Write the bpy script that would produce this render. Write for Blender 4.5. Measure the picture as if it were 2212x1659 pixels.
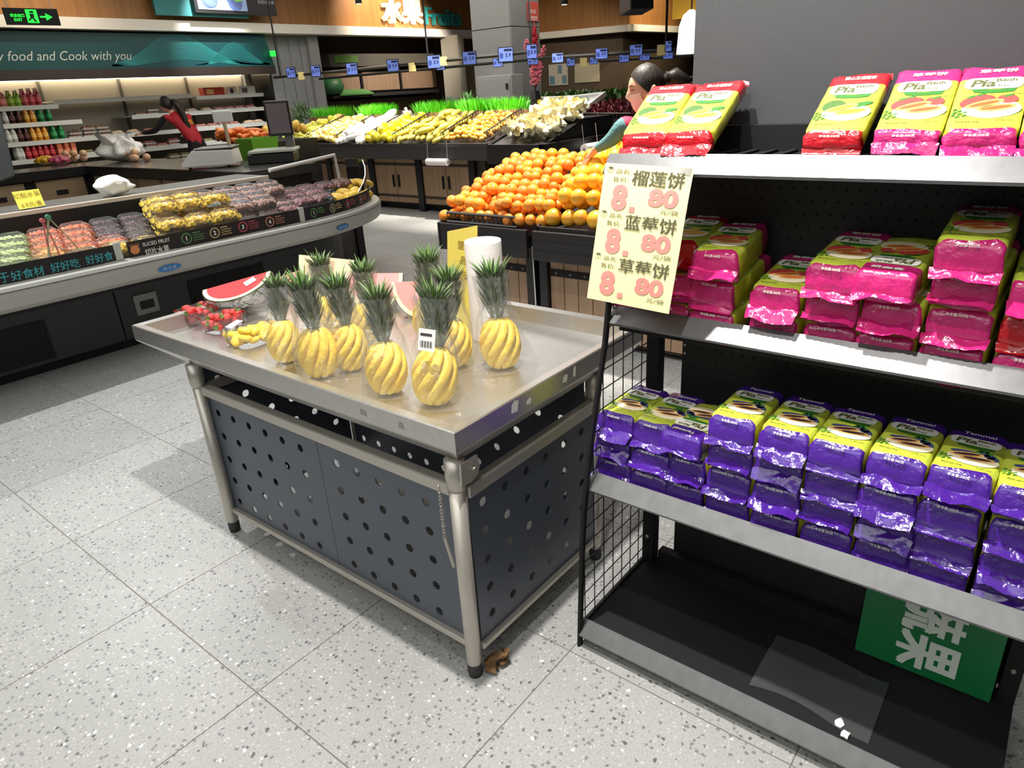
import bpy, math, random
from mathutils import Vector, Matrix, noise
sc = bpy.context.scene
COL = sc.collection
for _o in list(bpy.data.objects): bpy.data.objects.remove(_o)
PI = math.pi
RND = random.Random(7)

# ------------------------------------------------------------------ camera
W, H, FPX = 2212.0, 1659.0, 1488.53
CAM = Vector((-0.599, -3.2446, 1.4394))
def _camrot(p=0.404225, r=-0.0612873, y=-0.878774):
    cy, sy = math.cos(y), math.sin(y)
    fwd0 = Vector((-sy, cy, 0)); right0 = Vector((cy, sy, 0)); up0 = Vector((0, 0, 1))
    fwd = fwd0*math.cos(p) - up0*math.sin(p); up = up0*math.cos(p) + fwd0*math.sin(p)
    return right0*math.cos(r) + up*math.sin(r), -right0*math.sin(r) + up*math.cos(r), fwd
C_R, C_U, C_F = _camrot()
cam_d = bpy.data.cameras.new('camera'); cam = bpy.data.objects.new('camera', cam_d); COL.objects.link(cam)
cam_d.sensor_fit = 'HORIZONTAL'; cam_d.sensor_width = 36.0; cam_d.lens = 36.0*FPX/W
cam_d.clip_start = 0.02; cam_d.clip_end = 200
cam.matrix_world = Matrix(((C_R.x, C_U.x, -C_F.x, CAM.x), (C_R.y, C_U.y, -C_F.y, CAM.y), (C_R.z, C_U.z, -C_F.z, CAM.z), (0, 0, 0, 1)))
sc.camera = cam
def ray(px, py): return C_F + C_R*((px-W/2)/FPX) - C_U*((py-H/2)/FPX)
def atz(px, py, z): d = ray(px, py); return CAM + d*((z-CAM.z)/d.z)      # point of the picture on a level plane
def atx(px, py, x): d = ray(px, py); return CAM + d*((x-CAM.x)/d.x)
def aty(px, py, y): d = ray(px, py); return CAM + d*((y-CAM.y)/d.y)
def topix(P):
    q = Vector(P)-CAM; k = q.dot(C_F); return (W/2+FPX*q.dot(C_R)/k, H/2-FPX*q.dot(C_U)/k, k)

# ------------------------------------------------------------------ light and exposure
sc.view_settings.view_transform = 'Standard'; sc.view_settings.look = 'None'
sc.view_settings.gamma = 1.0; sc.view_settings.use_curve_mapping = False
sc.view_settings.exposure = 0.45
wd = bpy.data.worlds.new('world'); sc.world = wd; wd.use_nodes = True
wd.node_tree.nodes['Background'].inputs[0].default_value = (1.0, 0.97, 0.93, 1)
wd.node_tree.nodes['Background'].inputs[1].default_value = 0.22
def area(name, loc, sx, sy, power, col=(1, .96, .9), rot=(0, 0, 0)):
    d = bpy.data.lights.new(name, 'AREA'); d.shape = 'RECTANGLE'; d.size = sx; d.size_y = sy; d.energy = power; d.color = col
    o = bpy.data.objects.new(name, d); COL.objects.link(o); o.location = loc; o.rotation_euler = rot; return o
def spot(name, loc, target, power, angle=60, blend=.6, r=.05, col=(1, .95, .88)):
    d = bpy.data.lights.new(name, 'SPOT'); d.energy = power; d.spot_size = math.radians(angle); d.spot_blend = blend
    d.shadow_soft_size = r; d.color = col
    o = bpy.data.objects.new(name, d); COL.objects.link(o); o.location = loc
    o.rotation_euler = (Vector(target)-Vector(loc)).to_track_quat('-Z', 'Y').to_euler(); return o
# added fill lights overhead, without fixtures: soft light over the whole hall
area('fill_light', (1.0, 0.5, 3.45), 5.0, 5.0, 62, (1, .98, .95))
area('fill_light', (6.5, 4.5, 3.45), 6.0, 6.0, 170, (1, .95, .88))
area('fill_light', (-2.6, -2.2, 3.3), 2.5, 5.0, 72, (.97, 1, .97))  # added fill from the left for the table and shelf fronts
area('fill_light', (0.2, -5.0, 3.4), 4.0, 2.5, 10, (1, .98, .95))  # weak added fill from the camera side
# track spots
spot('track_spot', (0.38, -2.25, 3.2), (0.42, -2.2, 0), 320, 95, .7, .035, (1, .97, .93))       # over the table corner
spot('track_spot', (-0.35, -2.75, 3.2), (0.9, -3.0, 0.9), 95, 55, .8, .04, (1, .97, .93))        # towards the cake shelves
spot('track_spot', (0.9, 1.95, 3.2), (1.1, 1.5, 0.0), 260, 100, .6, .035, (.95, .99, 1))         # over the fruit case
spot('track_spot', (3.0, -0.9, 3.2), (3.0, -0.75, .8), 520, 50, .5, .05, (1, .93, .82))          # oranges
spot('track_spot', (6.0, 4.9, 3.2), (6.3, 4.7, .9), 480, 60, .5, .05, (1, .94, .84))             # vegetable island
spot('track_spot', (6.0, 3.0, 3.2), (6.3, 2.9, .9), 480, 60, .5, .05, (1, .94, .84))
spot('track_spot', (6.1, 1.5, 3.2), (6.3, 1.7, .9), 480, 60, .5, .05, (1, .94, .84))
spot('track_spot', (6.2, 7.6, 3.5), (6.4, 8.6, 2.4), 190, 60, .8, .05, (1, .95, .9))               # on the teal banner
spot('track_spot', (10.0, 7.2, 3.9), (10.2, 8.6, 3.0), 380, 85, .9, .05, (1, .85, .65))
spot('track_spot', (3.6, 7.4, 3.9), (3.8, 8.6, 2.9), 90, 80, .9, .05, (1, .88, .7))
spot('track_spot', (11.0, 7.0, 3.0), (11.2, 9.6, 1.7), 260, 75, .9, .05, (1, .9, .78))            # added to brighten the recess
spot('track_spot', (16.5, 4.5, 3.9), (17.4, 6.4, 2.8), 260, 70, .8, .05, (1, .85, .6))
spot('track_spot', (12.5, 4.5, 3.3), (15.5, 7.8, 1.6), 300, 60, .9, .05, (1, .9, .75))            # on the wooden fascia

# ------------------------------------------------------------------ materials
def lin(c):
    return tuple(((v/255.0)/12.92 if v/255.0 <= .04045 else ((v/255.0+.055)/1.055)**2.4) for v in c)
MATS = {}
def mat(name, col=(200, 200, 200), rough=.5, metal=0.0, var=None, bump=None, emit=None, coat=0.0, spec=.5, sss=0.0, obj_var=0.0):
    if name in MATS: return MATS[name]
    m = bpy.data.materials.new(name); m.use_nodes = True; MATS[name] = m
    nt = m.node_tree; N = nt.nodes; L = nt.links; b = N['Principled BSDF']
    c = lin(col)
    b.inputs['Base Color'].default_value = (*c, 1); b.inputs['Roughness'].default_value = rough
    b.inputs['Metallic'].default_value = metal; b.inputs['Specular IOR Level'].default_value = spec
    if coat: b.inputs['Coat Weight'].default_value = coat; b.inputs['Coat Roughness'].default_value = .08
    if sss: b.inputs['Subsurface Weight'].default_value = sss; b.inputs['Subsurface Radius'].default_value = (.01, .006, .003)
    tc = N.new('ShaderNodeTexCoord')
    src = None
    if var:
        sc_, amt, col2 = var
        nz = N.new('ShaderNodeTexNoise'); nz.inputs['Scale'].default_value = sc_ if not isinstance(sc_, tuple) else 1.0
        nz.inputs['Detail'].default_value = 4
        if isinstance(sc_, tuple):
            mp = N.new('ShaderNodeMapping'); mp.inputs['Scale'].default_value = sc_
            L.new(tc.outputs['Object'], mp.inputs[0]); L.new(mp.outputs[0], nz.inputs['Vector'])
        else: L.new(tc.outputs['Object'], nz.inputs['Vector'])
        rp = N.new('ShaderNodeValToRGB'); rp.color_ramp.elements[0].position = .5-amt/2; rp.color_ramp.elements[1].position = .5+amt/2
        rp.color_ramp.elements[0].color = (*c, 1); rp.color_ramp.elements[1].color = (*lin(col2), 1)
        L.new(nz.outputs['Fac'], rp.inputs[0]); src = rp.outputs[0]
    if obj_var:
        oi = N.new('ShaderNodeObjectInfo'); hs = N.new('ShaderNodeHueSaturation')
        mr = N.new('ShaderNodeMapRange'); mr.inputs['To Min'].default_value = 1-obj_var; mr.inputs['To Max'].default_value = 1+obj_var
        L.new(oi.outputs['Random'], mr.inputs[0]); L.new(mr.outputs[0], hs.inputs['Value'])
        mr2 = N.new('ShaderNodeMapRange'); mr2.inputs['To Min'].default_value = .5-obj_var*.06; mr2.inputs['To Max'].default_value = .5+obj_var*.06
        L.new(oi.outputs['Random'], mr2.inputs[0]); L.new(mr2.outputs[0], hs.inputs['Hue'])
        if src: L.new(src, hs.inputs['Color'])
        else: hs.inputs['Color'].default_value = (*c, 1)
        src = hs.outputs[0]
    if src: L.new(src, b.inputs['Base Color'])
    if bump:
        sc_, st = bump
        nz = N.new('ShaderNodeTexNoise'); nz.inputs['Detail'].default_value = 3
        if isinstance(sc_, tuple):
            mp = N.new('ShaderNodeMapping'); mp.inputs['Scale'].default_value = sc_; nz.inputs['Scale'].default_value = 1
            L.new(tc.outputs['Object'], mp.inputs[0]); L.new(mp.outputs[0], nz.inputs['Vector'])
        else: nz.inputs['Scale'].default_value = sc_; L.new(tc.outputs['Object'], nz.inputs['Vector'])
        bp = N.new('ShaderNodeBump'); bp.inputs['Strength'].default_value = st; bp.inputs['Distance'].default_value = .01
        L.new(nz.outputs['Fac'], bp.inputs['Height']); L.new(bp.outputs[0], b.inputs['Normal'])
    if emit:
        b.inputs['Emission Color'].default_value = (*lin(emit[0]), 1); b.inputs['Emission Strength'].default_value = emit[1]
    return m
def film(name, tint=(1, 1, 1), dens=.05, white=.06, bump=30, rough=.08, bst=.6, ior=1.45):
    """thin clear plastic or glass: mostly transparent, a fresnel gloss and a little milky scatter"""
    if name in MATS: return MATS[name]
    m = bpy.data.materials.new(name); m.use_nodes = True; MATS[name] = m
    nt = m.node_tree; N = nt.nodes; L = nt.links; N.remove(N['Principled BSDF']); out = N['Material Output']
    tr = N.new('ShaderNodeBsdfTransparent'); tr.inputs[0].default_value = (*[t*(1-dens) for t in tint], 1)
    gl = N.new('ShaderNodeBsdfGlossy'); gl.inputs['Roughness'].default_value = rough
    df = N.new('ShaderNodeBsdfDiffuse'); df.inputs[0].default_value = (*[.9*t for t in tint], 1)
    fr = N.new('ShaderNodeFresnel'); fr.inputs[0].default_value = ior
    m1 = N.new('ShaderNodeMixShader'); m2 = N.new('ShaderNodeMixShader'); m1.inputs[0].default_value = white
    L.new(tr.outputs[0], m1.inputs[1]); L.new(df.outputs[0], m1.inputs[2])
    if ior > 1: L.new(fr.outputs[0], m2.inputs[0])
    else: m2.inputs[0].default_value = ior
    L.new(m1.outputs[0], m2.inputs[1]); L.new(gl.outputs[0], m2.inputs[2]); L.new(m2.outputs[0], out.inputs[0])
    if bump:
        tc = N.new('ShaderNodeTexCoord'); nz = N.new('ShaderNodeTexNoise'); nz.inputs['Scale'].default_value = bump; nz.inputs['Detail'].default_value = 3
        bp = N.new('ShaderNodeBump'); bp.inputs['Strength'].default_value = bst; bp.inputs['Distance'].default_value = .01
        L.new(tc.outputs['Object'], nz.inputs['Vector']); L.new(nz.outputs['Fac'], bp.inputs['Height'])
        L.new(bp.outputs[0], gl.inputs['Normal']); L.new(bp.outputs[0], fr.inputs['Normal'])
    return m

# ------------------------------------------------------------------ mesh building
class MB:
    def __init__(s): s.v = []; s.f = []; s.m = []
    def face(s, idx, m=0): s.f.append(tuple(idx)); s.m.append(m)
    def quad(s, a, b, c, d, m=0):
        n = len(s.v); s.v += [Vector(a), Vector(b), Vector(c), Vector(d)]; s.face((n, n+1, n+2, n+3), m); return s
    def poly(s, pts, m=0):
        n = len(s.v); s.v += [Vector(p) for p in pts]; s.face(range(n, n+len(pts)), m); return s
    def box(s, x0, y0, z0, x1, y1, z1, m=0):
        n = len(s.v)
        s.v += [Vector(p) for p in ((x0, y0, z0), (x1, y0, z0), (x1, y1, z0), (x0, y1, z0), (x0, y0, z1), (x1, y0, z1), (x1, y1, z1), (x0, y1, z1))]
        for q in ((0, 3, 2, 1), (4, 5, 6, 7), (0, 1, 5, 4), (1, 2, 6, 5), (2, 3, 7, 6), (3, 0, 4, 7)): s.face([n+i for i in q], m)
        return s
    def obox(s, mtx, sx, sy, sz, m=0):
        n = len(s.v); s.box(-sx/2, -sy/2, -sz/2, sx/2, sy/2, sz/2, m)
        for i in range(n, n+8): s.v[i] = mtx @ s.v[i]
        return s
    def extrude(s, pts, vec, m=0, ms=None):
        """closed prism: polygon pts swept along vec"""
        n = len(s.v); k = len(pts); vec = Vector(vec); ms = m if ms is None else ms
        s.v += [Vector(p) for p in pts] + [Vector(p)+vec for p in pts]
        s.face(range(n+k-1, n-1, -1), m); s.face(range(n+k, n+2*k), m)
        for i in range(k): j = (i+1) % k; s.face((n+i, n+j, n+k+j, n+k+i), ms)
        return s
    def rings(s, rs, m=0, closed=True, cap=True):
        n = len(s.v); k = len(rs[0])
        for r in rs: s.v += [Vector(p) for p in r]
        for a in range(len(rs)-1):
            for i in range(k if closed else k-1):
                j = (i+1) % k; s.face((n+a*k+i, n+a*k+j, n+(a+1)*k+j, n+(a+1)*k+i), m)
        if cap and closed:
            s.face(range(n+k-1, n-1, -1), m); s.face(range(n+(len(rs)-1)*k, n+len(rs)*k), m)
        return s
    def tube(s, path, r, n=8, m=0, cap=True, flat=None):
        path = [Vector(p) for p in path]; rs = []
        up = Vector((0, 0, 1))
        for i, p in enumerate(path):
            t = (path[min(i+1, len(path)-1)]-path[max(i-1, 0)]).normalized()
            a = t.cross(up) if abs(t.dot(up)) < .95 else t.cross(Vector((1, 0, 0)))
            a.normalize(); b = a.cross(t).normalized()
            rr = r[i] if isinstance(r, (list, tuple)) else r
            fx, fy = flat if flat else (1, 1)
            rs.append([p + a*(rr*fx*math.cos(2*PI*k/n)) + b*(rr*fy*math.sin(2*PI*k/n)) for k in range(n)])
        return s.rings(rs, m, True, cap)
    def lathe(s, prof, n=16, c=(0, 0, 0), m=0, cap=True, squash=(1, 1)):
        c = Vector(c)
        return s.rings([[c+Vector((r*squash[0]*math.cos(2*PI*k/n), r*squash[1]*math.sin(2*PI*k/n), z)) for k in range(n)] for r, z in prof], m, True, cap)
    def ball(s, c, rx, ry, rz, nu=10, nv=7, m=0, M=None):
        c = Vector(c); n = len(s.v)
        s.v.append(Vector((0, 0, -rz)))
        for j in range(1, nv):
            a = -PI/2+PI*j/nv
            for i in range(nu): s.v.append(Vector((rx*math.cos(a)*math.cos(2*PI*i/nu), ry*math.cos(a)*math.sin(2*PI*i/nu), rz*math.sin(a))))
        s.v.append(Vector((0, 0, rz)))
        for i in range(n, len(s.v)): s.v[i] = (M @ s.v[i] if M else s.v[i]) + c
        for i in range(nu): s.face((n, n+1+(i+1) % nu, n+1+i), m)
        for j in range(nv-2):
            for i in range(nu):
                a = n+1+j*nu; s.face((a+i, a+(i+1) % nu, a+nu+(i+1) % nu, a+nu+i), m)
        a = n+1+(nv-2)*nu
        for i in range(nu): s.face((a+i, a+(i+1) % nu, len(s.v)-1), m)
        return s
    def grid(s, fn, nu, nv, m=0, mf=None, closed_u=False):
        """fn(u, v) -> point, u and v in 0..1"""
        n = len(s.v); ku = nu if closed_u else nu+1
        for j in range(nv+1):
            for i in range(ku): s.v.append(Vector(fn(i/nu, j/nv)))
        for j in range(nv):
            for i in range(nu):
                i2 = (i+1) % ku
                s.face((n+j*ku+i, n+j*ku+i2, n+(j+1)*ku+i2, n+(j+1)*ku+i), mf((i+.5)/nu, (j+.5)/nv) if mf else m)
        return s
    def xf(s, M, start=0):
        for i in range(start, len(s.v)): s.v[i] = M @ s.v[i]
        return s
    def mesh(s, name, mats, smooth=False):
        me = bpy.data.meshes.new(name); me.from_pydata([tuple(p) for p in s.v], [], s.f)
        for mm in (mats if isinstance(mats, (list, tuple)) else [mats]): me.materials.append(mm)
        if any(s.m): me.polygons.foreach_set('material_index', s.m)
        if smooth: me.polygons.foreach_set('use_smooth', [True]*len(me.polygons))
        me.update(); return me
INV = {}
def link(name, me, parent=None):
    o = bpy.data.objects.new(name, me); COL.objects.link(o)
    if parent: o.parent = parent; INV[o.name] = INV.get(parent.name, Matrix())
    return o
def part(name, mb, mats, parent=None, smooth=False, bevel=0, label=None, kind=None, world=True):
    """one mesh object; vertices are given in world space (or already local when world is False)"""
    if parent and world and parent.name in INV:
        Mi = INV[parent.name]
        for i in range(len(mb.v)): mb.v[i] = Mi @ mb.v[i]
    o = link(name, mb.mesh(name, mats, smooth), parent)
    if bevel:
        b = o.modifiers.new('bevel', 'BEVEL'); b.width = bevel; b.segments = 2; b.limit_method = 'ANGLE'
    if label: o['label'] = label
    if kind: o['kind'] = kind
    return o
def tag(o, label, cat, group=None, kind=None):
    o['label'] = label; o['category'] = cat
    if group: o['group'] = group
    if kind: o['kind'] = kind
    return o
def thing(name, label, cat, loc=(0, 0, 0), rotz=0, group=None):
    o = bpy.data.objects.new(name, None); COL.objects.link(o); o.empty_display_size = .05
    o.location = loc; o.rotation_euler = (0, 0, rotz)
    INV[o.name] = (Matrix.Translation(Vector(loc)) @ Matrix.Rotation(rotz, 4, 'Z')).inverted()
    return tag(o, label, cat, group)
def struct(name, mb, mats, bevel=0, smooth=False):
    o = part(name, mb, mats, None, smooth, bevel); o['kind'] = 'structure'; return o
def kids(o): return [c for c in COL.objects if c.parent == o]
KID = {}
def freeze(root):
    """remember a prototype's tree so that copying stays quick"""
    KID[root.name] = [(c, [g for g in COL.objects if g.parent == c]) for c in COL.objects if c.parent == root]; return root
def dup(root, M, label=None, group=None):
    r = root.copy(); COL.objects.link(r); r.matrix_world = M
    if label: r['label'] = label
    if group: r['group'] = group
    for ch, gs in KID.get(root.name, []):
        c = ch.copy(); COL.objects.link(c); c.parent = r
        for g in gs:
            d = g.copy(); COL.objects.link(d); d.parent = c
    return r
def place(o, M): o.matrix_world = M; return o
def TRS(loc, rot=(0, 0, 0), s=1.0):
    from mathutils import Euler
    S = s if isinstance(s, (tuple, list)) else (s, s, s)
    return Matrix.Translation(Vector(loc)) @ Euler(rot).to_matrix().to_4x4() @ Matrix.Diagonal((*S, 1))
_first = {}
def scatter(key, proto, M, label=None, group=None):
    """first call moves the prototype itself, later calls copy it"""
    if key not in _first:
        _first[key] = 1; proto.matrix_world = M
        if label: proto['label'] = label
        if group: proto['group'] = group
        return proto
    return dup(proto, M, label, group)

# ------------------------------------------------------------------ lettering
_txt = {}
def text_polys(s, bold=0.0, extr=0.0):
    key = (s, bold, extr)
    if key not in _txt:
        cu = bpy.data.curves.new('lettering', 'FONT'); cu.body = s; cu.size = 1.0; cu.offset = bold; cu.extrude = extr; cu.resolution_u = 3
        cu.align_x = 'LEFT'
        o = bpy.data.objects.new('lettering_tmp', cu); COL.objects.link(o)
        dg = bpy.context.evaluated_depsgraph_get(); me = bpy.data.meshes.new_from_object(o.evaluated_get(dg))
        vs = [v.co.copy() for v in me.vertices]; fs = [tuple(p.vertices) for p in me.polygons]
        bpy.data.objects.remove(o); bpy.data.meshes.remove(me); bpy.data.curves.remove(cu)
        xs = [v.x for v in vs] or [0]; ys = [v.y for v in vs] or [0]
        _txt[key] = (vs, fs, (min(xs), max(xs), min(ys), max(ys)))
    return _txt[key]
def write(mb, s, c, right, up, w=None, h=None, bold=0.0, m=0, shear=0.0, lift=0.0, fn=None):
    """lettering centred at c, fitted to width w and/or height h, lying in the plane right x up"""
    cjk = any(ord(ch) > 0x2e80 for ch in s)
    vs, fs, (x0, x1, y0, y1) = text_polys(s, 0.0 if cjk else bold)
    if not vs: return mb
    c = Vector(c); right = Vector(right).normalized(); up = Vector(up).normalized(); nrm = right.cross(up)
    kx = w/(x1-x0) if w else None; ky = h/(y1-y0) if h else None
    kx = kx or ky; ky = ky or kx
    sh = [(0, 0)] if not (cjk and bold) else [(-bold, -bold*.6), (bold, -bold*.6), (-bold, bold*.6), (bold, bold*.6), (0, 0)]
    for si, (ox, oy) in enumerate(sh):       # heavier strokes for the dense characters
        n = len(mb.v)
        for v in vs:
            a = (v.x+ox-(x0+x1)/2)*kx; b = (v.y+oy-(y0+y1)/2)*ky; a += b*shear
            mb.v.append(c + right*a + up*b + nrm*(lift+si*.0002))
        for q in fs: mb.face([n+i for i in q], m)
    return mb
def ellipse(mb, c, right, up, a, b, m=0, n=16, rot=0.0, lift=0.0):
    c = Vector(c); right = Vector(right).normalized(); up = Vector(up).normalized(); nrm = right.cross(up)
    pts = []
    for k in range(n):
        t = 2*PI*k/n; x = a*math.cos(t); y = b*math.sin(t)
        pts.append(c + right*(x*math.cos(rot)-y*math.sin(rot)) + up*(x*math.sin(rot)+y*math.cos(rot)) + nrm*lift)
    return mb.poly(pts, m)
def ringmark(mb, c, right, up, r0, r1, m=0, n=24, lift=0.0):
    c = Vector(c); right = Vector(right).normalized(); up = Vector(up).normalized(); nrm = right.cross(up)
    P = lambda r, k: c + right*(r*math.cos(2*PI*k/n)) + up*(r*math.sin(2*PI*k/n)) + nrm*lift
    for k in range(n): mb.quad(P(r0, k), P(r1, k), P(r1, k+1), P(r0, k+1), m)
    return mb
# ================================================================== materials used all over
def terrazzo():
    m = bpy.data.materials.new('terrazzo'); m.use_nodes = True; N = m.node_tree.nodes; L = m.node_tree.links; b = N['Principled BSDF']
    geo = N.new('ShaderNodeNewGeometry')
    def ramp(src, stops):
        r = N.new('ShaderNodeValToRGB'); r.color_ramp.interpolation = 'LINEAR'
        while len(r.color_ramp.elements) < len(stops): r.color_ramp.elements.new(.5)
        for e, (p, c) in zip(r.color_ramp.elements, stops): e.position = p; e.color = (c, c, c, 1) if not isinstance(c, tuple) else (*lin(c), 1)
        L.new(src, r.inputs[0]); return r.outputs[0]
    def vor(scale, lo, hi, size):
        wob = N.new('ShaderNodeTexNoise'); wob.inputs['Scale'].default_value = scale*1.3; L.new(geo.outputs['Position'], wob.inputs['Vector'])
        ad = N.new('ShaderNodeVectorMath'); ad.operation = 'MULTIPLY_ADD'; ad.inputs[1].default_value = (.9/scale,)*3
        L.new(wob.outputs['Color'], ad.inputs[0]); L.new(geo.outputs['Position'], ad.inputs[2])
        v = N.new('ShaderNodeTexVoronoi'); v.voronoi_dimensions = '3D'; v.inputs['Scale'].default_value = scale; L.new(ad.outputs[0], v.inputs['Vector'])
        sp = N.new('ShaderNodeSeparateColor'); L.new(v.outputs['Color'], sp.inputs[0])
        pick = ramp(sp.outputs[0], [(lo-.001, 0.0), (lo, 1.0), (hi, 1.0), (min(hi+.001, 1), 0.0)])
        near = ramp(v.outputs['Distance'], [(size*.8, 1.0), (size, 0.0)])
        mu = N.new('ShaderNodeMath'); mu.operation = 'MULTIPLY'; L.new(pick, mu.inputs[0]); L.new(near, mu.inputs[1]); return mu.outputs[0]
    def mix(fac, a, colb):
        x = N.new('ShaderNodeMix'); x.data_type = 'RGBA'; L.new(fac, x.inputs['Factor']); L.new(a, x.inputs['A']); x.inputs['B'].default_value = (*lin(colb), 1); return x.outputs['Result']
    nz = N.new('ShaderNodeTexNoise'); nz.inputs['Scale'].default_value = 1.6; nz.inputs['Detail'].default_value = 5; L.new(geo.outputs['Position'], nz.inputs['Vector'])
    base = ramp(nz.outputs['Fac'], [(.35, (158, 158, 155)), (.65, (168, 167, 164))])
    fine = N.new('ShaderNodeTexNoise'); fine.inputs['Scale'].default_value = 170; fine.inputs['Detail'].default_value = 2; L.new(geo.outputs['Position'], fine.inputs['Vector'])
    base = mix(ramp(fine.outputs['Fac'], [(.5, 0.0), (.75, .6)]), base, (128, 128, 127))
    base = mix(vor(80, .0, .26, .42), base, (122, 122, 122))
    base = mix(vor(120, .55, .72, .42), base, (186, 185, 182))
    base = mix(vor(62, .93, 1.0, .34), base, (208, 206, 202))
    base = mix(vor(66, .0, .08, .34), base, (92, 91, 90))
    oi = N.new('ShaderNodeObjectInfo'); hv = N.new('ShaderNodeHueSaturation'); mr = N.new('ShaderNodeMapRange')
    mr.inputs['To Min'].default_value = .95; mr.inputs['To Max'].default_value = 1.05; L.new(oi.outputs['Random'], mr.inputs[0]); L.new(mr.outputs[0], hv.inputs['Value']); L.new(base, hv.inputs['Color'])
    L.new(hv.outputs[0], b.inputs['Base Color']); b.inputs['Roughness'].default_value = .42; b.inputs['Specular IOR Level'].default_value = .35
    return m
TERR = terrazzo()
GROUT = mat('grout', (120, 116, 108), .9)
WOODF = mat('fascia_wood', (176, 124, 70), .5, var=((14, 14, .7), .7, (138, 92, 46)))
WOODC = mat('cabinet_wood', (176, 146, 118), .55, var=((22, 22, 1.4), .7, (146, 116, 90)))
TRIMW = mat('white_trim', (236, 230, 218), .5)
BLACKP = mat('black_plastic', (26, 25, 26), .42)
BLACKM = mat('black_metal', (28, 27, 28), .62, spec=.25)
DARKG = mat('dark_grey_metal', (52, 52, 55), .45, metal=.3)
STEEL = mat('stainless_steel', (205, 203, 198), .33, metal=.88, var=((1.2, 60, 60), .8, (190, 187, 182)), bump=((2, 300, 300), .04))
STEELD = mat('steel_tube', (186, 180, 170), .4, metal=.65)
BROWNW = mat('brown_wall', (98, 82, 64), .7, var=(1.5, .8, (86, 72, 56)))
GREYW = mat('grey_panel', (150, 149, 148), .55)
WHITEP = mat('white_plastic', (232, 230, 224), .4)
PAPERW = mat('white_paper', (240, 238, 232), .8)

# ================================================================== the floor, one object for each tile near enough to tell apart
mb = MB().quad((-4, -8, -.0012), (24, -8, -.0012), (24, 14, -.0012), (-4, 14, -.0012))
floor = struct('floor', mb, [mat('floor_bed', (112, 108, 101), .8)])
INV[floor.name] = Matrix()
g = .0016
tile_me = MB().box(g, g, -.006, .6-g, .6-g, 0).mesh('tile', [TERR])
cand = []
for i in range(-4, 27):
    for j in range(-9, 20):
        cx, cy = i*.6+.3, j*.6+.3
        d = (Vector((cx, cy, 0))-CAM)
        vis = False
        for ax, ay in ((0, 0), (.3, .3), (-.3, .3), (.3, -.3), (-.3, -.3)):
            if (Vector((cx+ax, cy+ay, 0))-CAM).dot(C_F) > .15:
                u, v, k = topix((cx+ax, cy+ay, 0))
                if -60 < u < W+60 and -60 < v < H+60: vis = True
        if vis: cand.append((d.length, i, j))
cand.sort()
near_tiles = {(i, j) for _, i, j in cand[:290]}
for i, j in sorted(near_tiles):
    o = link('tile', tile_me, floor); o.location = (i*.6, j*.6, 0)
mb = MB()          # the tiles past those, too far or out of the picture, as one part
for i in range(-6, 36):
    for j in range(-13, 17):
        if (i, j) not in near_tiles: mb.box(i*.6+g, j*.6+g, -.006, i*.6+.6-g, j*.6+.6-g, 0)
part('far_tiles', mb, [TERR], floor, kind='stuff')

# ================================================================== walls, ceiling, fascia
struct('ceiling', MB().box(-4, -8, 4.3, 24, 14, 4.4), [mat('ceiling_dark', (70, 68, 66), .9)])
struct('wall_left', MB().box(-4, -8, 0, -3.9, 14, 4.3), [GREYW])
struct('wall_front', MB().box(-4, -8, 0, 24, -7.9, 4.3), [GREYW])
zt = 2.6
P1, P2, P3, P4 = atz(1166, 79, zt), atz(1236, 78.6, zt), atz(1359, 66, zt), atz(1468, 69.4, zt)
yw = 8.6
line = [Vector((-3.9, yw, 0)), Vector((P2.x-.5, yw, 0)), Vector((P3.x, P3.y, 0)), Vector((P4.x+4, P4.y-.2, 0))]
# lower wall: recessed behind the fascia line
def wallrun(pts, z0, z1, thick, off=0.0):
    mb = MB()
    for a, b in zip(pts[:-1], pts[1:]):
        t = (b-a).normalized(); n = Vector((-t.y, t.x, 0)); 
        if n.y < 0: n = -n
        a2, b2 = a+n*off, b+n*off
        mb.extrude([(a2.x, a2.y, z0), (b2.x, b2.y, z0), (b2.x+n.x*thick, b2.y+n.y*thick, z0), (a2.x+n.x*thick, a2.y+n.y*thick, z0)], (0, 0, z1-z0))
    return mb
struct('wall_back', wallrun(line, zt+.12, 4.3, .2), [WOODF])
struct('trim_1', wallrun(line, zt-.02, zt+.13, .3, -.12), [TRIMW])
struct('wall_recess', wallrun([line[0]+Vector((0, 1.3, 0)), line[1]+Vector((0, 1.3, 0)), line[2]+Vector((.4, .4, 0)), line[3]+Vector((.4, .4, 0))], 0, 4.3, .2), [BROWNW])
struct('wall_right', MB().box(22, -8, 0, 22.1, 14, 4.3), [BROWNW])

# grey panelled column by the vegetables
cc = CAM + ray(1108, 150)*10.6
xl = cc.x; yl = cc.y; yE = atx(1026, 150, xl).y; xE = aty(1167, 150, yl).x
col = struct('column', MB().box(xl+.01, yl+.01, 0, xE, yE, 4.3), [mat('joint_dark', (70, 69, 68), .8)])
INV[col.name] = Matrix()
zj = atx(1060, 62, xl).z
zj2 = zj-1.15
for z0, z1 in ((0, zj2-.006), (zj2+.006, zj-.006), (zj+.006, 4.3)):
    part('panel', MB().box(xl-.012, yl+.004, z0, xl+.01, yE, z1), [GREYW], col)
    part('panel', MB().box(xl, yl-.012, z0, xE, yl+.01, z1), [GREYW], col)
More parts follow.
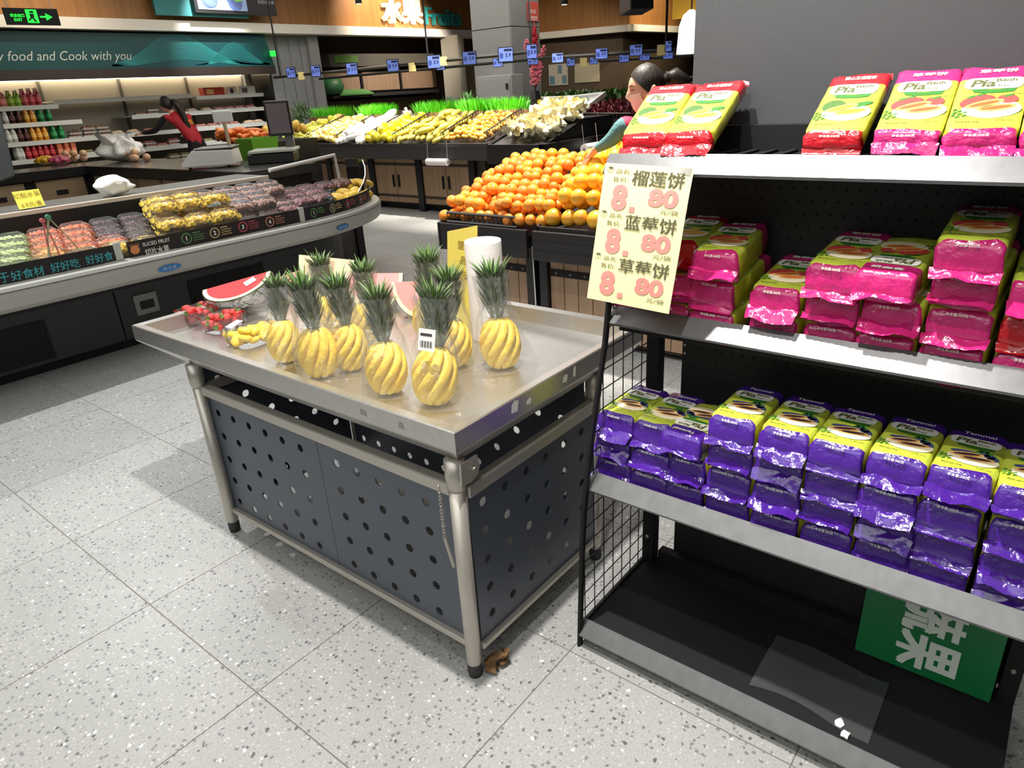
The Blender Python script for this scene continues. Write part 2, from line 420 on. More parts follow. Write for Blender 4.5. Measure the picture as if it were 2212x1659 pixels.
# low grey box in front of the column
a = atx(1033, 166, xl-.25); b = atx(1109, 162, xl-.25)
o = part('meter_cabinet', MB().box(xl-.3, b.y, .2, xl-.02, a.y, a.z), [mat('pale_grey_metal', (170, 168, 166), .5)], bevel=.01)
tag(o, 'pale grey metal cabinet standing against the grey column', 'cabinet')
part('door', MB().box(xl-.312, b.y+.03, .25, xl-.299, a.y-.03, a.z-.05), [mat('pale_grey_metal')], o)
part('latch', MB().box(xl-.33, b.y+.06, a.z-.2, xl-.31, b.y+.1, a.z-.12), [DARKG], o)
# second far column, pale
a = atx(957, 150, 12.0); b = atx(993, 150, 12.0)
struct('trim_2', MB().box(12.0, b.y, 0, 12.2, a.y, 2.6), [mat('pale_plaster', (196, 188, 170), .7)])

# ---- red notice on the column
nl = yl-.03
c = aty(1151, 25, nl)
th = thing('notice', 'red notice card with white marks hanging on the grey column', 'notice', (c.x, nl, c.z))
w2 = .5*(aty(1163, 25, nl)-aty(1140, 25, nl)).length; h2 = .5*(aty(1151, 8, nl)-aty(1151, 50, nl)).length
part('card', MB().box(c.x-w2, nl-.004, c.z-h2, c.x+w2, nl+.004, c.z+h2), [mat('red_card', (232, 96, 84), .6)], th)
mb = MB(); R_, U_ = Vector((1, 0, 0)), Vector((0, 0, 1))
write(mb, '05', (c.x, nl-.006, c.z), R_, U_, w=w2*1.1, h=h2*.42, bold=.03)
mb.box(c.x-w2*.75, nl-.007, c.z-h2*.7, c.x+w2*.75, nl-.005, c.z-h2*.5); mb.box(c.x-w2*.75, nl-.007, c.z-h2*.9, c.x+w2*.75, nl-.005, c.z-h2*.78)
part('printing', mb, [mat('pale_pink_print', (250, 214, 205), .7)], th)
mb = MB()
for k in range(6):
    q = Vector((c.x+RND.uniform(-.05, .05), nl-.03, c.z-h2-.12-.05*k)); mb.ball(q, .05, .03, .06, 6, 4)
mb.tube([(c.x, nl-.01, c.z-h2), (c.x, nl-.03, c.z-h2-.15)], .008, 5)
o = part('red_knot', mb, [mat('red_tassel', (190, 40, 48), .7)], smooth=True); tag(o, 'small red knotted tassel hanging under the red notice', 'tassel')

# ================================================================== wooden wall cabinets in the recess (centre back)
yc = 9.55
def at_y(px, py, y=yc): return aty(px, py, y)
L0 = at_y(690, 152); L3 = at_y(945, 150)
bounds = [690, 780, 865, 945]
for k in range(3):
    xa = at_y(bounds[k], 180).x; xb = at_y(bounds[k+1], 180).x
    zt0 = 1.98; zb0 = 1.56
    th = thing('wall_cabinet', ['pale wood wall cabinet nearest the strip curtain', 'pale wood wall cabinet in the middle of three', 'pale wood wall cabinet nearest the grey column'][k], 'cabinet', (xa, yc, zb0), 0, 'wall cabinets in the recess')
    part('body', MB().box(xa+.02, yc, zb0, xb-.02, yc+.3, zt0), [DARKG], th)
    part('door', MB().box(xa+.05, yc-.02, zb0+.02, xb-.05, yc, zt0-.02), [WOODC], th)
mb = MB().box(at_y(690, 200).x, yc-.45, 1.46, at_y(965, 195).x, yc+.3, 1.53)
tag(part('wall_ledge', mb, [BLACKM]), 'black ledge under the pale wood wall cabinets', 'shelf')
o = part('lower_cupboard', MB().box(at_y(690, 220).x, yc, 0, at_y(945, 220).x, yc+.3, 1.4), [mat('dark_wood', (88, 72, 54), .6)])
tag(o, 'dark brown cupboard front below the black ledge', 'cupboard')
mb = MB().box(at_y(690, 118).x, yc-.3, 2.06, at_y(960, 112).x, yc+.2, 2.3)
tag(part('glass_hood', mb, [mat('hood_grey', (96, 90, 80), .35)]), 'grey hood box above the wood wall cabinets', 'hood')
a = at_y(703, 138); b = at_y(750, 122)
tag(part('green_sign', MB().box(a.x, yc-.34, a.z, b.x, yc-.3, b.z), [mat('green_sign', (96, 140, 60), .6)]), 'small green sign on the grey hood', 'sign')
a = at_y(718, 203, yc-.3)
mb = MB().lathe([(.02, 0), (.2, .02), (.27, .15), (.2, .3), (.05, .34)], 12, (a.x, yc-.3, 1.53))
tag(part('green_bowl', mb, [mat('dark_green', (44, 92, 54), .5)], smooth=True), 'round dark green bowl on the black ledge', 'bowl')
a = at_y(760, 207, yc-.3)
tag(part('green_board', MB().obox(TRS((a.x, yc-.35, 1.56), (.3, 0, 0)), .9, .3, .03), [mat('mid_green', (78, 128, 70), .5)]), 'flat green board lying on the black ledge', 'board')

# ================================================================== clear strip curtain and glass end beside the chiller
mb = MB()
xa, xb = at_y(585, 120, 8.7).x, at_y(668, 120, 8.7).x
th = thing('strip_curtain', 'grey translucent plastic strip curtain beside the wall chiller', 'curtain', (xa, 8.8, 0))
nst = 7
me_s = None
for k in range(nst):
    x0 = xa+(xb-xa)*k/nst; x1 = xa+(xb-xa)*(k+1)/nst
    part('strip', MB().box(x0+.01, 8.8+.02*(k % 2), 0, x1+.02, 8.804+.02*(k % 2), 2.58), [film('curtain_film', (.85, .86, .86), .25, .35, 6, .2)], th)
struct('trim_3', MB().box(xb+.02, 8.7, 0, xb+.25, 9.9, 2.6), [GREYW])
struct('trim_4', MB().box(xa-.1, 9.5, 0, xb, 9.6, 2.6), [GREYW])

# posters on the far right wall
def onwall(px, py):
    a, b = line[2]+Vector((.4, .4, 0)), line[3]
    a, b = line[1]+Vector((0, 1.3, 0)), line[2]+Vector((.4, .4, 0))
    t = (b-a).normalized(); n = Vector((t.y, -t.x, 0)); d = ray(px, py); k = (a-CAM).dot(n)/d.dot(n); return CAM+d*k, t, n
for k, (q, cols, lab) in enumerate([((1186, 140, 1228, 183), [(214, 206, 190), (110, 140, 150)], 'blue and cream notice board on the far brown wall'),
                             ((1242, 138, 1296, 176), [(200, 188, 160), (205, 190, 165)], 'plain cream poster on the far brown wall')]):
    A, t, n = onwall(q[0], q[1]); B, _, _ = onwall(q[2], q[3])
    if n.dot(CAM-A) < 0: n = -n
    A = A+n*.02; B = B+n*.02
    th = thing(['notice_board', 'poster'][k], lab, ['notice', 'poster'][k], A)
    zA, zB = A.z, B.z; A0 = Vector((A.x, A.y, 0)); B0 = Vector((B.x, B.y, 0)); nn = n*.04
    part('sheet', MB().extrude([(A0.x, A0.y, zB), (B0.x, B0.y, zB), (B0.x, B0.y, zA), (A0.x, A0.y, zA)], nn), [mat('poster_cream%d' % k, cols[0], .7)], th)
    if k == 0:
        for (u0, u1, v0, v1) in ((.05, .32, .05, .45), (.5, .7, .55, .95), (.72, .95, .08, .45)):
            pa = A0.lerp(B0, u0)+nn*1.05; pb = A0.lerp(B0, u1)+nn*1.05; za = zB+(zA-zB)*v0; zb = zB+(zA-zB)*v1
            part('panel', MB().extrude([(pa.x, pa.y, za), (pb.x, pb.y, za), (pb.x, pb.y, zb), (pa.x, pa.y, zb)], n*.01), [mat('poster_blue', (112, 150, 166), .7)], th)

# ================================================================== lettering and screens on the wooden fascia
yf = yw-.02
R_, U_ = Vector((1, 0, 0)), Vector((0, 0, 1))
def sign3d(name, label, s, q, colr, bold):
    a = aty(q[0], q[3], yf-.06); b = aty(q[2], q[1], yf-.06); c = (a+b)/2
    vs, fs, bb = text_polys(s, bold, .04)
    th = thing(name, label, 'sign', (c.x, yf-.04, c.z))
    n = len(s); x0, x1, y0, y1 = bb
    kx = abs(b.x-a.x)/(x1-x0); kz = abs(b.z-a.z)/(y1-y0)
    mbx = MB()
    for v in vs: mbx.v.append(Vector((c.x+(v.x-(x0+x1)/2)*kx, yf-.05-v.z*1.0, c.z+(v.y-(y0+y1)/2)*kz)))
    for f_ in fs: mbx.face(f_)
    part('letters', mbx, [colr], th)
sign3d('fruit_sign', 'large cream Chinese characters meaning fruit on the wooden fascia', '水果', (828, -2, 910, 50), mat('sign_cream', (244, 236, 218), .5, emit=((255, 240, 215), .25)), .03)
sign3d('fruit_sign_english', 'teal word Fruits on the wooden fascia', 'Fruits', (920, 20, 993, 54), mat('sign_teal', (52, 160, 158), .5), .01)

# teal board with a blueberry screen
def board(name, label, cat, q, y, mats, thick=.05):
    a = aty(q[0], q[3], y); b = aty(q[2], q[1], y)
    return part(name, MB().box(a.x, y, a.z, b.x, y+thick, b.z), mats), a, b
o, a, b = board('teal_board', '', '', (338, -60, 520, 32), yf-.2, [mat('teal_paint', (58, 138, 140), .6)]); tag(o, 'teal board behind the fruit screen on the wooden fascia', 'board')
a = aty(424, 27, yf-.3); b = aty(583, -60, yf-.3)
th = thing('menu_screen', 'dark screen showing blueberries above the teal banner', 'screen', (a.x, yf-.3, a.z))
part('frame', MB().box(a.x, yf-.3, a.z, b.x, yf-.24, b.z), [BLACKP], th)
xs = a.x+.62*(b.x-a.x)
part('picture', MB().box(a.x+.05, yf-.31, a.z+.05, xs, yf-.3, b.z), [mat('screen_sky', (120, 140, 168), .4, emit=((120, 140, 170), .5))], th)
bb_m = mat('blueberry_print', (86, 104, 150), .4, emit=((90, 108, 160), .35), var=(9, .6, (60, 76, 120)))
for k in range(11):
    cx = a.x+.2+(xs-a.x-.4)*RND.random(); cz = a.z+.15+.5*RND.random()
    part('printed_berry', ellipse(MB(), (cx, yf-.312-.001*k, cz), R_, U_, .13, .13, 0, 14), [bb_m], th)
for cx, cz in ((a.x+.18, a.z+.42), (xs-.12, a.z+.3)):
    part('printed_leaf', ellipse(MB(), (cx, yf-.33, cz), R_, U_, .16, .1, 0, 10, .6), [mat('leaf_print', (120, 190, 60), .4, emit=((120, 190, 60), .4))], th)
for s_, z_, h_ in (('水果', .42, .16), ('新鲜好水果', .2, .06)): part('lettering', write(MB(), s_, ((xs+b.x)/2+.1, yf-.305, a.z+z_), R_, U_, h=h_), [mat('pale_print', (200, 200, 200), .5)], th)

# exit sign hung on two cords
c = CAM + ray(70, 36)*6.5
rr = Vector((1, -.12, 0)).normalized()
wv = .5*(122-20)/FPX*6.5; hv = .5*(52-20)/FPX*6.5
nrm = Vector((-rr.y, rr.x, 0));  nrm = nrm if nrm.dot(CAM-c) > 0 else -nrm
rr = Vector((0, 0, 1)).cross(nrm).normalized(); rr = rr if rr.dot(C_R) > 0 else -rr
th = thing('exit_sign', 'hanging green lit exit sign with running figure and arrow', 'exit sign', c)
F_ = lambda x, y, z: c + rr*x + nrm*y + U_*z
mb = MB().extrude([F_(-wv, 0, -hv), F_(wv, 0, -hv), F_(wv, 0, hv), F_(-wv, 0, hv)], -nrm*.03)
part('housing', mb, [mat('exit_black', (10, 22, 12), .4)], th)
GE = mat('exit_green', (30, 230, 60), .5, emit=((40, 255, 70), 1.1))
mb = MB()
write(mb, '安全出口', F_(-wv*.55, .002, hv*.12), rr, U_, w=wv*.5, bold=.02); write(mb, 'EXIT', F_(-wv*.55, .002, -hv*.4), rr, U_, w=wv*.3, bold=.02)
mb.poly([F_(wv*.28, .002, .1*hv), F_(wv*.5, .002, .1*hv), F_(wv*.5, .002, .45*hv), F_(wv*.75, .002, 0), F_(wv*.5, .002, -.45*hv), F_(wv*.5, .002, -.1*hv), F_(wv*.28, .002, -.1*hv)])
x0, x1 = -wv*.22, wv*.2
mb.poly([F_(x0, .002, -.75*hv), F_(x1, .002, -.75*hv), F_(x1, .002, .85*hv), F_(x0, .002, .85*hv)])
part('lit_symbols', mb, [GE], th)
mb = MB()
ellipse(mb, F_(0, .004, .55*hv), rr, U_, .09*wv, .14*hv)
mb.poly([F_(-.1*wv, .004, .35*hv), F_(.08*wv, .004, .35*hv), F_(.05*wv, .004, -.15*hv), F_(.13*wv, .004, -.65*hv), F_(.04*wv, .004, -.65*hv), F_(-.02*wv, .004, -.2*hv), F_(-.14*wv, .004, -.5*hv), F_(-.2*wv, .004, -.42*hv), F_(-.08*wv, .004, -.1*hv)])
part('running_figure', mb, [mat('exit_black')], th)
for sx in (-.8, .8): part('cord', MB().tube([F_(sx*wv, -.015, hv), F_(sx*wv, -.015, 4.3-c.z)], .004, 5), [TRIMW], th)
# cylinder downlights under the ceiling that reach into view
for k, (px, py, dd, lab) in enumerate(((1219, 10, 8.5, 'black cylinder downlight in front of the brown fascia'), (775, 8, 9.5, 'black cylinder downlight in front of the wooden fascia near the fruit sign'))):
    q = CAM + ray(px, py)*dd
    th = thing('downlight', lab, 'lamp', q, 0, 'cylinder downlights')
    part('housing', MB().lathe([(.045, 0), (.045, .16), (.02, .17), (.008, 4.3-q.z)], 12, q), [BLACKM], th)
    part('lens', MB().lathe([(.035, -.001), (.03, .012)], 12, q), [mat('lamp_glow', (255, 240, 220), .5, emit=((255, 236, 205), 3))], th)
# ================================================================== stainless display table
TX0, TX1, TY0, TY1 = .361, 1.225, -2.275, -.725
ZF = .70
tb = thing('display_table', 'stainless steel display table with perforated dark panels, heaped with fruit', 'table', (.79, -1.6, 0))
def rect(x0, x1, y0, y1, z): return [(x0, y0, z), (x1, y0, z), (x1, y1, z), (x0, y1, z)]
mb = MB().rings([rect(.395, 1.19, -2.245, -1.02, .655), rect(TX0+.004, TX1-.004, TY0+.004, TY1-.004, .69), rect(TX0, TX1, TY0, TY1, .697), rect(TX0, TX1, TY0, TY1, .747),
    rect(TX0+.003, TX1-.003, TY0+.003, TY1-.003, .75), rect(TX0+.03, TX1-.03, TY0+.03, TY1-.03, .747), rect(TX0+.04, TX1-.04, TY0+.04, TY1-.04, ZF)])
part('tray', mb, [STEEL], tb)
def hole_panel(ax, c, a0, a1, z0, z1, cols, rows, r=.0135, th=.003):
    """upright sheet with round holes; ax 'x' means the plane x=c with a along y"""
    mb = MB()
    P = (lambda a, z, d: (c+d, a, z)) if ax == 'x' else (lambda a, z, d: (a, c+d, z))
    ca = sorted(cols); rz = sorted(rows)
    ea = [a0]+[(ca[i]+ca[i+1])/2 for i in range(len(ca)-1)]+[a1]; ez = [z0]+[(rz[i]+rz[i+1])/2 for i in range(len(rz)-1)]+[z1]
    for i, hc in enumerate(ca):
        for j, hz in enumerate(rz):
            l, rr_, b, t = ea[i]-hc, ea[i+1]-hc, ez[j]-hz, ez[j+1]-hz
            an = sorted([2*PI*k/12 for k in range(12)]+[math.atan2(y, x) % (2*PI) for x in (l, rr_) for y in (b, t)])
            inn, out = [], []
            for q in an:
                cx, sx = math.cos(q), math.sin(q)
                k = min([(rr_ if cx > 0 else l)/cx if abs(cx) > 1e-6 else 9, (t if sx > 0 else b)/sx if abs(sx) > 1e-6 else 9])
                inn.append((hc+r*cx, hz+r*sx)); out.append((hc+k*cx, hz+k*sx))
            n = len(an)
            for k in range(n):
                k2 = (k+1) % n
                mb.quad(P(*inn[k], 0), P(*out[k], 0), P(*out[k2], 0), P(*inn[k2], 0)); mb.quad(P(*inn[k2], th), P(*out[k2], th), P(*out[k], th), P(*inn[k], th))
                mb.quad(P(*inn[k2], 0), P(*inn[k2], th), P(*inn[k], th), P(*inn[k], 0))
    for za, zb in ((z0, z0), (z1, z1)): mb.quad(P(a0, za, 0), P(a1, za, 0), P(a1, zb, th), P(a0, zb, th))
    for q in (a0, a1): mb.quad(P(q, z0, 0), P(q, z1, 0), P(q, z1, th), P(q, z0, th))
    return mb
PANEL = mat('panel_blue_grey', (84, 90, 100), .38, metal=.3)
rows = [.137, .225, .31, .40, .489]
part('perforated_panel', hole_panel('x', .402, -1.6685, -1.062, .095, .55, [-1.12-.0918*k for k in range(6)], rows), [PANEL], tb)
part('perforated_panel', hole_panel('x', .402, -2.215, -1.6705, .095, .55, [-1.749-.0898*k for k in range(5)], rows), [PANEL], tb)
part('perforated_panel', hole_panel('y', -2.25, .412, .97, .095, .55, [.462+.0885*k for k in range(6)], [.508-.0865*k for k in range(5)]), [PANEL], tb)
part('perforated_panel', hole_panel('x', .975, -2.215, -1.062, .095, .64, [-1.12-.0918*k for k in range(12)], rows+[.577]), [PANEL], tb)
part('perforated_panel', hole_panel('y', -1.05, .412, .97, .095, .64, [.462+.0885*k for k in range(6)], rows+[.577]), [PANEL], tb)
for x in (.388, .992):
    for y in (-2.238, -1.058):
        lg = part('leg', MB().lathe([(.019, .04), (.0205, .045), (.0205, .585)], 20, (x, y, 0)), [STEELD], tb, smooth=True)
        part('foot', MB().lathe([(.0185, 0), (.02, .012), (.02, .046)], 16, (x, y, 0)), [mat('rubber_foot', (48, 47, 47), .7)], lg, smooth=True)
        part('collar', MB().lathe([(.021, .578), (.0235, .59), (.025, .61), (.025, .66)], 20, (x, y, 0)), [STEELD], lg, smooth=True)
for nm, z0, z1 in (('top_rail', .55, .583), ('bottom_rail', .082, .1)):
    for x in (.386, .982): part(nm, MB().box(x, -2.222, z0, x+.03, -1.075, z1), [STEELD], tb, bevel=.003)
    for y in (-2.262, -1.065): part(nm, MB().box(.405, y, z0, .98, y+.03, z1), [STEELD], tb, bevel=.003)
# bracket ear on the near corner, with its bolt
ear = part('bracket', MB().extrude([(.405, -2.272, .6), (.43, -2.272, .61), (.437, -2.272, .63), (.432, -2.272, .66), (.375, -2.272, .66), (.372, -2.272, .605)], (0, .006, 0)), [STEELD], tb)
part('bolt', MB().lathe([(.006, 0), (.005, .004)], 10).xf(TRS((.415, -2.274, .632), (PI/2, 0, 0))), [STEELD], ear)
mb = MB()
ch = [Vector((.362, -2.205, .585-.0095*k)) for k in range(16)]
for k, q in enumerate(ch):
    M = TRS(q, (0, 0, PI/2*(k % 2)+.4))
    mb.tube([M @ Vector((.0042*math.cos(2*PI*i/8), 0, .0075*math.sin(2*PI*i/8))) for i in range(9)], .0011, 5)
chn = part('chain', mb, [STEELD], tb, label='thin hanging steel chain')
part('locking_pin', MB().tube([ch[-1], (.366, -2.222, .36)], .004, 8), [STEELD], chn)
# paper tags left stuck on the tray faces
for k, (x, y, w_, h_) in enumerate(((.56, -2.2758, .03, .03), (.62, -2.2758, .022, .014), (.78, -2.2758, .024, .02), (.83, -2.2758, .014, .03))):
    part('torn_label', MB().poly([(x, y-.0006, .715), (x+w_*.8, y-.0006, .712), (x+w_, y-.0006, .715+h_*.8), (x+w_*.5, y-.0006, .715+h_), (x+w_*.1, y-.0006, .715+h_*.7)]), [PAPERW], tb)
for k, (y, w_) in enumerate(((-1.95, .026), (-2.09, .02))):
    part('label_residue', MB().poly([(TX0-.0006, y, .715), (TX0-.0006, y-w_, .713), (TX0-.0006, y-w_*.8, .728), (TX0-.0006, y-w_*.2, .73)]), [mat('residue', (150, 148, 145), .7)], tb)

# ================================================================== peeled pineapples in clear bags
FLESH = mat('pineapple_flesh', (252, 208, 58), .45, var=(60, .5, (255, 226, 98)), bump=(90, .3), sss=.12)
LEAFB = mat('crown_leaf', (120, 134, 104), .5, var=(40, .7, (72, 88, 62)))
LEAFT = mat('crown_tip', (112, 142, 78), .5, var=(30, .7, (84, 118, 58)))
BAG = film('bag_film', (1, 1, 1), .0, .085, 42, .14, 1.0, .13)
def leaf(mb, base, dirv, length, width, droop, m=0, seg=4, fold=.25):
    d = Vector(dirv).normalized(); side = d.cross(Vector((0, 0, 1)))
    if side.length < .01: side = Vector((1, 0, 0))
    side.normalize(); p = Vector(base); rows_ = []
    for k in range(seg+1):
        t = k/seg; w_ = width*(1-t)**.75 if t > .25 else width*(.8+.8*t)
        nrm = side.cross(d).normalized()
        rows_.append((p-side*w_/2+nrm*w_*fold, p.copy(), p+side*w_/2+nrm*w_*fold))
        d = (d+Vector((0, 0, -droop*t))).normalized(); p = p+d*length/seg
    n = len(mb.v)
    for r_ in rows_: mb.v += list(r_)
    for k in range(seg):
        a = n+3*k; mb.face((a, a+1, a+4, a+3), m); mb.face((a+1, a+2, a+5, a+4), m)
def pineapple(seed, twist, lean):
    rd = random.Random(seed)
    th = thing('pineapple', 'peeled pineapple', 'pineapple', (0, 0, 0), 0, 'bagged pineapples on the steel table')
    Hh, R0 = .142, .056
    nu, nv = 99, 22
    ng = 9
    def surf(u, v):
        z = Hh*v; prof = math.sin(PI*min(max(v*.92+.07, 0), 1))**.42
        if v < .02: prof *= .82
        a = 2*PI*u
        s = math.sin(ng*(a) + twist*6.0*v*PI)
        g = .0125*max(0, s)**1.3
        lump = .0016*noise.noise(Vector((math.cos(a)*4+seed, math.sin(a)*4, z*40)))
        r_ = (R0*prof-g*prof+lump)
        return (r_*math.cos(a), r_*math.sin(a), z)
    mb = MB().grid(surf, nu, nv, closed_u=True)
    mb.face(range(nu-1, -1, -1)); n0 = nv*nu; mb.face(range(n0, n0+nu))
    part('flesh', mb, [FLESH], th, smooth=True)
    ax = Vector((lean*math.cos(rd.random()*6), lean*math.sin(rd.random()*6), 1)).normalized()
    base = Vector((0, 0, Hh-.004))
    mb = MB(); mb.tube([base, base+ax*.1], [.016, .01], 8)
    for k in range(90):
        t = k/90; a = k*2.399963; h_ = .1*t; tilt = (1.0-.35*t) if t < .8 else .5
        spread = .5 if t < .7 else .5+.9*(t-.7)
        dv = Vector((math.cos(a)*spread, math.sin(a)*spread, 1)) + ax*.2
        leaf(mb, base+ax*h_+Vector((math.cos(a), math.sin(a), 0))*.016, dv, .055+.02*rd.random(), .019, .06 if t < .7 else .12, 0)
    part('crown', mb, [LEAFB], th)
    mb = MB()
    for k in range(26):
        a = k*2.399963; sp = .35+.75*rd.random(); dv = Vector((math.cos(a)*sp, math.sin(a)*sp, 1)) + ax*.3
        leaf(mb, base+ax*.095+Vector((math.cos(a), math.sin(a), 0))*.008, dv, .055+.035*rd.random(), .012, .22, 0)
    part('crown_tip', mb, [LEAFT], th)
    # the bag: wide foot, gathered round the crown
    def bag(u, v):
        a = 2*PI*u
        pr = [(0, .070), (.1, .067), (.35, .063), (.55, .052), (.68, .037), (.8, .036), (1.0, .046)]
        for i in range(len(pr)-1):
            if pr[i][0] <= v <= pr[i+1][0]: f_ = (v-pr[i][0])/(pr[i+1][0]-pr[i][0]); r_ = pr[i][1]*(1-f_)+pr[i+1][1]*f_; break
        z = .001+.255*v
        cr = .007*math.sin(9*a+seed+5*v)*(.3+v)+.007*noise.noise(Vector((math.cos(a)*2.5+seed*3, math.sin(a)*2.5, v*6)))
        ear_ = .035*max(0, math.cos(a-seed))**12*max(0, 1-v*3) + .03*max(0, math.cos(a-seed-2.6))**14*max(0, 1-v*3)
        r_ += cr+ear_
        off = ax*(max(0, v-.55)*.255); 
        return (r_*math.cos(a)+off.x, r_*math.sin(a)+off.y, z)
    part('plastic_bag', MB().grid(bag, 40, 18, closed_u=True), [BAG], th, smooth=True, label='clear crinkled plastic bag')
    return freeze(th)
protos = [pineapple(1, -1.05, .05), pineapple(2, -.75, .16), pineapple(4, -1.25, .1)]
spots = [  # picture base, prototype, turn, size, tilt, label
    ((612, 783), 0, .4, .93, (0, .06), 'peeled pineapple in a clear bag nearest the tray of pineapple chunks'),
    ((688, 813), 1, 2.3, 1.06, (-.06, .0), 'large bagged pineapple second from the left with a leaning green crown'),
    ((752, 800), 2, 1.2, 1.0, (0, 0), 'bagged pineapple just behind and right of the large leaning one'),
    ((832, 852), 0, 4.2, 1.03, (-.04, -.1), 'bagged pineapple in front with bright yellow flesh, left of the one wearing a bar code'),
    ((927, 876), 1, 3.0, 1.08, (.02, -.22), 'bagged pineapple at the very front wearing a white bar code label'),
    ((975, 792), 2, 5.0, 1.02, (0, 0), 'bagged pineapple between the front pair and the paper roll'),
    ((1080, 795), 0, 2.0, 1.07, (0, .06), 'rightmost bagged pineapple standing alone beside the paper roll'),
    ((928, 737), 1, .6, 1.04, (0, -.05), 'bagged pineapple half hidden behind the middle ones with its crown rising highest'),
    ((712, 722), 2, 3.3, .95, (.05, 0), 'bagged pineapple at the back left, mostly hidden by the front row'),
    ((788, 738), 0, 5.6, .93, (0, .05), 'bagged pineapple in the back row with only its grey green crown showing')]
BAR = mat('bar_code_print', (60, 58, 60), .7)
pin_objs = []
for (px, py), pi_, rz, s_, (tx, ty), lab in spots:
    q = atz(px, py, ZF)
    M = TRS((q.x+.015, q.y, ZF+.0005+.02*abs(tx+ty)*0), (tx, ty, rz), s_)
    pin_objs.append(scatter(('pine', pi_), protos[pi_], M, lab))
# price labels stuck on three of the bags (children of their pineapples)
def bag_label(o, z, ang, w_, h_, lines):
    c = Vector((math.cos(ang), math.sin(ang), 0)); rgt = Vector((-c.y, c.x, 0)); up = Vector((0, 0, 1))
    p0 = c*.068+up*z
    lb = link('price_label', MB().extrude([p0-rgt*w_/2-up*h_/2, p0+rgt*w_/2-up*h_/2, p0+rgt*w_/2+up*h_/2, p0-rgt*w_/2+up*h_/2], c*.0008).mesh('price_label', [PAPERW]), o)
    if lines:
        mb = MB(); pp = p0+c*.0014
        for k in range(9):
            x = -w_*.38+w_*.76*k/9; ww = w_*.03*(1+k % 2)
            mb.quad(pp+rgt*x-up*h_*.05, pp+rgt*(x+ww)-up*h_*.05, pp+rgt*(x+ww)-up*h_*.35, pp+rgt*x-up*h_*.35)
        mb.quad(pp-rgt*w_*.4+up*h_*.3, pp+rgt*w_*.3+up*h_*.3, pp+rgt*w_*.3+up*h_*.18, pp-rgt*w_*.4+up*h_*.18)
        link('bar_code', mb.mesh('bar_code', [BAR]), lb)
def toward_cam(o):
    d = o.matrix_world.inverted() @ CAM; return math.atan2(d.y, d.x)
bpy.context.view_layer.update()
bag_label(pin_objs[4], .165, toward_cam(pin_objs[4])-.35, .04, .05, True)
bag_label(pin_objs[5], .13, toward_cam(pin_objs[5])-.5, .03, .04, False)

# ================================================================== cut watermelon
RIND = mat('melon_rind_white', (236, 232, 178), .5)
SKIN = mat('melon_skin', (58, 74, 44), .35, var=((6, 60, 60), .35, (112, 122, 78)), coat=.3)
def melon(name, label, R_m, squash, fleshcol, M, wrap=True, fname='melon_flesh'):
    """a quarter of a melon: half-disc face upward, straight edge at the back (+y)"""
    th = thing(name, label, 'watermelon', (0, 0, 0), 0, 'cut watermelon on the steel table')
    n = 20
    arc = lambda r, k: Vector((r*math.cos(PI+PI*k/n), r*squash*math.sin(PI+PI*k/n), 0))
    fl = mat(fname, fleshcol, .65, var=(16, .8, tuple(min(255, int(c*1.12)) for c in fleshcol)), sss=.05, spec=.2)
    mb = MB()
    mb.poly([arc(R_m*.88, k) for k in range(n+1)], 0)
    for k in range(n): mb.quad(arc(R_m*.88, k), arc(R_m, k), arc(R_m, k+1), arc(R_m*.88, k+1), 1)
    dn = lambda r, t: Vector((r*math.cos(PI+PI*t), 0, 1*(r*squash*.95)*math.sin(PI+PI*t)))
    mb.poly([dn(R_m*.88, 1-k/n) for k in range(n+1)], 0)
    for k in range(n): mb.quad(dn(R_m*.88, (k+1)/n), dn(R_m, (k+1)/n), dn(R_m, k/n), dn(R_m*.88, k/n), 1)
    def sph(u, v):
        p = arc(R_m, u*n); a = v*PI/2
        return Vector((p.x, p.y*math.cos(a), p.y*.95*math.sin(a)))
    body = part('flesh', mb, [fl, RIND], th)
    part('skin', MB().grid(sph, n, 10), [SKIN], th, smooth=True)
    if wrap:
        def wr(u, v):
            p = sph(u, v*.95)*1.035; q = noise.noise(p*30)*.004; return p*(1+q*6)+Vector((0, -.002, -.003))
        part('cling_film', MB().grid(wr, 26, 12), [film('cling_film', (1, 1, 1), .04, .10, 60, .06, 1.0)], th, smooth=True)
    th.matrix_world = M
    return th
def stand_melon(label, top, R_m, th_, rz, col, fname, ry=0.0, wrap=True):
    """stand a quarter so that its straight edge is at 'top' and its rind rests on the tray"""
    sq = (top.z-ZF-.004)/(R_m*math.sin(th_)*1.0)
    sq = max(.75, min(sq, 1.7))
    return melon('watermelon_quarter', label, R_m, sq, col, TRS(top, (th_, ry, rz)), wrap, fname)
q = atz(505, 690, ZF)
m1 = melon('watermelon_quarter', 'red watermelon quarter with a white price sticker, wrapped in film', .135, .82, (206, 62, 66), TRS((q.x+.07, q.y+.045, ZF+.128), (.42, -.2, -.80)), fname='melon_flesh_red')
st = link('price_sticker', MB().box(-.022, -.015, 0, .022, .015, .001).xf(TRS((.055, -.032, .0012), (0, 0, .5))).mesh('price_sticker', [PAPERW]), m1)
stand_melon('pale pink watermelon wedge standing between the red quarter and the tall slab', atx(628, 590, .98), .12, .95, -.72, (228, 156, 132), 'melon_flesh_pink', -.25)
stand_melon('tall cream and pink watermelon slab leaning at the back of the table', atx(706, 556, 1.04), .105, 1.2, -.62, (234, 204, 166), 'melon_flesh_cream', .22)
stand_melon('pink watermelon wedge behind the pineapple crowns, left of the dark red pulp', atx(806, 590, 1.06), .11, 1.05, -.7, (226, 150, 146), 'melon_flesh_rose', .1)
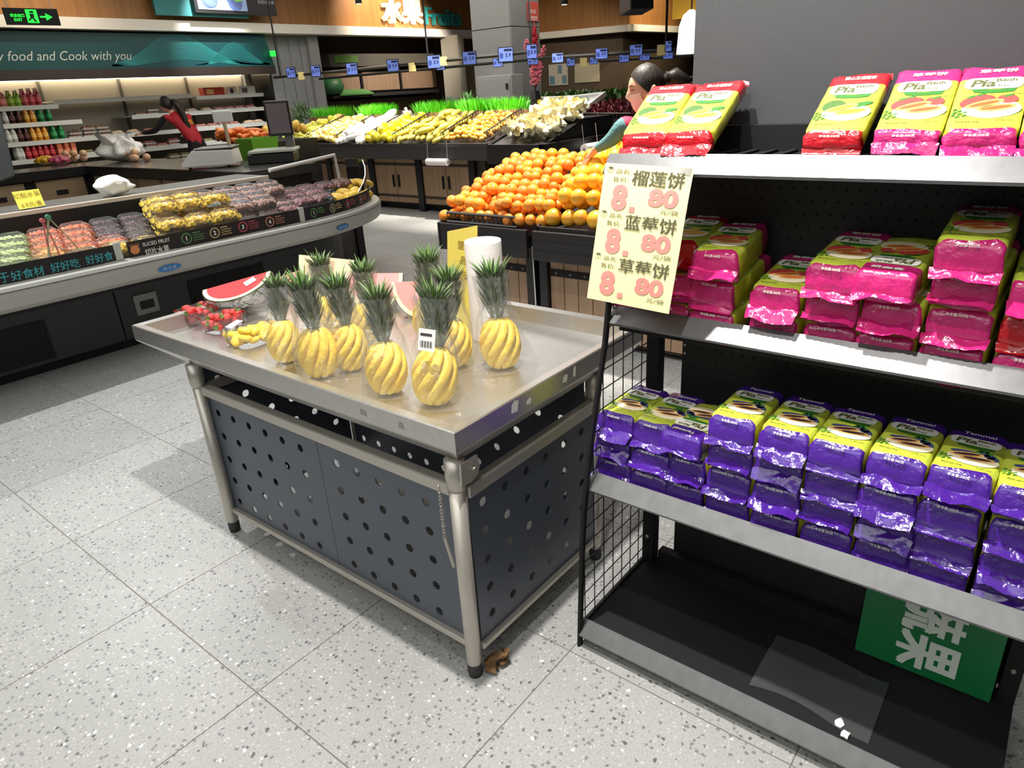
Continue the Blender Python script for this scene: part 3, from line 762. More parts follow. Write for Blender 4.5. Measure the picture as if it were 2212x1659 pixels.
stand_melon('pink watermelon wedge at the back right beside the yellow price card', atx(906, 607, 1.08), .1, 1.05, -.75, (222, 140, 134), 'melon_flesh_rose2', .05)

# ================================================================== strawberries in two clear boxes, pineapple chunks in a third
CLAM = film('clear_box', (1, 1, 1), .02, .08, 20, .05, .4)
def clambox(name, label, c, rz, sx, sy, h_):
    th = thing(name, label, 'box', c, rz)
    def sh(u, v):
        a = 2*PI*u; k = 1+.12*v; e = lambda t: math.copysign(abs(t)**.35, t)
        return (sx/2*k*e(math.cos(a)), sy/2*k*e(math.sin(a)), h_*v)
    mb = MB().grid(sh, 32, 3, closed_u=True); mb.face(range(31, -1, -1))
    part('tub', mb, [CLAM], th, smooth=True, world=False)
    return th
sb = thing('strawberry', 'ripe red strawberry in the clear box at the table corner', 'strawberry', (0, 0, 0), 0, 'strawberries in the clear boxes')
def sbs(u, v):
    a = 2*PI*u; r_ = .019*math.sin(PI*min(.96, v*.94+.03))**.6*(1-.45*(1-v)**2); return (r_*math.cos(a), r_*math.sin(a), .045*v)
part('berry', MB().grid(sbs, 12, 9, closed_u=True), [mat('strawberry_red', (196, 36, 40), .3, var=(120, .4, (222, 62, 56)), bump=(160, .6), coat=.4)], sb, smooth=True)
mb = MB()
for k in range(6): leaf(mb, (0, 0, .043), (math.cos(k*1.05), math.sin(k*1.05), .25), .016, .008, .3)
part('calyx', mb, [mat('calyx_green', (92, 128, 54), .6)], sb)
freeze(sb)
for bi, (px, py, rz) in enumerate(((405, 700, .15), (458, 718, .1))):
    q = atz(px, py, ZF); q.x += .05
    clambox('clear_box', ['clear plastic box of strawberries at the left end of the table', 'clear plastic box of strawberries next to the pineapple chunks'][bi], (q.x, q.y, ZF+.001), rz, .13, .1, .05)
    for k in range(13):
        x = -.045+.03*(k % 4)+RND.uniform(-.004, .004); y = -.033+.033*((k//4) % 3)+RND.uniform(-.004, .004); z = .004+.028*(k//12)+.016*(k % 2)
        M = TRS((q.x, q.y, ZF+.022+z), (0, 0, rz)) @ TRS((x, y, 0), (RND.uniform(.9, 2.2), RND.uniform(-.5, .5), RND.uniform(0, 6)))
        scatter('straw', sb, M @ TRS((0, 0, -.02)))
q = atz(535, 742, ZF); q.x += .03
clambox('chunk_tray', 'clear tray of yellow pineapple chunks with a white label', (q.x, q.y, ZF+.001), .1, .16, .12, .045)
ck = thing('pineapple_chunk', 'yellow pineapple chunk in the clear tray beside the strawberries', 'fruit piece', (0, 0, 0), 0, 'pineapple chunks in the tray')
def cks(u, v):
    a = 2*PI*u; r_ = .026*(.9+.1*math.cos(6*a))*math.sin(PI*(.12+.76*v))**.3; return (r_*math.cos(a), r_*math.sin(a), .022*v)
mb = MB().grid(cks, 14, 4, closed_u=True); mb.face(range(13, -1, -1)); mb.face(range(14*4, 14*5))
part('flesh', mb, [FLESH], ck, smooth=True); freeze(ck)
for k in range(14):
    x = -.056+.037*(k % 4)+RND.uniform(-.006, .006); y = -.036+.036*((k//4) % 3); z = .006+.024*(k//12)+.01*RND.random()
    scatter('chunk', ck, TRS((q.x+x, q.y+y, ZF+z+.006), (RND.uniform(-.6, .6), RND.uniform(-.6, .6), RND.uniform(0, 6))))
tag(part('price_card', MB().box(-.028, -.014, 0, .028, .014, .001).xf(TRS((q.x-.035, q.y+.052, ZF+.062), (.05, -.15, .2))), [PAPERW]), 'small white price label lying on the pineapple chunk tray', 'label')

# ================================================================== roll of bags and the yellow card behind it
q = atz(1045, 735, ZF)
rl = thing('bag_roll', 'tall white roll of plastic produce bags standing on the table', 'roll', (q.x+.03, q.y, ZF))
mb = MB().lathe([(.017, .003), (.056, .003), (.0575, .008), (.0575, .312), (.056, .318), (.0175, .318), (.017, .2), (.017, .003)], 32, (q.x+.03, q.y, ZF), cap=False)
part('roll', mb, [mat('roll_white', (236, 230, 226), .6, bump=((5, 5, 200), .05))], rl, smooth=True)
part('core', MB().lathe([(.0168, .31), (.0135, .31), (.0135, .1), (.0168, .1)], 20, (q.x+.03, q.y, ZF), cap=False), [mat('card_core', (150, 140, 128), .8)], rl)
yx = q.x+.1
tl, tr, br = atx(966, 500, yx), atx(1031, 487, yx), atx(1030, 700, yx)
bl = tl+(br-tr)
cd = thing('yellow_card', 'tall yellow price card standing behind the white bag roll', 'price card', ((bl.x+br.x)/2, (bl.y+br.y)/2, ZF))
part('card', MB().extrude([(yx, bl.y, ZF), (yx, br.y, ZF), (yx, tr.y, tr.z), (yx, tl.y, tl.z)], (.0015, 0, 0)), [mat('card_yellow', (228, 208, 96), .7)], cd)
mb = MB(); cy = (tl.y+tr.y)/2-.004; cz = tl.z-.06
for k, s_ in enumerate(('菠萝', '品名', '元/个')): write(mb, s_, (yx-.0006, cy-.003*k, cz-.05*k+.02), (0, -1, 0), (0, -.12, 1), h=.028, bold=.01)
part('lettering', mb, [mat('faint_ink', (176, 150, 70), .8)], cd)

# a dry husk on the floor by the table's front foot
q = atz(1064, 1448, .0)
mb = MB()
def husk(u, v):
    a = 2*PI*u; r_ = .02*(1-.4*v)*(1+.5*noise.noise(Vector((math.cos(a)*2, math.sin(a)*2, v*3)))); return (q.x+.02+.05*(v-.5)+.0+r_*math.cos(a)*.8, q.y-.0+r_*math.sin(a)+.012*math.sin(v*5), .004+.03*v+.010*noise.noise(Vector((a, v*4, 2)))+.008)
mb.grid(husk, 14, 8, closed_u=True)
mb.ball((q.x+.03, q.y-.016, .016), .016, .01, .008, 8, 5)
tag(part('dry_husk', mb, [mat('husk_brown', (84, 58, 34), .8, var=(60, .6, (136, 104, 68)), bump=(60, .8))], smooth=True), 'crumpled brown dry husk on the floor beside the front table foot', 'debris')
# ================================================================== black shelf rack for the cakes
SY0, SY1 = -2.41, -3.37
RAIL = mat('price_rail_alloy', (122, 122, 122), .34, metal=.6, var=((1.5, 40, 40), .8, (104, 104, 104)))
sh = thing('shelf_rack', 'black metal shelf rack with silver price rails and a wire mesh side', 'shelf', (.8, -2.9, 0))
BACKP = mat('peg_panel', (24, 24, 25), .55)
def shelf_board(z, xf, name='shelf_board', rise=0.0):
    o = part(name, MB().extrude([(xf, SY0-.006, z-.016), (xf, SY0-.006, z), (1.03, SY0-.006, z+rise), (1.03, SY0-.006, z+rise-.016)], (0, SY1-SY0+.006, 0)), [BLACKM], sh, bevel=.002); return o
def rail(board, xt, zt_, xb, zb_):
    prof = [(xt, zt_), (xt-.003, zt_+.0015), (xb-.004, zb_+.006), (xb-.002, zb_), (xb+.006, zb_), (xb+.008, zb_+.008), (xt+.004, zt_-.006)]
    part('price_rail', MB().extrude([(x, SY0+.004, z) for x, z in prof], (0, SY1-SY0-.008, 0)), [RAIL], board)
s0 = shelf_board(.066, .668, 'base_board'); rail(s0, .663, .077, .632, .036)
part('kick_plate', MB().box(.69, SY1, 0, .70, SY0-.02, .05), [mat('kick_grey', (70, 66, 60), .7)], sh)
s3 = shelf_board(.475, .727); rail(s3, .722, .516, .690, .474)
s2 = shelf_board(.886, .831, rise=.23*math.tan(math.radians(9))); rail(s2, .826, .936, .789, .897)
s1 = shelf_board(1.280, .814); rail(s1, .808, 1.293, .778, 1.252)
for k in range(22):   # ribs of the top board
    y = SY0-.04-k*.042; part('rib', MB().box(.83, y-.012, 1.28, 1.0, y, 1.286), [BLACKM], s1)
part('back_ledge', MB().box(1.005, SY1+.04, 1.28, 1.045, -2.52, 1.335), [BLACKM], s1)
for y in (SY0-.035, SY1):
    pst = part('upright', MB().box(.992, y, 0, 1.03, y+.035, 1.335), [BLACKM], sh)
    mbs = MB()
    for k in range(24): mbs.box(.9912, y+.012, .12+k*.05, .992, y+.022, .145+k*.05)
    part('slot_strip', mbs, [mat('slot_black', (6, 6, 6), .8)], pst, kind='stuff')
    for z in (.16, .3): part('bolt', MB().lathe([(.006, 0), (.004, .004)], 10).xf(TRS((.991, y+.018, z), (0, -PI/2, 0))), [STEELD], pst)
for z0, z1 in ((.075, .45), (.535, .86), (.9, 1.27)):
    bp = part('back_panel', MB().box(1.034, SY1+.03, z0, 1.044, -2.495, z1), [BACKP], sh)
    mbs = MB()
    nz_ = int((z1-z0-.03)/.028); 
    for j in range(nz_):
        for k in range(29):
            y = -2.52-k*.028-(.014 if j % 2 else 0); z = z0+.02+j*.028
            ellipse(mbs, (1.0335, y, z), (0, -1, 0), (0, 0, 1), .0035, .0035, 0, 6)
    part('peg_holes', mbs, [mat('slot_black')], bp, kind='stuff')
part('rear_rail', MB().box(1.0, SY1+.04, .066, 1.03, -2.46, .115), [BLACKM], sh)
# white punched strip beside the left upright
mbs = MB()
for k in range(4): ellipse(mbs, (1.033, -2.502, .83-.024*k-.0), (0, -1, 0), (0, 0, 1), .0038, .0038, 0, 10)
part('punched_strip', mbs, [mat('hole_light', (190, 182, 170), .7)], sh)
# left side: bent front post and wire mesh
post = [(.636, SY0, .0), (.642, SY0, .1), (.655, SY0, .29), (.670, SY0, .43), (.70, SY0, .58), (.737, SY0, .72), (.775, SY0, .85), (.792, SY0, .94), (.797, SY0, 1.05), (.797, SY0, 1.25)]
part('side_post', MB().tube(post, .0085, 8, flat=(.7, 1.3)), [BLACKM], sh, smooth=True)
def post_x(z):
    for a, b in zip(post[:-1], post[1:]):
        if a[2] <= z <= b[2]: t = (z-a[2])/(b[2]-a[2]); return a[0]*(1-t)+b[0]*t
    return .797
sm = part('mesh_frame', MB().box(.635, SY0-.006, .05, .995, SY0+.004, .072), [BLACKM], sh)
for k in range(7):
    x = .665+k*.05
    z0 = .06
    while post_x(z0) > x+.001 and z0 < 1.2: z0 += .01
    zs = [.06+.01*i for i in range(120) if post_x(.06+.01*i) < x]
    if zs: part('mesh_wire', MB().tube([(x, SY0, min(zs)), (x, SY0, max(zs))], .0016, 5), [BLACKM], sm)
for k in range(22):
    z = .11+k*.052
    part('mesh_wire', MB().tube([(post_x(z), SY0-.002, z), (.995, SY0-.002, z)], .0016, 5), [BLACKM], sm)
# tall grey board above and behind the rack
bo = part('grey_backboard', MB().box(1.05, -4.4, 1.0, 1.095, -2.484, 2.5), [mat('board_grey', (76, 77, 79), .65, var=(220, .5, (68, 69, 71)))])
tag(bo, 'plain grey board standing behind the top of the cake shelf', 'board')

# ================================================================== bags of cakes
LIME = mat('wrapper_lime', (188, 200, 62), .3, coat=.4, var=(20, .9, (196, 206, 80)), bump=(26, .08))
OLIVE = mat('wrapper_side', (188, 182, 52), .28, coat=.5, bump=(30, .25))
KIND = {'purple': (72, 32, 138), 'pink': (196, 38, 112), 'red': (186, 18, 32)}
def endmat(k): return mat('wrapper_'+k, KIND[k], .2, coat=.6, bump=(30, .7))
CREAM = mat('print_cream', (240, 226, 190), .5); WHITEI = mat('print_white', (244, 242, 232), .45); GREENI = mat('print_green', (52, 122, 44), .5)
CRUST = mat('print_crust', (232, 178, 96), .5); INKO = mat('print_olive_ink', (88, 92, 42), .6); GOLDI = mat('print_gold', (214, 150, 50), .4)
FILL = {'purple': (64, 40, 56), 'pink': (214, 96, 50), 'red': (240, 190, 40)}
FRUIT = {'purple': (52, 62, 104), 'pink': (206, 62, 56), 'red': (62, 100, 34)}
PL, PW, PH = .215, .106, .066
def cake_pack(kind, seed):
    rd = random.Random(seed*13+5)
    th = thing('cake_bag', 'bag', 'cake bag', (0, 0, 0))
    nsec = 26; nk = 20
    secs = []
    for i in range(nsec):
        t = i/(nsec-1); X = PL*t
        fr = min(1, X/.02); bk = min(1, (PL-X)/.016)
        hh = PH*(.22+.78*min(1, X/.016)**.6)*(.25+.75*bk**.7)
        wid = PW*(.97+.03*bk)*(1.0 if X > .02 else .96)
        zc = hh/2 if bk >= 1 else hh/2+(1-bk)*.012
        if X < .016: zc = hh/2+.008*(1-X/.016)
        ring = []
        for k in range(nk):
            a = 2*PI*k/nk; ca, sa = math.cos(a), math.sin(a); e = .28
            y = wid/2*math.copysign(abs(ca)**e, ca); z = zc+hh/2*math.copysign(abs(sa)**e, sa)
            cr = noise.noise(Vector((X*40+seed*3.1, y*42, z*42)))
            amp = .0012 if .02 < X < PL-.02 else .0075
            if abs(ca) < .9 and sa > 0 and .02 < X < PL-.02: amp = 0.0
            ring.append(Vector((X+cr*amp*.6, y+cr*amp*(1 if abs(ca) > .6 else .2), max(z+cr*amp, 0.0))))
        secs.append(ring)
    mb = MB(); n = 0
    for r_ in secs: mb.v += r_
    hx0, hx1 = .016, PL*.775
    for i in range(nsec-1):
        xm = (i+.5)/(nsec-1)*PL
        for k in range(nk):
            j = (k+1) % nk; a = 2*PI*(k+.5)/nk
            side = 1 if hx0 <= xm <= hx1 else 0
            m_ = 0 if side == 0 else (1 if math.sin(a) > .25 else 2)
            mb.face((i*nk+k, i*nk+j, (i+1)*nk+j, (i+1)*nk+k), m_)
    mb.face(range(nk-1, -1, -1), 0); mb.face(range((nsec-1)*nk, nsec*nk), 0)
    body = part('wrapper', mb, [endmat(kind), LIME, OLIVE], th, smooth=True)
    # crimped seal flaps at both ends
    def flap(x0, sgn, z0, ang, ln):
        def fn(u, v):
            y = (u-.5)*PW*(1.02-.06*v+.03*math.sin(seed*2.0)); d = ln*v
            zz = z0+math.sin(ang)*d+.007*noise.noise(Vector((u*4+seed, v*2, 1.5)))+.004*math.sin(u*PI*2+seed)*v
            return (x0+sgn*math.cos(ang)*d+.0009*math.sin(u*90)*(v > .6), y, max(zz, .0015))
        return MB().grid(fn, 22, 5)
    part('seal_flap', flap(.001, -1, .014+.026*rd.random(), rd.uniform(-1.2, -.1), .022+.012*rd.random()), [endmat(kind)], th, smooth=True)
    part('seal_flap', flap(PL-.001, 1, .024, rd.uniform(-.2, .5), .016), [endmat(kind)], th, smooth=True)
    Zt = PH+.0012
    P = lambda p, q: Vector((PL*p, -q*PW/2, Zt))   # p: 0 at the front end, 1 at the head; q: -1 left .. 1 right for the reader
    RR, UU = Vector((0, -1, 0)), Vector((1, 0, 0))
    # picture of the sliced cake
    mb = MB()
    ellipse(mb, P(.33, .12), RR, UU, .043, .026, 0, 18)
    fm = 3
    if kind == 'pink':
        ellipse(mb, P(.435, -.3), RR, UU, .027, .018, fm, 14, .4, .0003); ellipse(mb, P(.46, .5), RR, UU, .016, .012, fm, 12, -.3, .0003)
        for q, p in ((-.5, .5), (-.25, .53), (.5, .505)): ellipse(mb, P(p, q), RR, UU, .008, .003, 4, 8, .5, .0005)
    elif kind == 'purple':
        for q, p in ((.42, .48), (.58, .45), (.7, .41)): ellipse(mb, P(p, q), RR, UU, .010, .010, fm, 12, 0, .0003)
        ellipse(mb, P(.45, -.2), RR, UU, .024, .007, fm, 12, .15, .0002)
        for q, p, r_ in ((.22, .50, .9), (.36, .515, -.2), (.5, .51, -.9)): ellipse(mb, P(p, q), RR, UU, .010, .004, 4, 8, r_, .0005)
    else:
        ellipse(mb, P(.43, -.38), RR, UU, .021, .02, fm, 16, 0, .0003); ellipse(mb, P(.44, .42), RR, UU, .025, .007, 4, 12, .35, .0004)
    for p, q, r_ in ((.40, -.1, .35), (.345, .25, .18)):
        ellipse(mb, P(p, q), RR, UU, .029, .0095, 1, 14, r_, .0006); ellipse(mb, P(p, q), RR, UU, .023, .005, 2, 12, r_, .0009)
    for p, q in ((.31, -.72), (.29, -.85), (.27, -.7), (.255, -.88), (.235, -.74), (.33, -.86), (.25, -.56), (.29, -.55)): ellipse(mb, P(p, q), RR, UU, .0042, .0019, 4, 8, .5, .0002)
    part('printed_picture', mb, [CREAM, CRUST, mat('fill_'+kind, FILL[kind], .5), mat('fruit_'+kind, FRUIT[kind], .5, var=(300, .4, tuple(min(255, c+22) for c in FRUIT[kind]))), GREENI], th)
    # logo badge with its ribbon
    mb = MB(); out = []
    for k in range(28):
        t = 2*PI*k/28; x = .043*math.copysign(abs(math.cos(t))**.55, math.cos(t)); y = .0205*math.copysign(abs(math.sin(t))**.75, math.sin(t))*(1+.18*math.cos(2*t))
        out.append(P(.685, 0)+RR*x+UU*(y+.003*math.cos(t*1.0)**2*0)+Vector((0, 0, .0004)))
    rib = []
    for k in range(9): t = k/8; rib.append(P(.605, 0)+RR*(-.026+.058*t)+UU*(-.009-.003*math.sin(t*PI))+Vector((0, 0, .0002)))
    for k in range(9): t = 1-k/8; rib.append(P(.605, 0)+RR*(-.03+.066*t)+UU*(.002-.004*math.sin(t*PI))+Vector((0, 0, .0002)))
    mb.poly(rib, 1); mb.poly(out, 0)
    bd = part('logo_badge', mb, [WHITEI, GREENI], th)
    mb = MB(); up3 = .0007
    write(mb, 'Pía', P(.685, -.26), RR, UU, h=.022, w=.036, bold=.03, shear=.15, lift=up3)
    write(mb, 'Bánh', P(.725, .34), RR, UU, h=.0105, w=.03, bold=.03, shear=.1, lift=up3)
    write(mb, 'chay', P(.645, .25), RR, UU, h=.009, w=.024, bold=.01, shear=.25, lift=up3)
    part('logo_lettering', mb, [INKO], bd)
    # other print
    mb = MB()
    head = {'purple': 'Tammai', 'pink': '草莓饼', 'red': '猫山王榴莲饼'}[kind]
    hd = part('header_lettering', write(MB(), head, P(.86, .05), RR, (1, 0, 0), h=.011, w=.056, bold=.02, shear=.1 if kind == 'purple' else 0, lift=.0004), [WHITEI], th)
    write(mb, 'NEW', P(.53, .8), RR, UU, w=.013, lift=.0003); ringmark(mb, P(.53, .8), RR, UU, .0095, .0102, 0, 16, .0003)
    write(mb, 'Bánh pía chay', P(.165, -.42), RR, UU, w=.034, bold=.01, lift=.0003); write(mb, 'Vị đặc biệt', P(.18, .55), RR, UU, w=.026, lift=.0003)
    part('small_lettering', mb, [INKO], th)
    part('weight_lettering', write(MB(), '净含量:300克', (.0085, .004, PH*.86), RR, (.55, 0, .85), w=.036, bold=.01, lift=.004), [WHITEI], th)
    return freeze(th)
PACK = {(k, s): cake_pack(k, s) for k, n in (('purple', 7), ('pink', 7), ('red', 3)) for s in range(n)}
_pk = {}
def put_pack(kind, M, label, group, s=None):
    _pk[kind] = _pk.get(kind, -1)+1
    n = {'purple': 7, 'pink': 7, 'red': 3}[kind]; s = (_pk[kind]*5) % n if s is None else s
    return scatter(('pack', kind, s), PACK[(kind, s)], M, label, group)
ordw = ['first', 'second', 'third', 'fourth', 'fifth', 'sixth', 'seventh', 'eighth', 'ninth']
# -- lowest loaded shelf: nine purple stacks
cols = [(-2.445, 3), (-2.55, 3), (-2.6415, 3), (-2.7485, 4), (-2.8615, 4), (-2.971, 4), (-3.076, 4), (-3.182, 4), (-3.29, 4)]
for ci, (yc_, n) in enumerate(cols):
    for j in range(n):
        z = .475+.0005+j*.0665; top = j == n-1
        flip = (ci == 2 and top)
        dx = .742+RND.uniform(-.006, .008)+(0 if not top else .006); rz = RND.uniform(-.05, .05)
        if flip: M = TRS((dx+PL-.012, yc_, z), (0, 0, PI+rz))
        else: M = TRS((dx, yc_+RND.uniform(-.004, .004), z), (0, 0, rz))
        if flip: lab = 'purple and lime cake bag turned head first on top of the third stack'
        elif top: lab = 'purple and lime blueberry cake bag on top of the %s purple stack from the left' % ordw[ci]
        else: lab = 'purple cake bag %s the %s purple stack from the left' % (['at the bottom of', 'second from the bottom in', 'third from the bottom in'][j], ordw[ci])
        put_pack('purple', M, lab, 'purple cake bags on the low shelf')
# -- middle shelf: pink stacks, two red bags
cols = [(-2.46, 3), (-2.552, 3), (-2.655, 3), (-2.79, 2), (-2.90, 3), (-3.01, 3), (-3.122, 4), (-3.24, 3)]
for ci, (yc_, n) in enumerate(cols):
    for j in range(n):
        z = .886+.0005+j*.0665; top = j == n-1; kind = 'pink'
        dx = .838+RND.uniform(-.006, .010)-(.008 if j == 0 else 0); rz = RND.uniform(-.07, .07); flip = (ci == 5 and top)
        lab = None
        if ci == 1 and top: kind = 'red'; lab = 'red and lime durian cake bag behind the yellow price sheet on the middle shelf'; dx += .03
        if ci == 7 and j == 1: kind = 'red'; lab = 'red cake bag lying among the pink ones at the right end of the middle shelf'
        if ci == 7 and j == 2: kind = 'pink'
        if lab is None:
            if flip: lab = 'pink and lime cake bag turned head first on top of the sixth pink stack'
            elif top: lab = 'pink and lime strawberry cake bag on top of the %s pink stack from the left' % ordw[ci]
            else: lab = 'pink cake bag %s the %s pink stack from the left' % (['at the bottom of', 'second from the bottom in', 'third from the bottom in'][j], ordw[ci])
        M = TRS((dx+PL-.015, yc_, z), (0, 0, PI+rz)) if flip else TRS((dx, yc_+RND.uniform(-.004, .004), z), (0, 0, rz))
        al = -math.radians(9); M = Matrix.Translation((.80, 0, .886)) @ Matrix.Rotation(al, 4, 'Y') @ Matrix.Translation((-.80, 0, -.886)) @ M
        put_pack(kind, M, lab, 'pink cake bags on the middle shelf' if kind == 'pink' else 'red durian cake bags')
# -- top shelf: bags leaning back
tilt = -math.radians(29)
for yc_, kind, lab, rz in ((-2.478, 'red', 'red and lime durian cake bag at the left end of the top shelf', .1), (-2.582, 'red', 'red and lime durian cake bag beside the leftmost one on the top shelf', .03),
                       (-2.868, 'red', 'red and lime durian cake bag alone in the middle of the top shelf', .02), (-2.99, 'pink', 'pink and lime strawberry cake bag next to the lone durian bag on the top shelf', .04),
                       (-3.098, 'pink', 'pink and lime strawberry cake bag second from the right on the top shelf', .05), (-3.205, 'pink', 'pink and lime strawberry cake bag cut by the picture edge on the top shelf', .03)):
    M = TRS((.830, yc_, 1.297), (0, tilt, rz), (1.03, 1, .52))
    put_pack(kind, M, lab, 'cake bags leaning on the top shelf')

# ================================================================== yellow price sheet clipped to the top rail
TL = Vector((.769, -2.418, 1.278)); RG = Vector((0, -.2075, -.008)); DN = Vector((-.06, .016, -.294))
ps = thing('price_sheet', 'pale yellow price sheet with red 8.80 prices hanging from the top rail', 'price sign', TL+RG*.5+DN)
SHEET = mat('sheet_yellow', (244, 236, 172), .75)
nS = RG.cross(-DN).normalized(); nS = nS if nS.x < 0 else -nS
def S(u, v): 
    bow = .006*math.sin(PI*v)*math.sin(PI*(u*.8+.1))+.004*math.sin(v*7)*(1-v)*.5
    return TL+RG*u+DN*v+nS*bow
mb = MB().grid(lambda u, v: S(u, 1-v), 8, 12); part('sheet', mb, [SHEET], ps, smooth=True)
INKB = mat('sheet_ink', (96, 92, 66), .7); INKR = mat('sheet_red', (232, 138, 128), .7)
def sheet_text(name, items, m_):
    for s_, u, v, w_, h_, bold in items:
        mb = MB(); n = len(mb.v); write(mb, s_, (0, 0, 0), (1, 0, 0), (0, 1, 0), w=w_, h=h_, bold=bold)
        for i in range(n, len(mb.v)): p = mb.v[i]; mb.v[i] = S(u+p.x, v-p.y)+nS*(.0012+p.z)
        part(name, mb, [m_], ps)
names = ['榴莲饼', '蓝莓饼', '草莓饼']
for k in range(3):
    o = .312*k
    sheet_text('name_lettering', [(names[k], .64, .088+o, .58, .105, .011), ('品名:', .235, .052+o, .17, .033, 0), ('售价:', .215, .108+o, .18, .036, 0), ('元/袋', .825, .305+o, .2, .036, 0)], INKB)
    sheet_text('price_lettering', [('8', .235, .235+o, .19, .185, .05), ('80', .735, .215+o, .33, .125, .045)], INKR)
    mb = MB()
    c0 = S(.405, .31+o)+nS*.0012; ru, rd_ = RG*.032, DN*.019
    mb.quad(c0-ru+rd_, c0+ru+rd_, c0+ru-rd_, c0-ru-rd_); part('decimal_point', mb, [INKR], ps)
    mb = MB(); cc_ = S(.075, .045+o)+nS*.0012; ringmark(mb, cc_, RG, -DN, .0066, .0074, 0, 18); ellipse(mb, cc_+(-DN).normalized()*.004, RG, -DN, .006, .002, 0, 8); ellipse(mb, cc_-(-DN).normalized()*.003, RG, -DN, .0022, .0007, 0, 8)
    part('round_stamp', mb, [INKB], ps)
part('tape', MB().extrude([S(.86, -.02)+nS*.001, S(.98, -.01)+nS*.001, S(.97, .05)+nS*.001, S(.85, .04)+nS*.001], nS*.0003), [film('tape_film', (1, 1, 1), .05, .2, 0)], ps)

# ================================================================== on the bottom board
gb = thing('green_sign_board', 'dark green board with sideways white Chinese characters leaning under the lowest loaded shelf', 'sign', (.955, -3.19, .07))
GB = mat('board_green', (10, 112, 58), .45)
A_, B_ = Vector((.965, -3.035, .0695)), Vector((.965, -3.325, .0695)); UPg = Vector((.03, 0, .36))
part('panel', MB().extrude([A_, B_, B_+UPg, A_+UPg], (.004, 0, 0)), [GB], gb)
mb = MB()
for s_, v in (('蔬', .17), ('果', .065)):
    c = A_.lerp(B_, .52)+UPg.normalized()*v+Vector((-.0012, 0, 0)); write(mb, s_, c, -UPg, (0, -1, 0), w=.095, h=.125, bold=.035)
part('lettering', mb, [mat('board_white', (214, 222, 212), .5)], gb)
cs = MB().grid(lambda u, v: (.70+.2*v+.01*math.sin(u*5), -2.86-.27*u, .0685+.002+.006*max(0, math.sin(u*4+v*3))), 10, 6)
tag(part('clear_sheet', cs, [film('clear_sheet', (1, 1, 1), .02, .05, 8, .08, .5)], smooth=True), 'clear plastic sheet lying on the empty bottom board', 'plastic sheet')
for k, (px, py, lab) in enumerate(((1812, 1563, 'small white scrap of paper nearer the back of the empty bottom board'), (1826, 1588, 'torn white scrap of paper nearest the front rail of the bottom board'))):
    q = atz(px, py, .068); rd = random.Random(k)
    mb = MB().extrude([q+Vector((.016*math.cos(a)*rd.uniform(.5, 1.1), .011*math.sin(a)*rd.uniform(.6, 1.2), .0005)) for a in [i*PI/4 for i in range(8)]], (0, 0, .003))
    tag(part('paper_scrap', mb, [PAPERW]), lab, 'scrap')
# ================================================================== chilled island case for cut fruit (left)
BUMP = mat('bumper_grey', (178, 176, 168), .4)
CASEB = mat('case_charcoal', (58, 58, 60), .5)
CASED = mat('case_black', (22, 22, 22), .55)
GLASS = film('case_glass', (.96, .99, .98), .02, .02, 0, .02)
cs_ = thing('chilled_case', 'long chilled island case of cut fruit with a rounded end', 'display case', (1.5, 1.6, 0))
ends = [atz(px, py, .725) for px, py in ((655, 446), (690, 440.5), (717, 436), (745, 430), (773, 423), (793, 414), (807, 404), (813.5, 398))]
yS = 1.15
path = [Vector((-1.6, yS, 0)), Vector((.3, yS, 0)), Vector((1.2, yS, 0)), Vector((2.0, yS, 0))]
xe0 = ends[0].x
arc0 = Vector((xe0-.15, yS, 0)); path.append(arc0)
RX, RY = ends[-1].x+.05-arc0.x, .95     # rounded corner as a quarter ellipse
for k in range(1, 13):
    a = PI/2*k/12; path.append(Vector((arc0.x+RX*math.sin(a), yS+RY*(1-math.cos(a)), 0)))
path.append(path[-1]+Vector((0, .6, 0)))
def sweep(prof, p0=0, p1=None, m=0, closed=True):
    """sweep an (outward offset, z) profile along the case outline"""
    pts = path[p0:p1]; rs = []
    for i, p in enumerate(pts):
        gi = p0+i; t = (path[min(gi+1, len(path)-1)]-path[max(gi-1, 0)]).normalized(); n = Vector((t.y, -t.x, 0))
        rs.append([Vector((p.x+n.x*o, p.y+n.y*o, z)) for o, z in prof])
    return MB().rings(rs, m, closed, closed)
part('bumper', sweep([(-.27, .485), (.03, .485), (.06, .495), (.074, .515), (.082, .57), (.082, .6), (.07, .622), (.0, .632), (-.06, .632), (-.27, .6)]), [BUMP], cs_, smooth=False)
part('bumper_groove', sweep([(.0815, .6015), (.084, .600), (.084, .606), (.079, .609)]), [mat('groove_grey', (104, 104, 102), .6)], cs_)
part('kick', sweep([(-.36, 0), (-.36, .06), (-.42, .06), (-.42, 0)]), [CASED], cs_)
part('recess', sweep([(-.27, .40), (-.27, .485), (-.4, .485), (-.4, .40)]), [CASED], cs_)
# lower body: separate panels along the straight run, one bent panel round the end
xs_ = [-1.6, .02, 1.14, 2.35]
for x0, x1 in zip(xs_[:-1], xs_[1:]):
    part('body_panel', MB().box(x0+.004, 1.452, .065, x1-.004, 1.475, .40), [CASEB], cs_, bevel=.003)
part('body_panel', sweep([(-.3, .065), (-.3, .40), (-.33, .40), (-.33, .065)], 3), [CASEB], cs_)
part('body_core', MB().box(-1.6, 1.5, .01, 2.6, 2.35, .6), [CASED], cs_)
for x0, x1, zz0, zz1 in ((.36, .72, .09, .33), (1.62, 2.22, .09, .35)):     # vent grilles
    gr = part('vent_grille', MB().box(x0, 1.446, zz0, x1, 1.455, zz1), [mat('grille_black', (14, 14, 14), .6)], cs_)
    nb = int((x1-x0)/.02)
    for k in range(nb): part('vent_slat', MB().box(x0+.006+k*.02, 1.441, zz0+.01, x0+.012+k*.02, 1.447, zz1-.01), [CASED], gr)
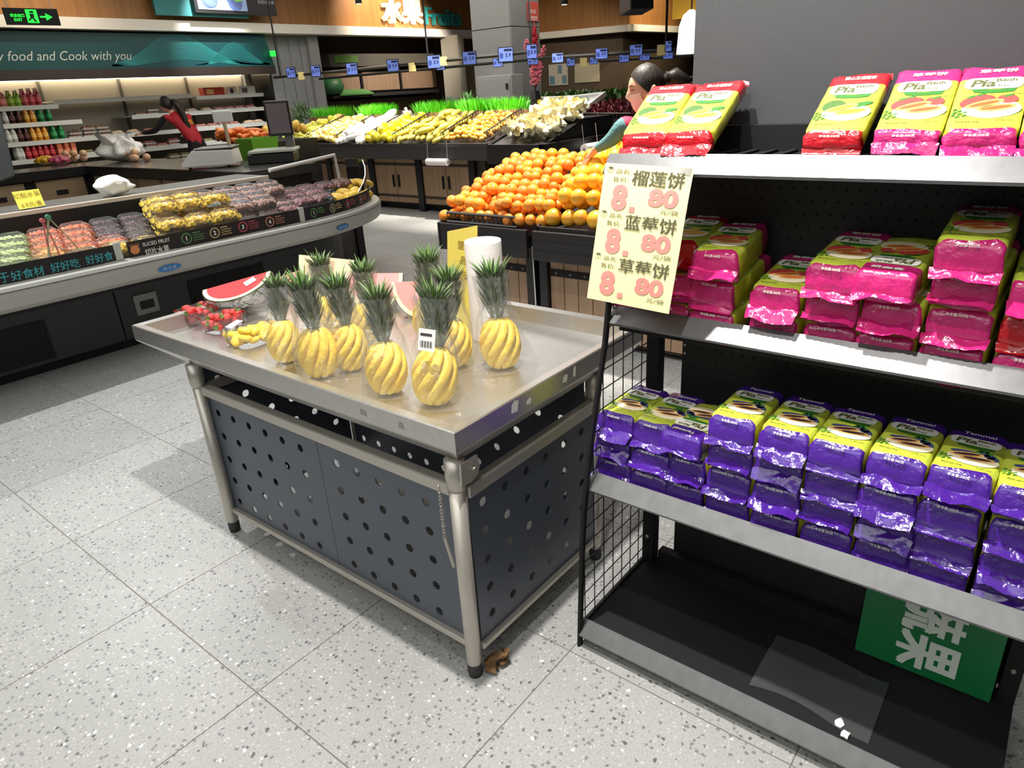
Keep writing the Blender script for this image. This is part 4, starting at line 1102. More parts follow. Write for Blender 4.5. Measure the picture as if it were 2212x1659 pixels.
x0 = aty(300, 655, 1.45).x; z1 = aty(291, 640, 1.45).z
hb = part('socket_frame', MB().box(x0-.03, 1.438, z1-.13, x0+.12, 1.454, z1+.005), [mat('frame_grey', (150, 150, 148), .4)], cs_, bevel=.004)
part('socket_hole', MB().box(x0+.0, 1.435, z1-.095, x0+.092, 1.439, z1-.04), [CASED], hb)
part('well', sweep([(-.02, .60), (-.02, .64), (-.82, .64), (-.82, .60)], 0, 8), [mat('well_grey', (84, 84, 84), .5)], cs_)
part('well_end', MB().poly([Vector((p.x*.995, p.y+.01, .642)) for p in path[4:]]+[Vector((arc0.x, path[-1].y, .642))]), [mat('well_grey')], cs_)
# black lettered strips and the clear joints between them
STRIP = mat('strip_black', (34, 32, 32), .4)
def strip_part(x0, x1): return part('sign_strip', MB().box(x0, yS-.006, .634, x1, yS, .727), [STRIP], cs_)
xj1, xj2 = aty(255, 540, yS).x, aty(645, 460, yS).x
xa, xb = aty(250, 545, yS).x, aty(272, 540, yS).x
st1 = strip_part(-1.6, xa-.01); st2 = strip_part(xb+.01, xj2-.02)
for x in (xa+.012, xj2+.02): part('strip_joint', MB().box(x-.02, yS-.008, .632, x+.022, yS+.004, .735), [mat('joint_clear', (196, 200, 192), .25)], cs_, bevel=.003)
st3 = part('sign_strip', sweep([(.0, .634), (.006, .634), (.006, .727), (.0, .727)], 4, None), [STRIP], cs_)
R_, U_ = Vector((1, 0, 0)), Vector((0, 0, 1))
def strip_txt(s, q, m_, parent, bold=0, y=yS-.0075, shear=0):
    a = aty(q[0], q[1], y); mbx = write(MB(), s, a, R_, U_, w=q[2] if q[2] else None, h=q[3], bold=bold, shear=shear); part('lettering', mbx, [m_], parent)
TEALI = mat('teal_ink', (70, 170, 178), .6); WI = mat('white_ink', (232, 228, 220), .6)
for s_, px, py, w_ in (('于', 9, 600, .045), ('好食材', 60, 590, .16), ('好好吃', 141, 573, .15), ('好好食', 215, 557, .15)): strip_txt(s_, (px, py, w_, .052), TEALI, st1, .01)
strip_txt('SLICED FRUIT', (338, 523, .17, .022), WI, st2, .015, shear=.0); strip_txt('切片水果', (340, 541, .15, .045), WI, st2, .025)
# orange fruit mark
a = aty(292, 540, yS-.0075); mb = MB(); ellipse(mb, a, R_, U_, .028, .026); 
for k in range(5): mb.poly([a+Vector((-.02+.01*k, -.0004, .018)), a+Vector((-.012+.01*k, -.0004, .018)), a+Vector((-.03+.014*k, -.0004, .042))])
part('fruit_mark', mb, [mat('orange_ink', (214, 136, 84), .6)], st2)
for n_, (px, py), c_ in (('1', (403, 515), (92, 140, 84)), ('2', (464, 503), (196, 172, 120)), ('3', (525, 490), (188, 78, 92)), ('4', (583, 479), (196, 128, 104))):
    m_ = mat('step_ink_'+n_, c_, .6); a = aty(px, py, yS-.0075); mb = MB(); ringmark(mb, a, R_, U_, .027, .035, 0, 24)
    for j, ww in enumerate((.05, .075, .07, .075)): mb.box(a.x+.045, a.y-.0004, a.z+.022-j*.015, a.x+.045+ww, a.y, a.z+.029-j*.015-(0 if j == 0 else .002))
    part('step_mark', mb, [m_], st2); part('step_number', write(MB(), n_, a, R_, U_, h=.03, bold=.04), [WI], st2)
def on_end(f_):      # point and tangent on the rounded strip
    L_ = path[4:]; i = f_*(len(L_)-2); k = int(i); p = L_[k].lerp(L_[k+1], i-k); t = (L_[k+1]-L_[k]).normalized(); n = Vector((t.y, -t.x, 0)); return p+n*.0075, t
for n_, px, c_ in (('1', 679, 0), ('2', 719, 1), ('3', 752, 2), ('4', 780, 3)):
    best = min((abs(topix((*on_end(f/200)[0][:2], .68))[0]-px), f) for f in range(0, 200))[1]
    p, t = on_end(best/200); p = Vector((p.x, p.y, .68)); m_ = MATS['step_ink_'+n_]
    mb = MB(); ringmark(mb, p, t, U_, .026, .034, 0, 24)
    for j, ww in enumerate((.05, .07, .065)): 
        q0 = p+t*.045+U_*(.02-j*.016); mb.quad(q0, q0+t*ww, q0+t*ww+U_*.007, q0+U_*.007)
    part('step_mark', mb, [m_], st3); part('step_number', write(MB(), n_, p, t, U_, h=.03, bold=.04), [WI], st3)
# blue oval maker's plates on the bumper
for (px, py) in ((361, 571), (722, 490)):
    if px < 600:
        a = aty(px, py, 1.09); rt = R_; nrm = Vector((0, -.45, -.9)).normalized(); base = Vector((a.x, 1.15+.0, 0))
        q0 = Vector((a.x, yS-.0815, .542)); 
    else:
        f_ = min((abs(topix((*on_end(f/200)[0][:2], .56))[0]-px), f) for f in range(0, 200))[1]; p, rt = on_end(f_/200); q0 = Vector((p.x, p.y, .542))+Vector((rt.y, -rt.x, 0))*.074
    n_ = Vector((rt.y, -rt.x, 0)); upv = (n_*.1+U_).normalized(); q0 = q0+n_*.003
    pl = part('maker_plate', ellipse(MB(), q0+upv.cross(rt)*-.0, rt, upv, .075, .021, 0, 20), [mat('plate_blue', (42, 120, 190), .4)], cs_)
    part('plate_lettering', write(MB(), '冰之龙', q0+rt.cross(upv)*.002, rt, upv, w=.09, h=.018), [WI], pl)
# rear of the case: dark inner wall, pale edged deck, low glass round the end
yR = 2.02
xRE = atz(596, 379, .9).x
part('inner_wall', MB().box(-1.6, yR-.06, .6, xRE-.1, yR-.02, .875), [CASED], cs_)
part('rear_deck', MB().box(-1.6, yR-.03, .872, xRE-.02, yR+.42, .9), [mat('deck_steel', (120, 120, 116), .4, metal=.6)], cs_)
part('rear_edge', MB().box(-1.6, yR-.055, .868, xRE-.02, yR-.03, .902), [mat('edge_cream', (222, 208, 190), .45)], cs_, bevel=.003)
part('rear_wall', MB().box(-1.6, 2.36, 0, xRE, 2.42, .87), [CASEB], cs_)
g0, g1 = atz(540, 362, 1.0), atz(722, 335, 1.0)
yG = g1.y
part('glass_frame', MB().tube([(atz(560, 359, .98).x, yG, .95), (g1.x, yG, 1.0), (g1.x+.03, yG, .66)], .016, 8, flat=(1, 1)), [mat('frame_white', (206, 204, 200), .4)], cs_)
mb = MB()
gp = []
for i in range(4, len(path)-1):
    t = (path[i+1]-path[i-1]).normalized(); n = Vector((t.y, -t.x, 0)); gp.append(path[i]-n*.012)
n_ = len(gp)
lo = 5
for i in range(lo, n_-1): 
    za = .74+.2*min(1, (i-lo)/4); zb = .74+.2*min(1, (i+1-lo)/4)
    mb.extrude([(gp[i].x, gp[i].y, .73), (gp[i+1].x, gp[i+1].y, .73), (gp[i+1].x, gp[i+1].y, zb), (gp[i].x, gp[i].y, za)], (-.006, .004, 0))
part('end_glass', mb, [GLASS], cs_, smooth=False)
part('front_glass', MB().box(-1.6, yS+.004, .727, xe0, yS+.009, .737), [GLASS], cs_)
# corner post under the rounded end
q = atz(785, 562, 0)
part('corner_post', MB().box(q.x-.04, q.y-.01, 0, q.x+.04, q.y+.08, .46), [DARKG], cs_)
part('end_panel', MB().box(2.6, q.y+.02, .02, q.x-.04, q.y+.05, .46), [mat('end_panel_grey', (120, 114, 110), .5)], cs_)

# ---------------------------------------------------------------- tubs of cut fruit in the case
def tub_proto(key, label, col, col2, shape, pile=1.0, lid=True):
    th = thing('fruit_tub', label, 'fruit tub', (0, 0, 0), 0, 'tubs of cut fruit in the chilled case')
    sx, sy, h_ = .165, .125, .05
    def shp(u, v):
        a = 2*PI*u; e = lambda t: math.copysign(abs(t)**.3, t); k = .9+.1*v
        return (sx/2*k*e(math.cos(a)), sy/2*k*e(math.sin(a)), h_*v)
    mb = MB().grid(shp, 24, 1, closed_u=True); mb.face(range(23, -1, -1)); part('tub', mb, [CLAM], th)
    rd = random.Random(hash(key) % 999 if False else len(key)*7+ord(key[0]))
    mb = MB(); k = 0
    for i in range(6):
        for j in range(5):
            x = -sx*.4+sx*.8*i/5+rd.uniform(-.006, .006); y = -sy*.38+sy*.76*j/4+rd.uniform(-.006, .006)
            z = .018+.024*pile*(1-((x/sx*2)**2+(y/sy*2)**2)*.45)+rd.uniform(0, .012)
            M = TRS((0, 0, 0), (rd.uniform(0, 3), rd.uniform(0, 3), rd.uniform(0, 3))).to_3x3()
            if shape == 'cube': mb.obox(TRS((x, y, z), (rd.uniform(0, 3), rd.uniform(0, 3), 0)), .026, .024, .03)
            else: mb.ball((x, y, z), .017, .016, .015, 7, 5, 0, M)
    part('fruit_filling', mb, [mat('fill_'+key, col, .35, var=(25, .6, col2), coat=.2)], th, smooth=shape == 'ball', kind='stuff')
    if lid:
        def ld(u, v):
            a = 2*PI*u; e = lambda t: math.copysign(abs(t)**.3, t); k = 1-.25*v
            return (sx/2*.98*k*e(math.cos(a)), sy/2*.98*k*e(math.sin(a)), h_+.028*v**.5)
        mb = MB().grid(ld, 24, 3, closed_u=True); mb.face(range(24*3, 24*4)); part('lid', mb, [CLAM], th)
    return freeze(th)
TUB = {'yellow': tub_proto('yellow', 'clear tub of yellow pineapple cubes in the chilled case', (236, 196, 66), (246, 220, 110), 'cube', 1.1),
       'salmon': tub_proto('salmon', 'clear tub of salmon pink melon cubes in the chilled case', (232, 134, 100), (240, 166, 120), 'cube', .8),
       'peach': tub_proto('peach', 'clear tub of peach coloured fruit slices in the chilled case', (240, 176, 104), (246, 206, 140), 'cube', .8),
       'grape': tub_proto('grape', 'clear tub of dark grapes in the chilled case', (70, 42, 48), (110, 72, 74), 'ball', .8),
       'brown': tub_proto('brown', 'clear tub of pinkish brown fruit in the chilled case', (176, 138, 126), (206, 172, 156), 'ball', 1.0),
       'plum': tub_proto('plum', 'clear tub of dusky plum red fruit in the chilled case', (160, 100, 106), (196, 154, 152), 'ball', 1.0),
       'green': tub_proto('green', 'clear tub of pale green salad fruit in the chilled case', (176, 198, 118), (214, 224, 170), 'ball', .9)}
where = {'yellow': 'yellow pineapple tub', 'salmon': 'salmon melon tub', 'peach': 'peach slice tub', 'grape': 'dark grape tub', 'brown': 'pinkish brown fruit tub', 'plum': 'plum red fruit tub', 'green': 'pale green fruit tub'}
def pick(px, py, row, lvl):
    if px < 70: return 'green'
    if row == 0:
        if px < 250: return 'green' if px > 170 else 'peach'
        if px < 400: return 'yellow'
        if px < 490: return 'yellow'
        return 'brown' if px < 610 else 'plum'
    if row == 1:
        if px < 120: return 'peach'
        if px < 270: return 'salmon'
        if px < 330: return 'grape'
        if px < 480: return 'yellow'
        return 'brown' if px < 600 else 'plum'
    if px < 180: return 'salmon'
    if px < 330: return 'grape'
    if px < 440: return 'yellow'
    return 'brown' if px < 620 else 'plum'
cnt = {}
for row, (y, z) in enumerate(((1.235, .645), (1.385, .66), (1.535, .68), (1.685, .70), (1.835, .72))):
    x = .42+.05*row
    while x < 3.35:
        u, v, k = topix((x, y, z+.04))
        inside = x < xe0-.2 or y > yS+RY*(1-math.sqrt(max(0, 1-((x+.1-arc0.x)/RX)**2)))+.1
        if -40 < u < 820 and inside and not (u > 655 and row < 2) and not (u > 705 and row < 4):
            kind = pick(u, v, min(row, 2), 0)
            nlev = 1
            if kind == 'yellow' and 330 < u < 500: nlev = 3 if row in (1, 2) else 2
            if kind in ('brown', 'plum') and row >= 1 and u < 600: nlev = 2
            for lv in range(nlev):
                cnt[kind] = cnt.get(kind, 0)+1
                scatter(('tub', kind), TUB[kind], TRS((x+RND.uniform(-.01, .01), y+RND.uniform(-.008, .008), z+.001+lv*.08), (.08, 0, RND.uniform(-.08, .08))))
        x += .182
# mangoes, dark plums and green peppers loose near the rounded end
def fruit_proto(name, label, cat, group, r, col, col2, stem=True, nu=10, nv=7, **kw):
    th = thing(name, label, cat, (0, 0, 0), 0, group)
    part('fruit', MB().ball((0, 0, 0), *r, nu, nv), [mat('skin_'+name, col, kw.get('rough', .4), var=(kw.get('vs', 9), .7, col2), coat=kw.get('coat', .2), obj_var=kw.get('ov', .08))], th, smooth=True)
    if stem: part('stem', MB().tube([(0, 0, r[2]*.93), (0, 0, r[2]*1.08)], r[0]*.09, 5), [mat('stem_green', (104, 112, 50), .7)], th)
    return freeze(th)
mg = fruit_proto('mango', 'yellow mango lying at the rounded end of the chilled case', 'mango', 'mangoes in the chilled case', (.05, .04, .075), (226, 180, 42), (238, 200, 80))
for k, (px, py) in enumerate(((728, 414), (742, 406), (752, 412), (765, 404), (778, 402), (766, 412), (786, 404), (735, 400), (748, 400), (772, 396), (790, 396), (758, 398))):
    q = atz(px, py, .74); scatter('mango', mg, TRS((q.x, q.y, .69+.045*(k > 6)+.01*(k % 2)), (PI/2+RND.uniform(-.3, .3), RND.uniform(-.4, .4), RND.uniform(0, 6))))
pm = fruit_proto('plum', 'glossy blue black plum piled in the chilled case', 'plum', 'dark plums in the chilled case', (.022, .022, .022), (38, 44, 48), (70, 80, 84), rough=.15, coat=.6, stem=False)
for k in range(26):
    q = atz(690+RND.uniform(-26, 26), 426+RND.uniform(-8, 8), .70); scatter('plum', pm, TRS((q.x, q.y, .69+.035*RND.random())))
# tongs standing in the front tub, pink and green
for k, (px, py, c_, lab) in enumerate(((92, 478, (206, 110, 112), 'pink plastic tongs standing in the chilled case'), (104, 470, (84, 160, 120), 'green plastic tongs standing in the chilled case'))):
    y0 = 1.27; a = aty(px, py, y0)
    th = thing('tongs', lab, 'tongs', (a.x, y0, .66), 0, 'serving tongs in the case')
    m_ = mat('tong_plastic%d' % k, c_, .35)
    for sg in (-1, 1):
        b = Vector((a.x+sg*(.03 if k == 0 else .10)+(.02 if k else 0), y0-.03+.02*sg, .68)); part('arm', MB().tube([a+Vector((0, 0, -.0)), a.lerp(b, .5)+Vector((sg*.006, 0, 0)), b], [.008, .006, .009], 6, flat=(1, .5)), [m_ if k == 0 else mat('tong_steel', (150, 150, 120), .4)], th)
        part('paddle', MB().ball(b+Vector((sg*.008, 0, -.01)), .014, .008, .035, 8, 5), [mat('paddle_red', (196, 60, 56), .4) if sg > 0 and k == 1 else (mat('paddle_blue', (60, 130, 180), .4) if k == 1 else m_)], th, smooth=True)
    part('hinge', MB().tube([a+Vector((0, -.012, .004)), a+Vector((0, .012, .004))], .013, 10), [m_], th)
# packed salad boxes at the far left of the case
for k, (px, py, lab) in enumerate(((20, 552, 'green printed salad box at the left front of the chilled case'), (30, 515, 'clear bag of pale greens behind the printed salad box'))):
    a = atz(px, py, .68)
    th = thing('salad_box', lab, 'box', (a.x, a.y+.03, .646))
    part('box', MB().box(a.x-.12, a.y-.03, .646+.03*k, a.x+.07, a.y+.09, .70+.06*k), [mat('salad_print%d' % k, (196, 214, 168), .35, var=(30, .4, (120, 170, 90)))], th, bevel=.01)
    if k == 0:
        part('red_dot', ellipse(MB(), (a.x+.0, a.y-.0308, .682), R_, U_, .014, .013), [mat('dot_red', (206, 60, 60), .5)], th)
        part('lettering', write(MB(), '桃', (a.x-.06, a.y-.0308, .68), R_, U_, h=.03, bold=.03), [mat('ink_navy', (40, 50, 90), .6)], th)
# yellow price card and a bundle of clear bags on the rear deck
a = atz(62, 447, .903)
yc_ = thing('price_card', 'small bright yellow price card on the rear deck of the chilled case', 'price card', (a.x, yR+.02, .9))
TLc, TRc = aty(25, 415, yR+.06), aty(83, 408, yR+.06); BLc, BRc = aty(42, 453, yR+.0), aty(98, 443, yR+.0)
part('card', MB().extrude([BLc, BRc, TRc, TLc], (0, .002, 0)), [mat('bright_yellow', (240, 226, 70), .6)], yc_)
mb = MB(); cen = (TLc+TRc+BLc+BRc)/4; rt = (BRc-BLc).normalized(); up = ((TLc-BLc)-rt*(TLc-BLc).dot(rt)).normalized(); nn = rt.cross(up)
part('lettering', write(MB(), '6.9元/盒', cen-up*.035+nn*.004, rt, up, w=.12, h=.032, bold=.01), [mat('card_ink', (150, 128, 40), .7)], yc_)
part('lettering', write(mb, '切配水果', cen+up*.03+nn*.004, rt, up, w=.15, bold=.01), [mat('card_ink', (150, 128, 40), .7)], yc_)
a = atz(265, 425, .903)
def bund(seed, c, s):
    def fn(u, v):
        th_ = 2*PI*u; ph = PI*v; r_ = 1+.38*noise.noise(Vector((math.cos(th_)*2.6+seed, math.sin(th_)*2.6, v*5)))+.10*math.sin(7*th_+seed+4*v)*math.sin(ph)
        return (c[0]+s[0]*r_*math.sin(ph)*math.cos(th_), c[1]+s[1]*r_*math.sin(ph)*math.sin(th_), c[2]+s[2]*(1-math.cos(ph))*.5*(1+.1*math.sin(3*th_)))
    return MB().grid(fn, 44, 18, closed_u=True)
MILK = mat('milky_plastic', (238, 236, 228), .35, bump=(24, .9), coat=.3)
tag(part('bag_bundle', bund(3, (a.x+.02, yR+.07, .902), (.11, .08, .13)), [MILK], smooth=True), 'crumpled bundle of white plastic bags on the rear deck edge', 'bags')

# ================================================================== staff counter inside the island
COUNTER = mat('counter_black', (40, 38, 37), .28); TOPM = mat('counter_top', (74, 71, 68), .22, metal=.3)
ct = thing('staff_counter', 'L shaped black topped counter with pale wood drawers behind the fruit case', 'counter', (3.0, 4.5, 0))
xI, yI = 2.86, 5.82
part('worktop', MB().extrude([(xI, 2.5, .815), (xI+.75, 2.5, .815), (xI+.75, yI+.65, .815), (-1.5, yI+.65, .815), (-1.5, yI, .815), (xI, yI, .815)], (0, 0, .085)), [TOPM], ct, bevel=.004)
part('edge_band', MB().box(xI-.012, 2.5, .80, xI, yI, .895), [COUNTER], ct)
part('edge_band', MB().box(-1.5, yI-.012, .80, xI-.012, yI, .895), [COUNTER], ct)
part('carcass', MB().box(xI+.06, 2.52, 0, xI+.7, yI+.6, .815), [COUNTER], ct)
part('carcass', MB().box(-1.5, yI+.06, 0, xI+.06, yI+.6, .815), [COUNTER], ct)
DRAW = mat('drawer_wood', (176, 150, 118), .6, var=((6, 6, 30), .7, (150, 124, 94)))
for k in range(6):
    y0 = yI-.02-.55*k
    if y0-.5 < 2.5: break
    d = part('drawer', MB().box(xI+.03, y0-.5, .52, xI+.06, y0-.03, .785), [DRAW], ct); part('handle_slot', MB().box(xI+.022, y0-.3, .62, xI+.031, y0-.2, .67), [COUNTER], d)
for k in range(7):
    x0 = xI-.05-.62*k
    d = part('drawer', MB().box(x0-.5, yI+.03, .52, x0, yI+.06, .785), [DRAW], ct); part('handle_slot', MB().box(x0-.32, yI+.022, .62, x0-.2, yI+.031, .67), [COUNTER], d)
# white weighing scale with a display post
a = atz(450, 362, .9); sx0, sy0 = a.x+.05, a.y
sc_ = thing('weighing_scale', 'white weighing scale with a raised display on the black counter', 'scale', (sx0, sy0, .9), -.75)
def rp(x, y, z): return (x, y, z)
mb = MB().extrude([(-.24, -.19, .02), (.26, -.19, .02), (.24, -.19, .16), (-.12, -.19, .17), (-.24, -.19, .05)], (0, .36, 0))
part('housing', mb, [WHITEP], sc_, world=False, bevel=.012)
part('pan', MB().box(-.1, -.19, .172, .25, .19, .186), [mat('scale_pan', (150, 150, 146), .35, metal=.5)], sc_, world=False, bevel=.006)
part('display', MB().obox(TRS((-.185, -.02, .118), (0, -.79, 0)), .07, .2, .006), [mat('lcd', (96, 100, 96), .3)], sc_, world=False)
part('keypad', MB().obox(TRS((-.235, .0, .06), (0, -1.2, 0)), .03, .12, .006), [mat('keys_blue', (92, 170, 196), .5)], sc_, world=False)
part('post', MB().tube([(.16, .17, .1), (.15, .17, .40)], .018, 8), [mat('brass_post', (190, 172, 140), .4)], sc_, world=False)
part('head', MB().obox(TRS((.15, .16, .45), (.1, 0, .1)), .18, .045, .11), [WHITEP], sc_, world=False, bevel=.012)
for sx in (-.18, .18): part('foot', MB().lathe([(.015, 0), (.015, .022)], 10, (sx, -.12, 0)), [BLACKP], sc_, world=False)
# black touch-screen scale
a = atz(575, 352, .9); tx0, ty0 = a.x+.1, a.y
ts = thing('till_scale', 'black touch screen scale on the counter beside the white one', 'scale', (tx0, ty0, .9), -.75)
part('base', MB().box(-.22, -.2, .0, .22, .2, .09), [BLACKP], ts, world=False, bevel=.01)
part('pan', MB().box(-.2, -.22, .1, .24, .2, .125), [mat('pan_pale', (196, 202, 188), .35)], ts, world=False, bevel=.005)
part('post', MB().box(.12, .1, .05, .2, .18, .42), [mat('post_grey', (96, 94, 94), .4)], ts, world=False, bevel=.01)
s_ = part('screen_frame', MB().obox(TRS((.1, .07, .40), (.1, .0, .0)), .24, .045, .33), [BLACKP], ts, world=False, bevel=.012)
link('screen', MB().obox(TRS((.1, .044, .40), (.1, 0, 0)), .2, .006, .28).mesh('screen', [mat('screen_dim', (74, 66, 68), .25, emit=((84, 74, 78), .3))]), s_)
# dark monitor seen from behind at the left picture edge
a = aty(12, 300, 2.75)
mn = thing('monitor', 'dark grey monitor seen from behind at the left edge on the case deck', 'monitor', (a.x, 2.4, .9))
part('back_shell', MB().extrude([aty(-40, 235, 2.4), aty(2, 245, 2.4), aty(34, 380, 2.4), aty(-20, 400, 2.4)], (0, .06, 0)), [mat('monitor_grey', (64, 68, 68), .5)], mn, bevel=.01)
part('stand', MB().box(a.x-.5, 2.38, .9, a.x-.3, 2.44, 1.02), [BLACKP], mn)
# shopping bags and loose fruit bags on the back run
a = atz(262, 352, .9)
wb = thing('white_bag', 'white plastic carrier bag slumped on the far corner of the counter', 'bag', (a.x+.15, a.y+.25, .9))
part('sack', bund(8, (a.x+.15, a.y+.25, .901), (.24, .2, .26)), [MILK], wb, smooth=True)
part('handle', MB().tube([(a.x+.05, a.y+.25, 1.08), (a.x-.04, a.y+.22, 1.2), (a.x-.1, a.y+.22, 1.24), (a.x+.0, a.y+.25, 1.1)], [.07, .05, .04, .05], 8, flat=(1, .3)), [MILK], wb, smooth=True)
part('handle', MB().tube([(a.x+.28, a.y+.25, 1.02), (a.x+.24, a.y+.22, 1.2), (a.x+.3, a.y+.22, 1.22)], [.05, .04, .03], 8, flat=(1, .3)), [MILK], wb, smooth=True)
PCH = fruit_proto('peach', 'pale peach in a clear bag beside the white carrier bag', 'peach', 'peaches on the counter', (.045, .045, .042), (232, 170, 120), (240, 200, 160))
for k in range(14):
    cx = atz((178, 300)[k % 2]+RND.uniform(-14, 14), 350, .9); scatter('peach', PCH, TRS((cx.x+RND.uniform(-.05, .1), cx.y+.15+RND.uniform(-.1, .1), .943+.06*(k // 8))))
for k, (px, c_, lab) in enumerate(((110, (226, 170, 40), 'yellow topped packet on the far left of the counter'), (140, (190, 70, 96), 'pink red packet on the far left of the counter'))):
    a = atz(px, 356, .9); tag(part('packet', bund(20+k, (a.x, a.y+.12, .901), (.11, .09, .1)), [mat('packet%d' % k, c_, .35, coat=.3)], smooth=True), lab, 'packet')
# ================================================================== wall chiller under the teal banner
yD = 8.9
SHW = mat('shelf_white', (206, 208, 202), .4)
wc = thing('wall_chiller', 'long open wall chiller with white shelves under the teal banner', 'chiller', (5, 9.3, 0))
xL, xR = 1.4, aty(583, 200, yD).x
part('back_wall', MB().box(xL, 9.74, 0, xR, 9.8, 2.1), [mat('chiller_back', (168, 160, 146), .5)], wc)
part('base_tank', MB().box(xL, 8.72, 0, xR, 9.74, .42), [mat('tank_grey', (110, 112, 108), .5)], wc)
part('top_box', MB().box(xL, 8.75, 2.0, xR, 9.8, 2.1), [mat('chiller_top', (46, 42, 38), .5)], wc)
part('lamp_strip', MB().box(xL, 9.62, 1.96, xR, 9.72, 2.0), [mat('strip_warm', (240, 226, 196), .5, emit=((255, 238, 205), 5))], wc)
for px in (85, 260, 405, 535): 
    x = aty(px, 190, 9.72).x; part('divider_post', MB().box(x-.02, 9.71, .42, x+.02, 9.74, 2.0), [mat('post_taupe', (92, 86, 78), .6)], wc)  # upright posts, brownish grey all over
part('end_glass', MB().box(xR-.012, 8.8, .42, xR, 9.74, 2.0), [GLASS], wc)
xm = aty(130, 230, yD).x; xk = aty(290, 250, yD).x; xe = aty(436, 205, yD).x
def deck(x0, x1, z, yf_): 
    d = part('shelf', MB().box(x0, yf_, z-.022, x1, 9.72, z), [SHW], wc); part('price_rail', MB().box(x0, yf_-.02, z-.05, x1, yf_, z+.012), [mat('rail_white', (222, 224, 218), .35)], d)
levels = [(xL, xm, 1.60, 8.98), (xL, xm+.25, 1.37, 8.93), (xL, xR-.02, 1.12, 8.88), (xL, xR-.02, .88, 8.84), (xL, xR-.02, .64, 8.8), (xm+.05, xe, 1.66, 9.25), (xe, xR-.02, 1.62, 9.1), (xk, xR-.02, 1.38, 9.0)]
for x0, x1, z, yf_ in levels: deck(x0, x1, z, yf_)
# bottles and cartons on the left shelves
def bottle_proto(key, col, capc, h_=.22, r_=.034, lab=''):
    th = thing('drink_bottle', lab, 'bottle', (0, 0, 0), 0, 'drinks on the wall chiller')
    part('bottle', MB().lathe([(r_*.9, 0), (r_, .01), (r_, h_*.62), (r_*.8, h_*.72), (r_*.36, h_*.86), (r_*.36, h_*.92)], 10), [mat('drink_'+key, col, .2, coat=.4)], th, smooth=True)
    part('cap', MB().lathe([(r_*.42, h_*.91), (r_*.42, h_)], 8), [mat('cap_'+key, capc, .5)], th)
    part('label_band', MB().lathe([(r_*1.02, h_*.25), (r_*1.02, h_*.52)], 10, cap=False), [mat('band_'+key, tuple(min(255, c+50) for c in col), .5)], th)
    return freeze(th)
def carton_proto(key, col, lab):
    th = thing('drink_carton', lab, 'carton', (0, 0, 0), 0, 'drinks on the wall chiller')
    part('box', MB().box(-.032, -.032, 0, .032, .032, .17), [mat('carton_'+key, col, .5)], th); part('top', MB().extrude([(-.032, -.032, .17), (.032, -.032, .17), (0, -.032, .205)], (0, .064, 0)), [mat('carton_'+key)], th)
    part('label_band', MB().box(-.0325, -.0325, .05, .0325, .0325, .11), [mat('band_c'+key, tuple(min(255, c+45) for c in col), .5)], th)
    return freeze(th)
DR = {'pinkc': carton_proto('pink', (206, 120, 110), 'pale pink drink carton on the top left chiller shelf'), 'lime': bottle_proto('lime', (150, 190, 60), (220, 220, 200), lab='lime green drink bottle on the top left chiller shelf'),
      'rose': bottle_proto('rose', (206, 84, 96), (236, 230, 224), lab='rose pink drink bottle on the top left chiller shelf', h_=.24),
      'clear': bottle_proto('clear', (196, 196, 186), (240, 240, 236), lab='clear water bottle at the left edge of the chiller'), 'cola': bottle_proto('cola', (66, 26, 22), (150, 30, 30), lab='dark cola bottle on the chiller shelf'),
      'orange': bottle_proto('orange', (222, 150, 50), (230, 140, 60), lab='orange drink bottle on the chiller shelf'), 'green': bottle_proto('green', (22, 128, 62), (30, 150, 80), lab='green soda bottle at the right of the drinks'),
      'red': bottle_proto('red', (176, 36, 42), (230, 220, 210), lab='red drink bottle on the lowest drinks shelf'), 'tan': carton_proto('tan', (206, 110, 76), 'orange brown drink carton on the lowest drinks shelf')}
for z, yf_, seq in ((1.60, 8.99, [('pinkc', -10, 28), ('lime', 28, 60), ('rose', 60, 104)]), (1.37, 8.94, [('clear', -10, 20), ('cola', 20, 50), ('orange', 52, 80), ('green', 82, 118)]),
                 (1.12, 8.89, [('clear', 0, 26), ('cola', 27, 54), ('orange', 55, 96), ('green', 100, 134)]), (.88, 8.85, [('clear', 12, 28), ('red', 32, 100), ('tan', 102, 148)])):
    for key, p0, p1 in seq:
        x0 = aty(p0, 250, yf_).x; x1 = aty(p1, 250, yf_).x; n = max(2, int((x1-x0)/.078))
        for k in range(n):
            for dpt in (0, 1): scatter(('drink', key), DR[key], TRS((x0+(x1-x0)*(k+.5)/n, yf_+.05+.085*dpt, z+.001), (0, 0, RND.uniform(0, 3) if 'c' != key[-1] else 0)))
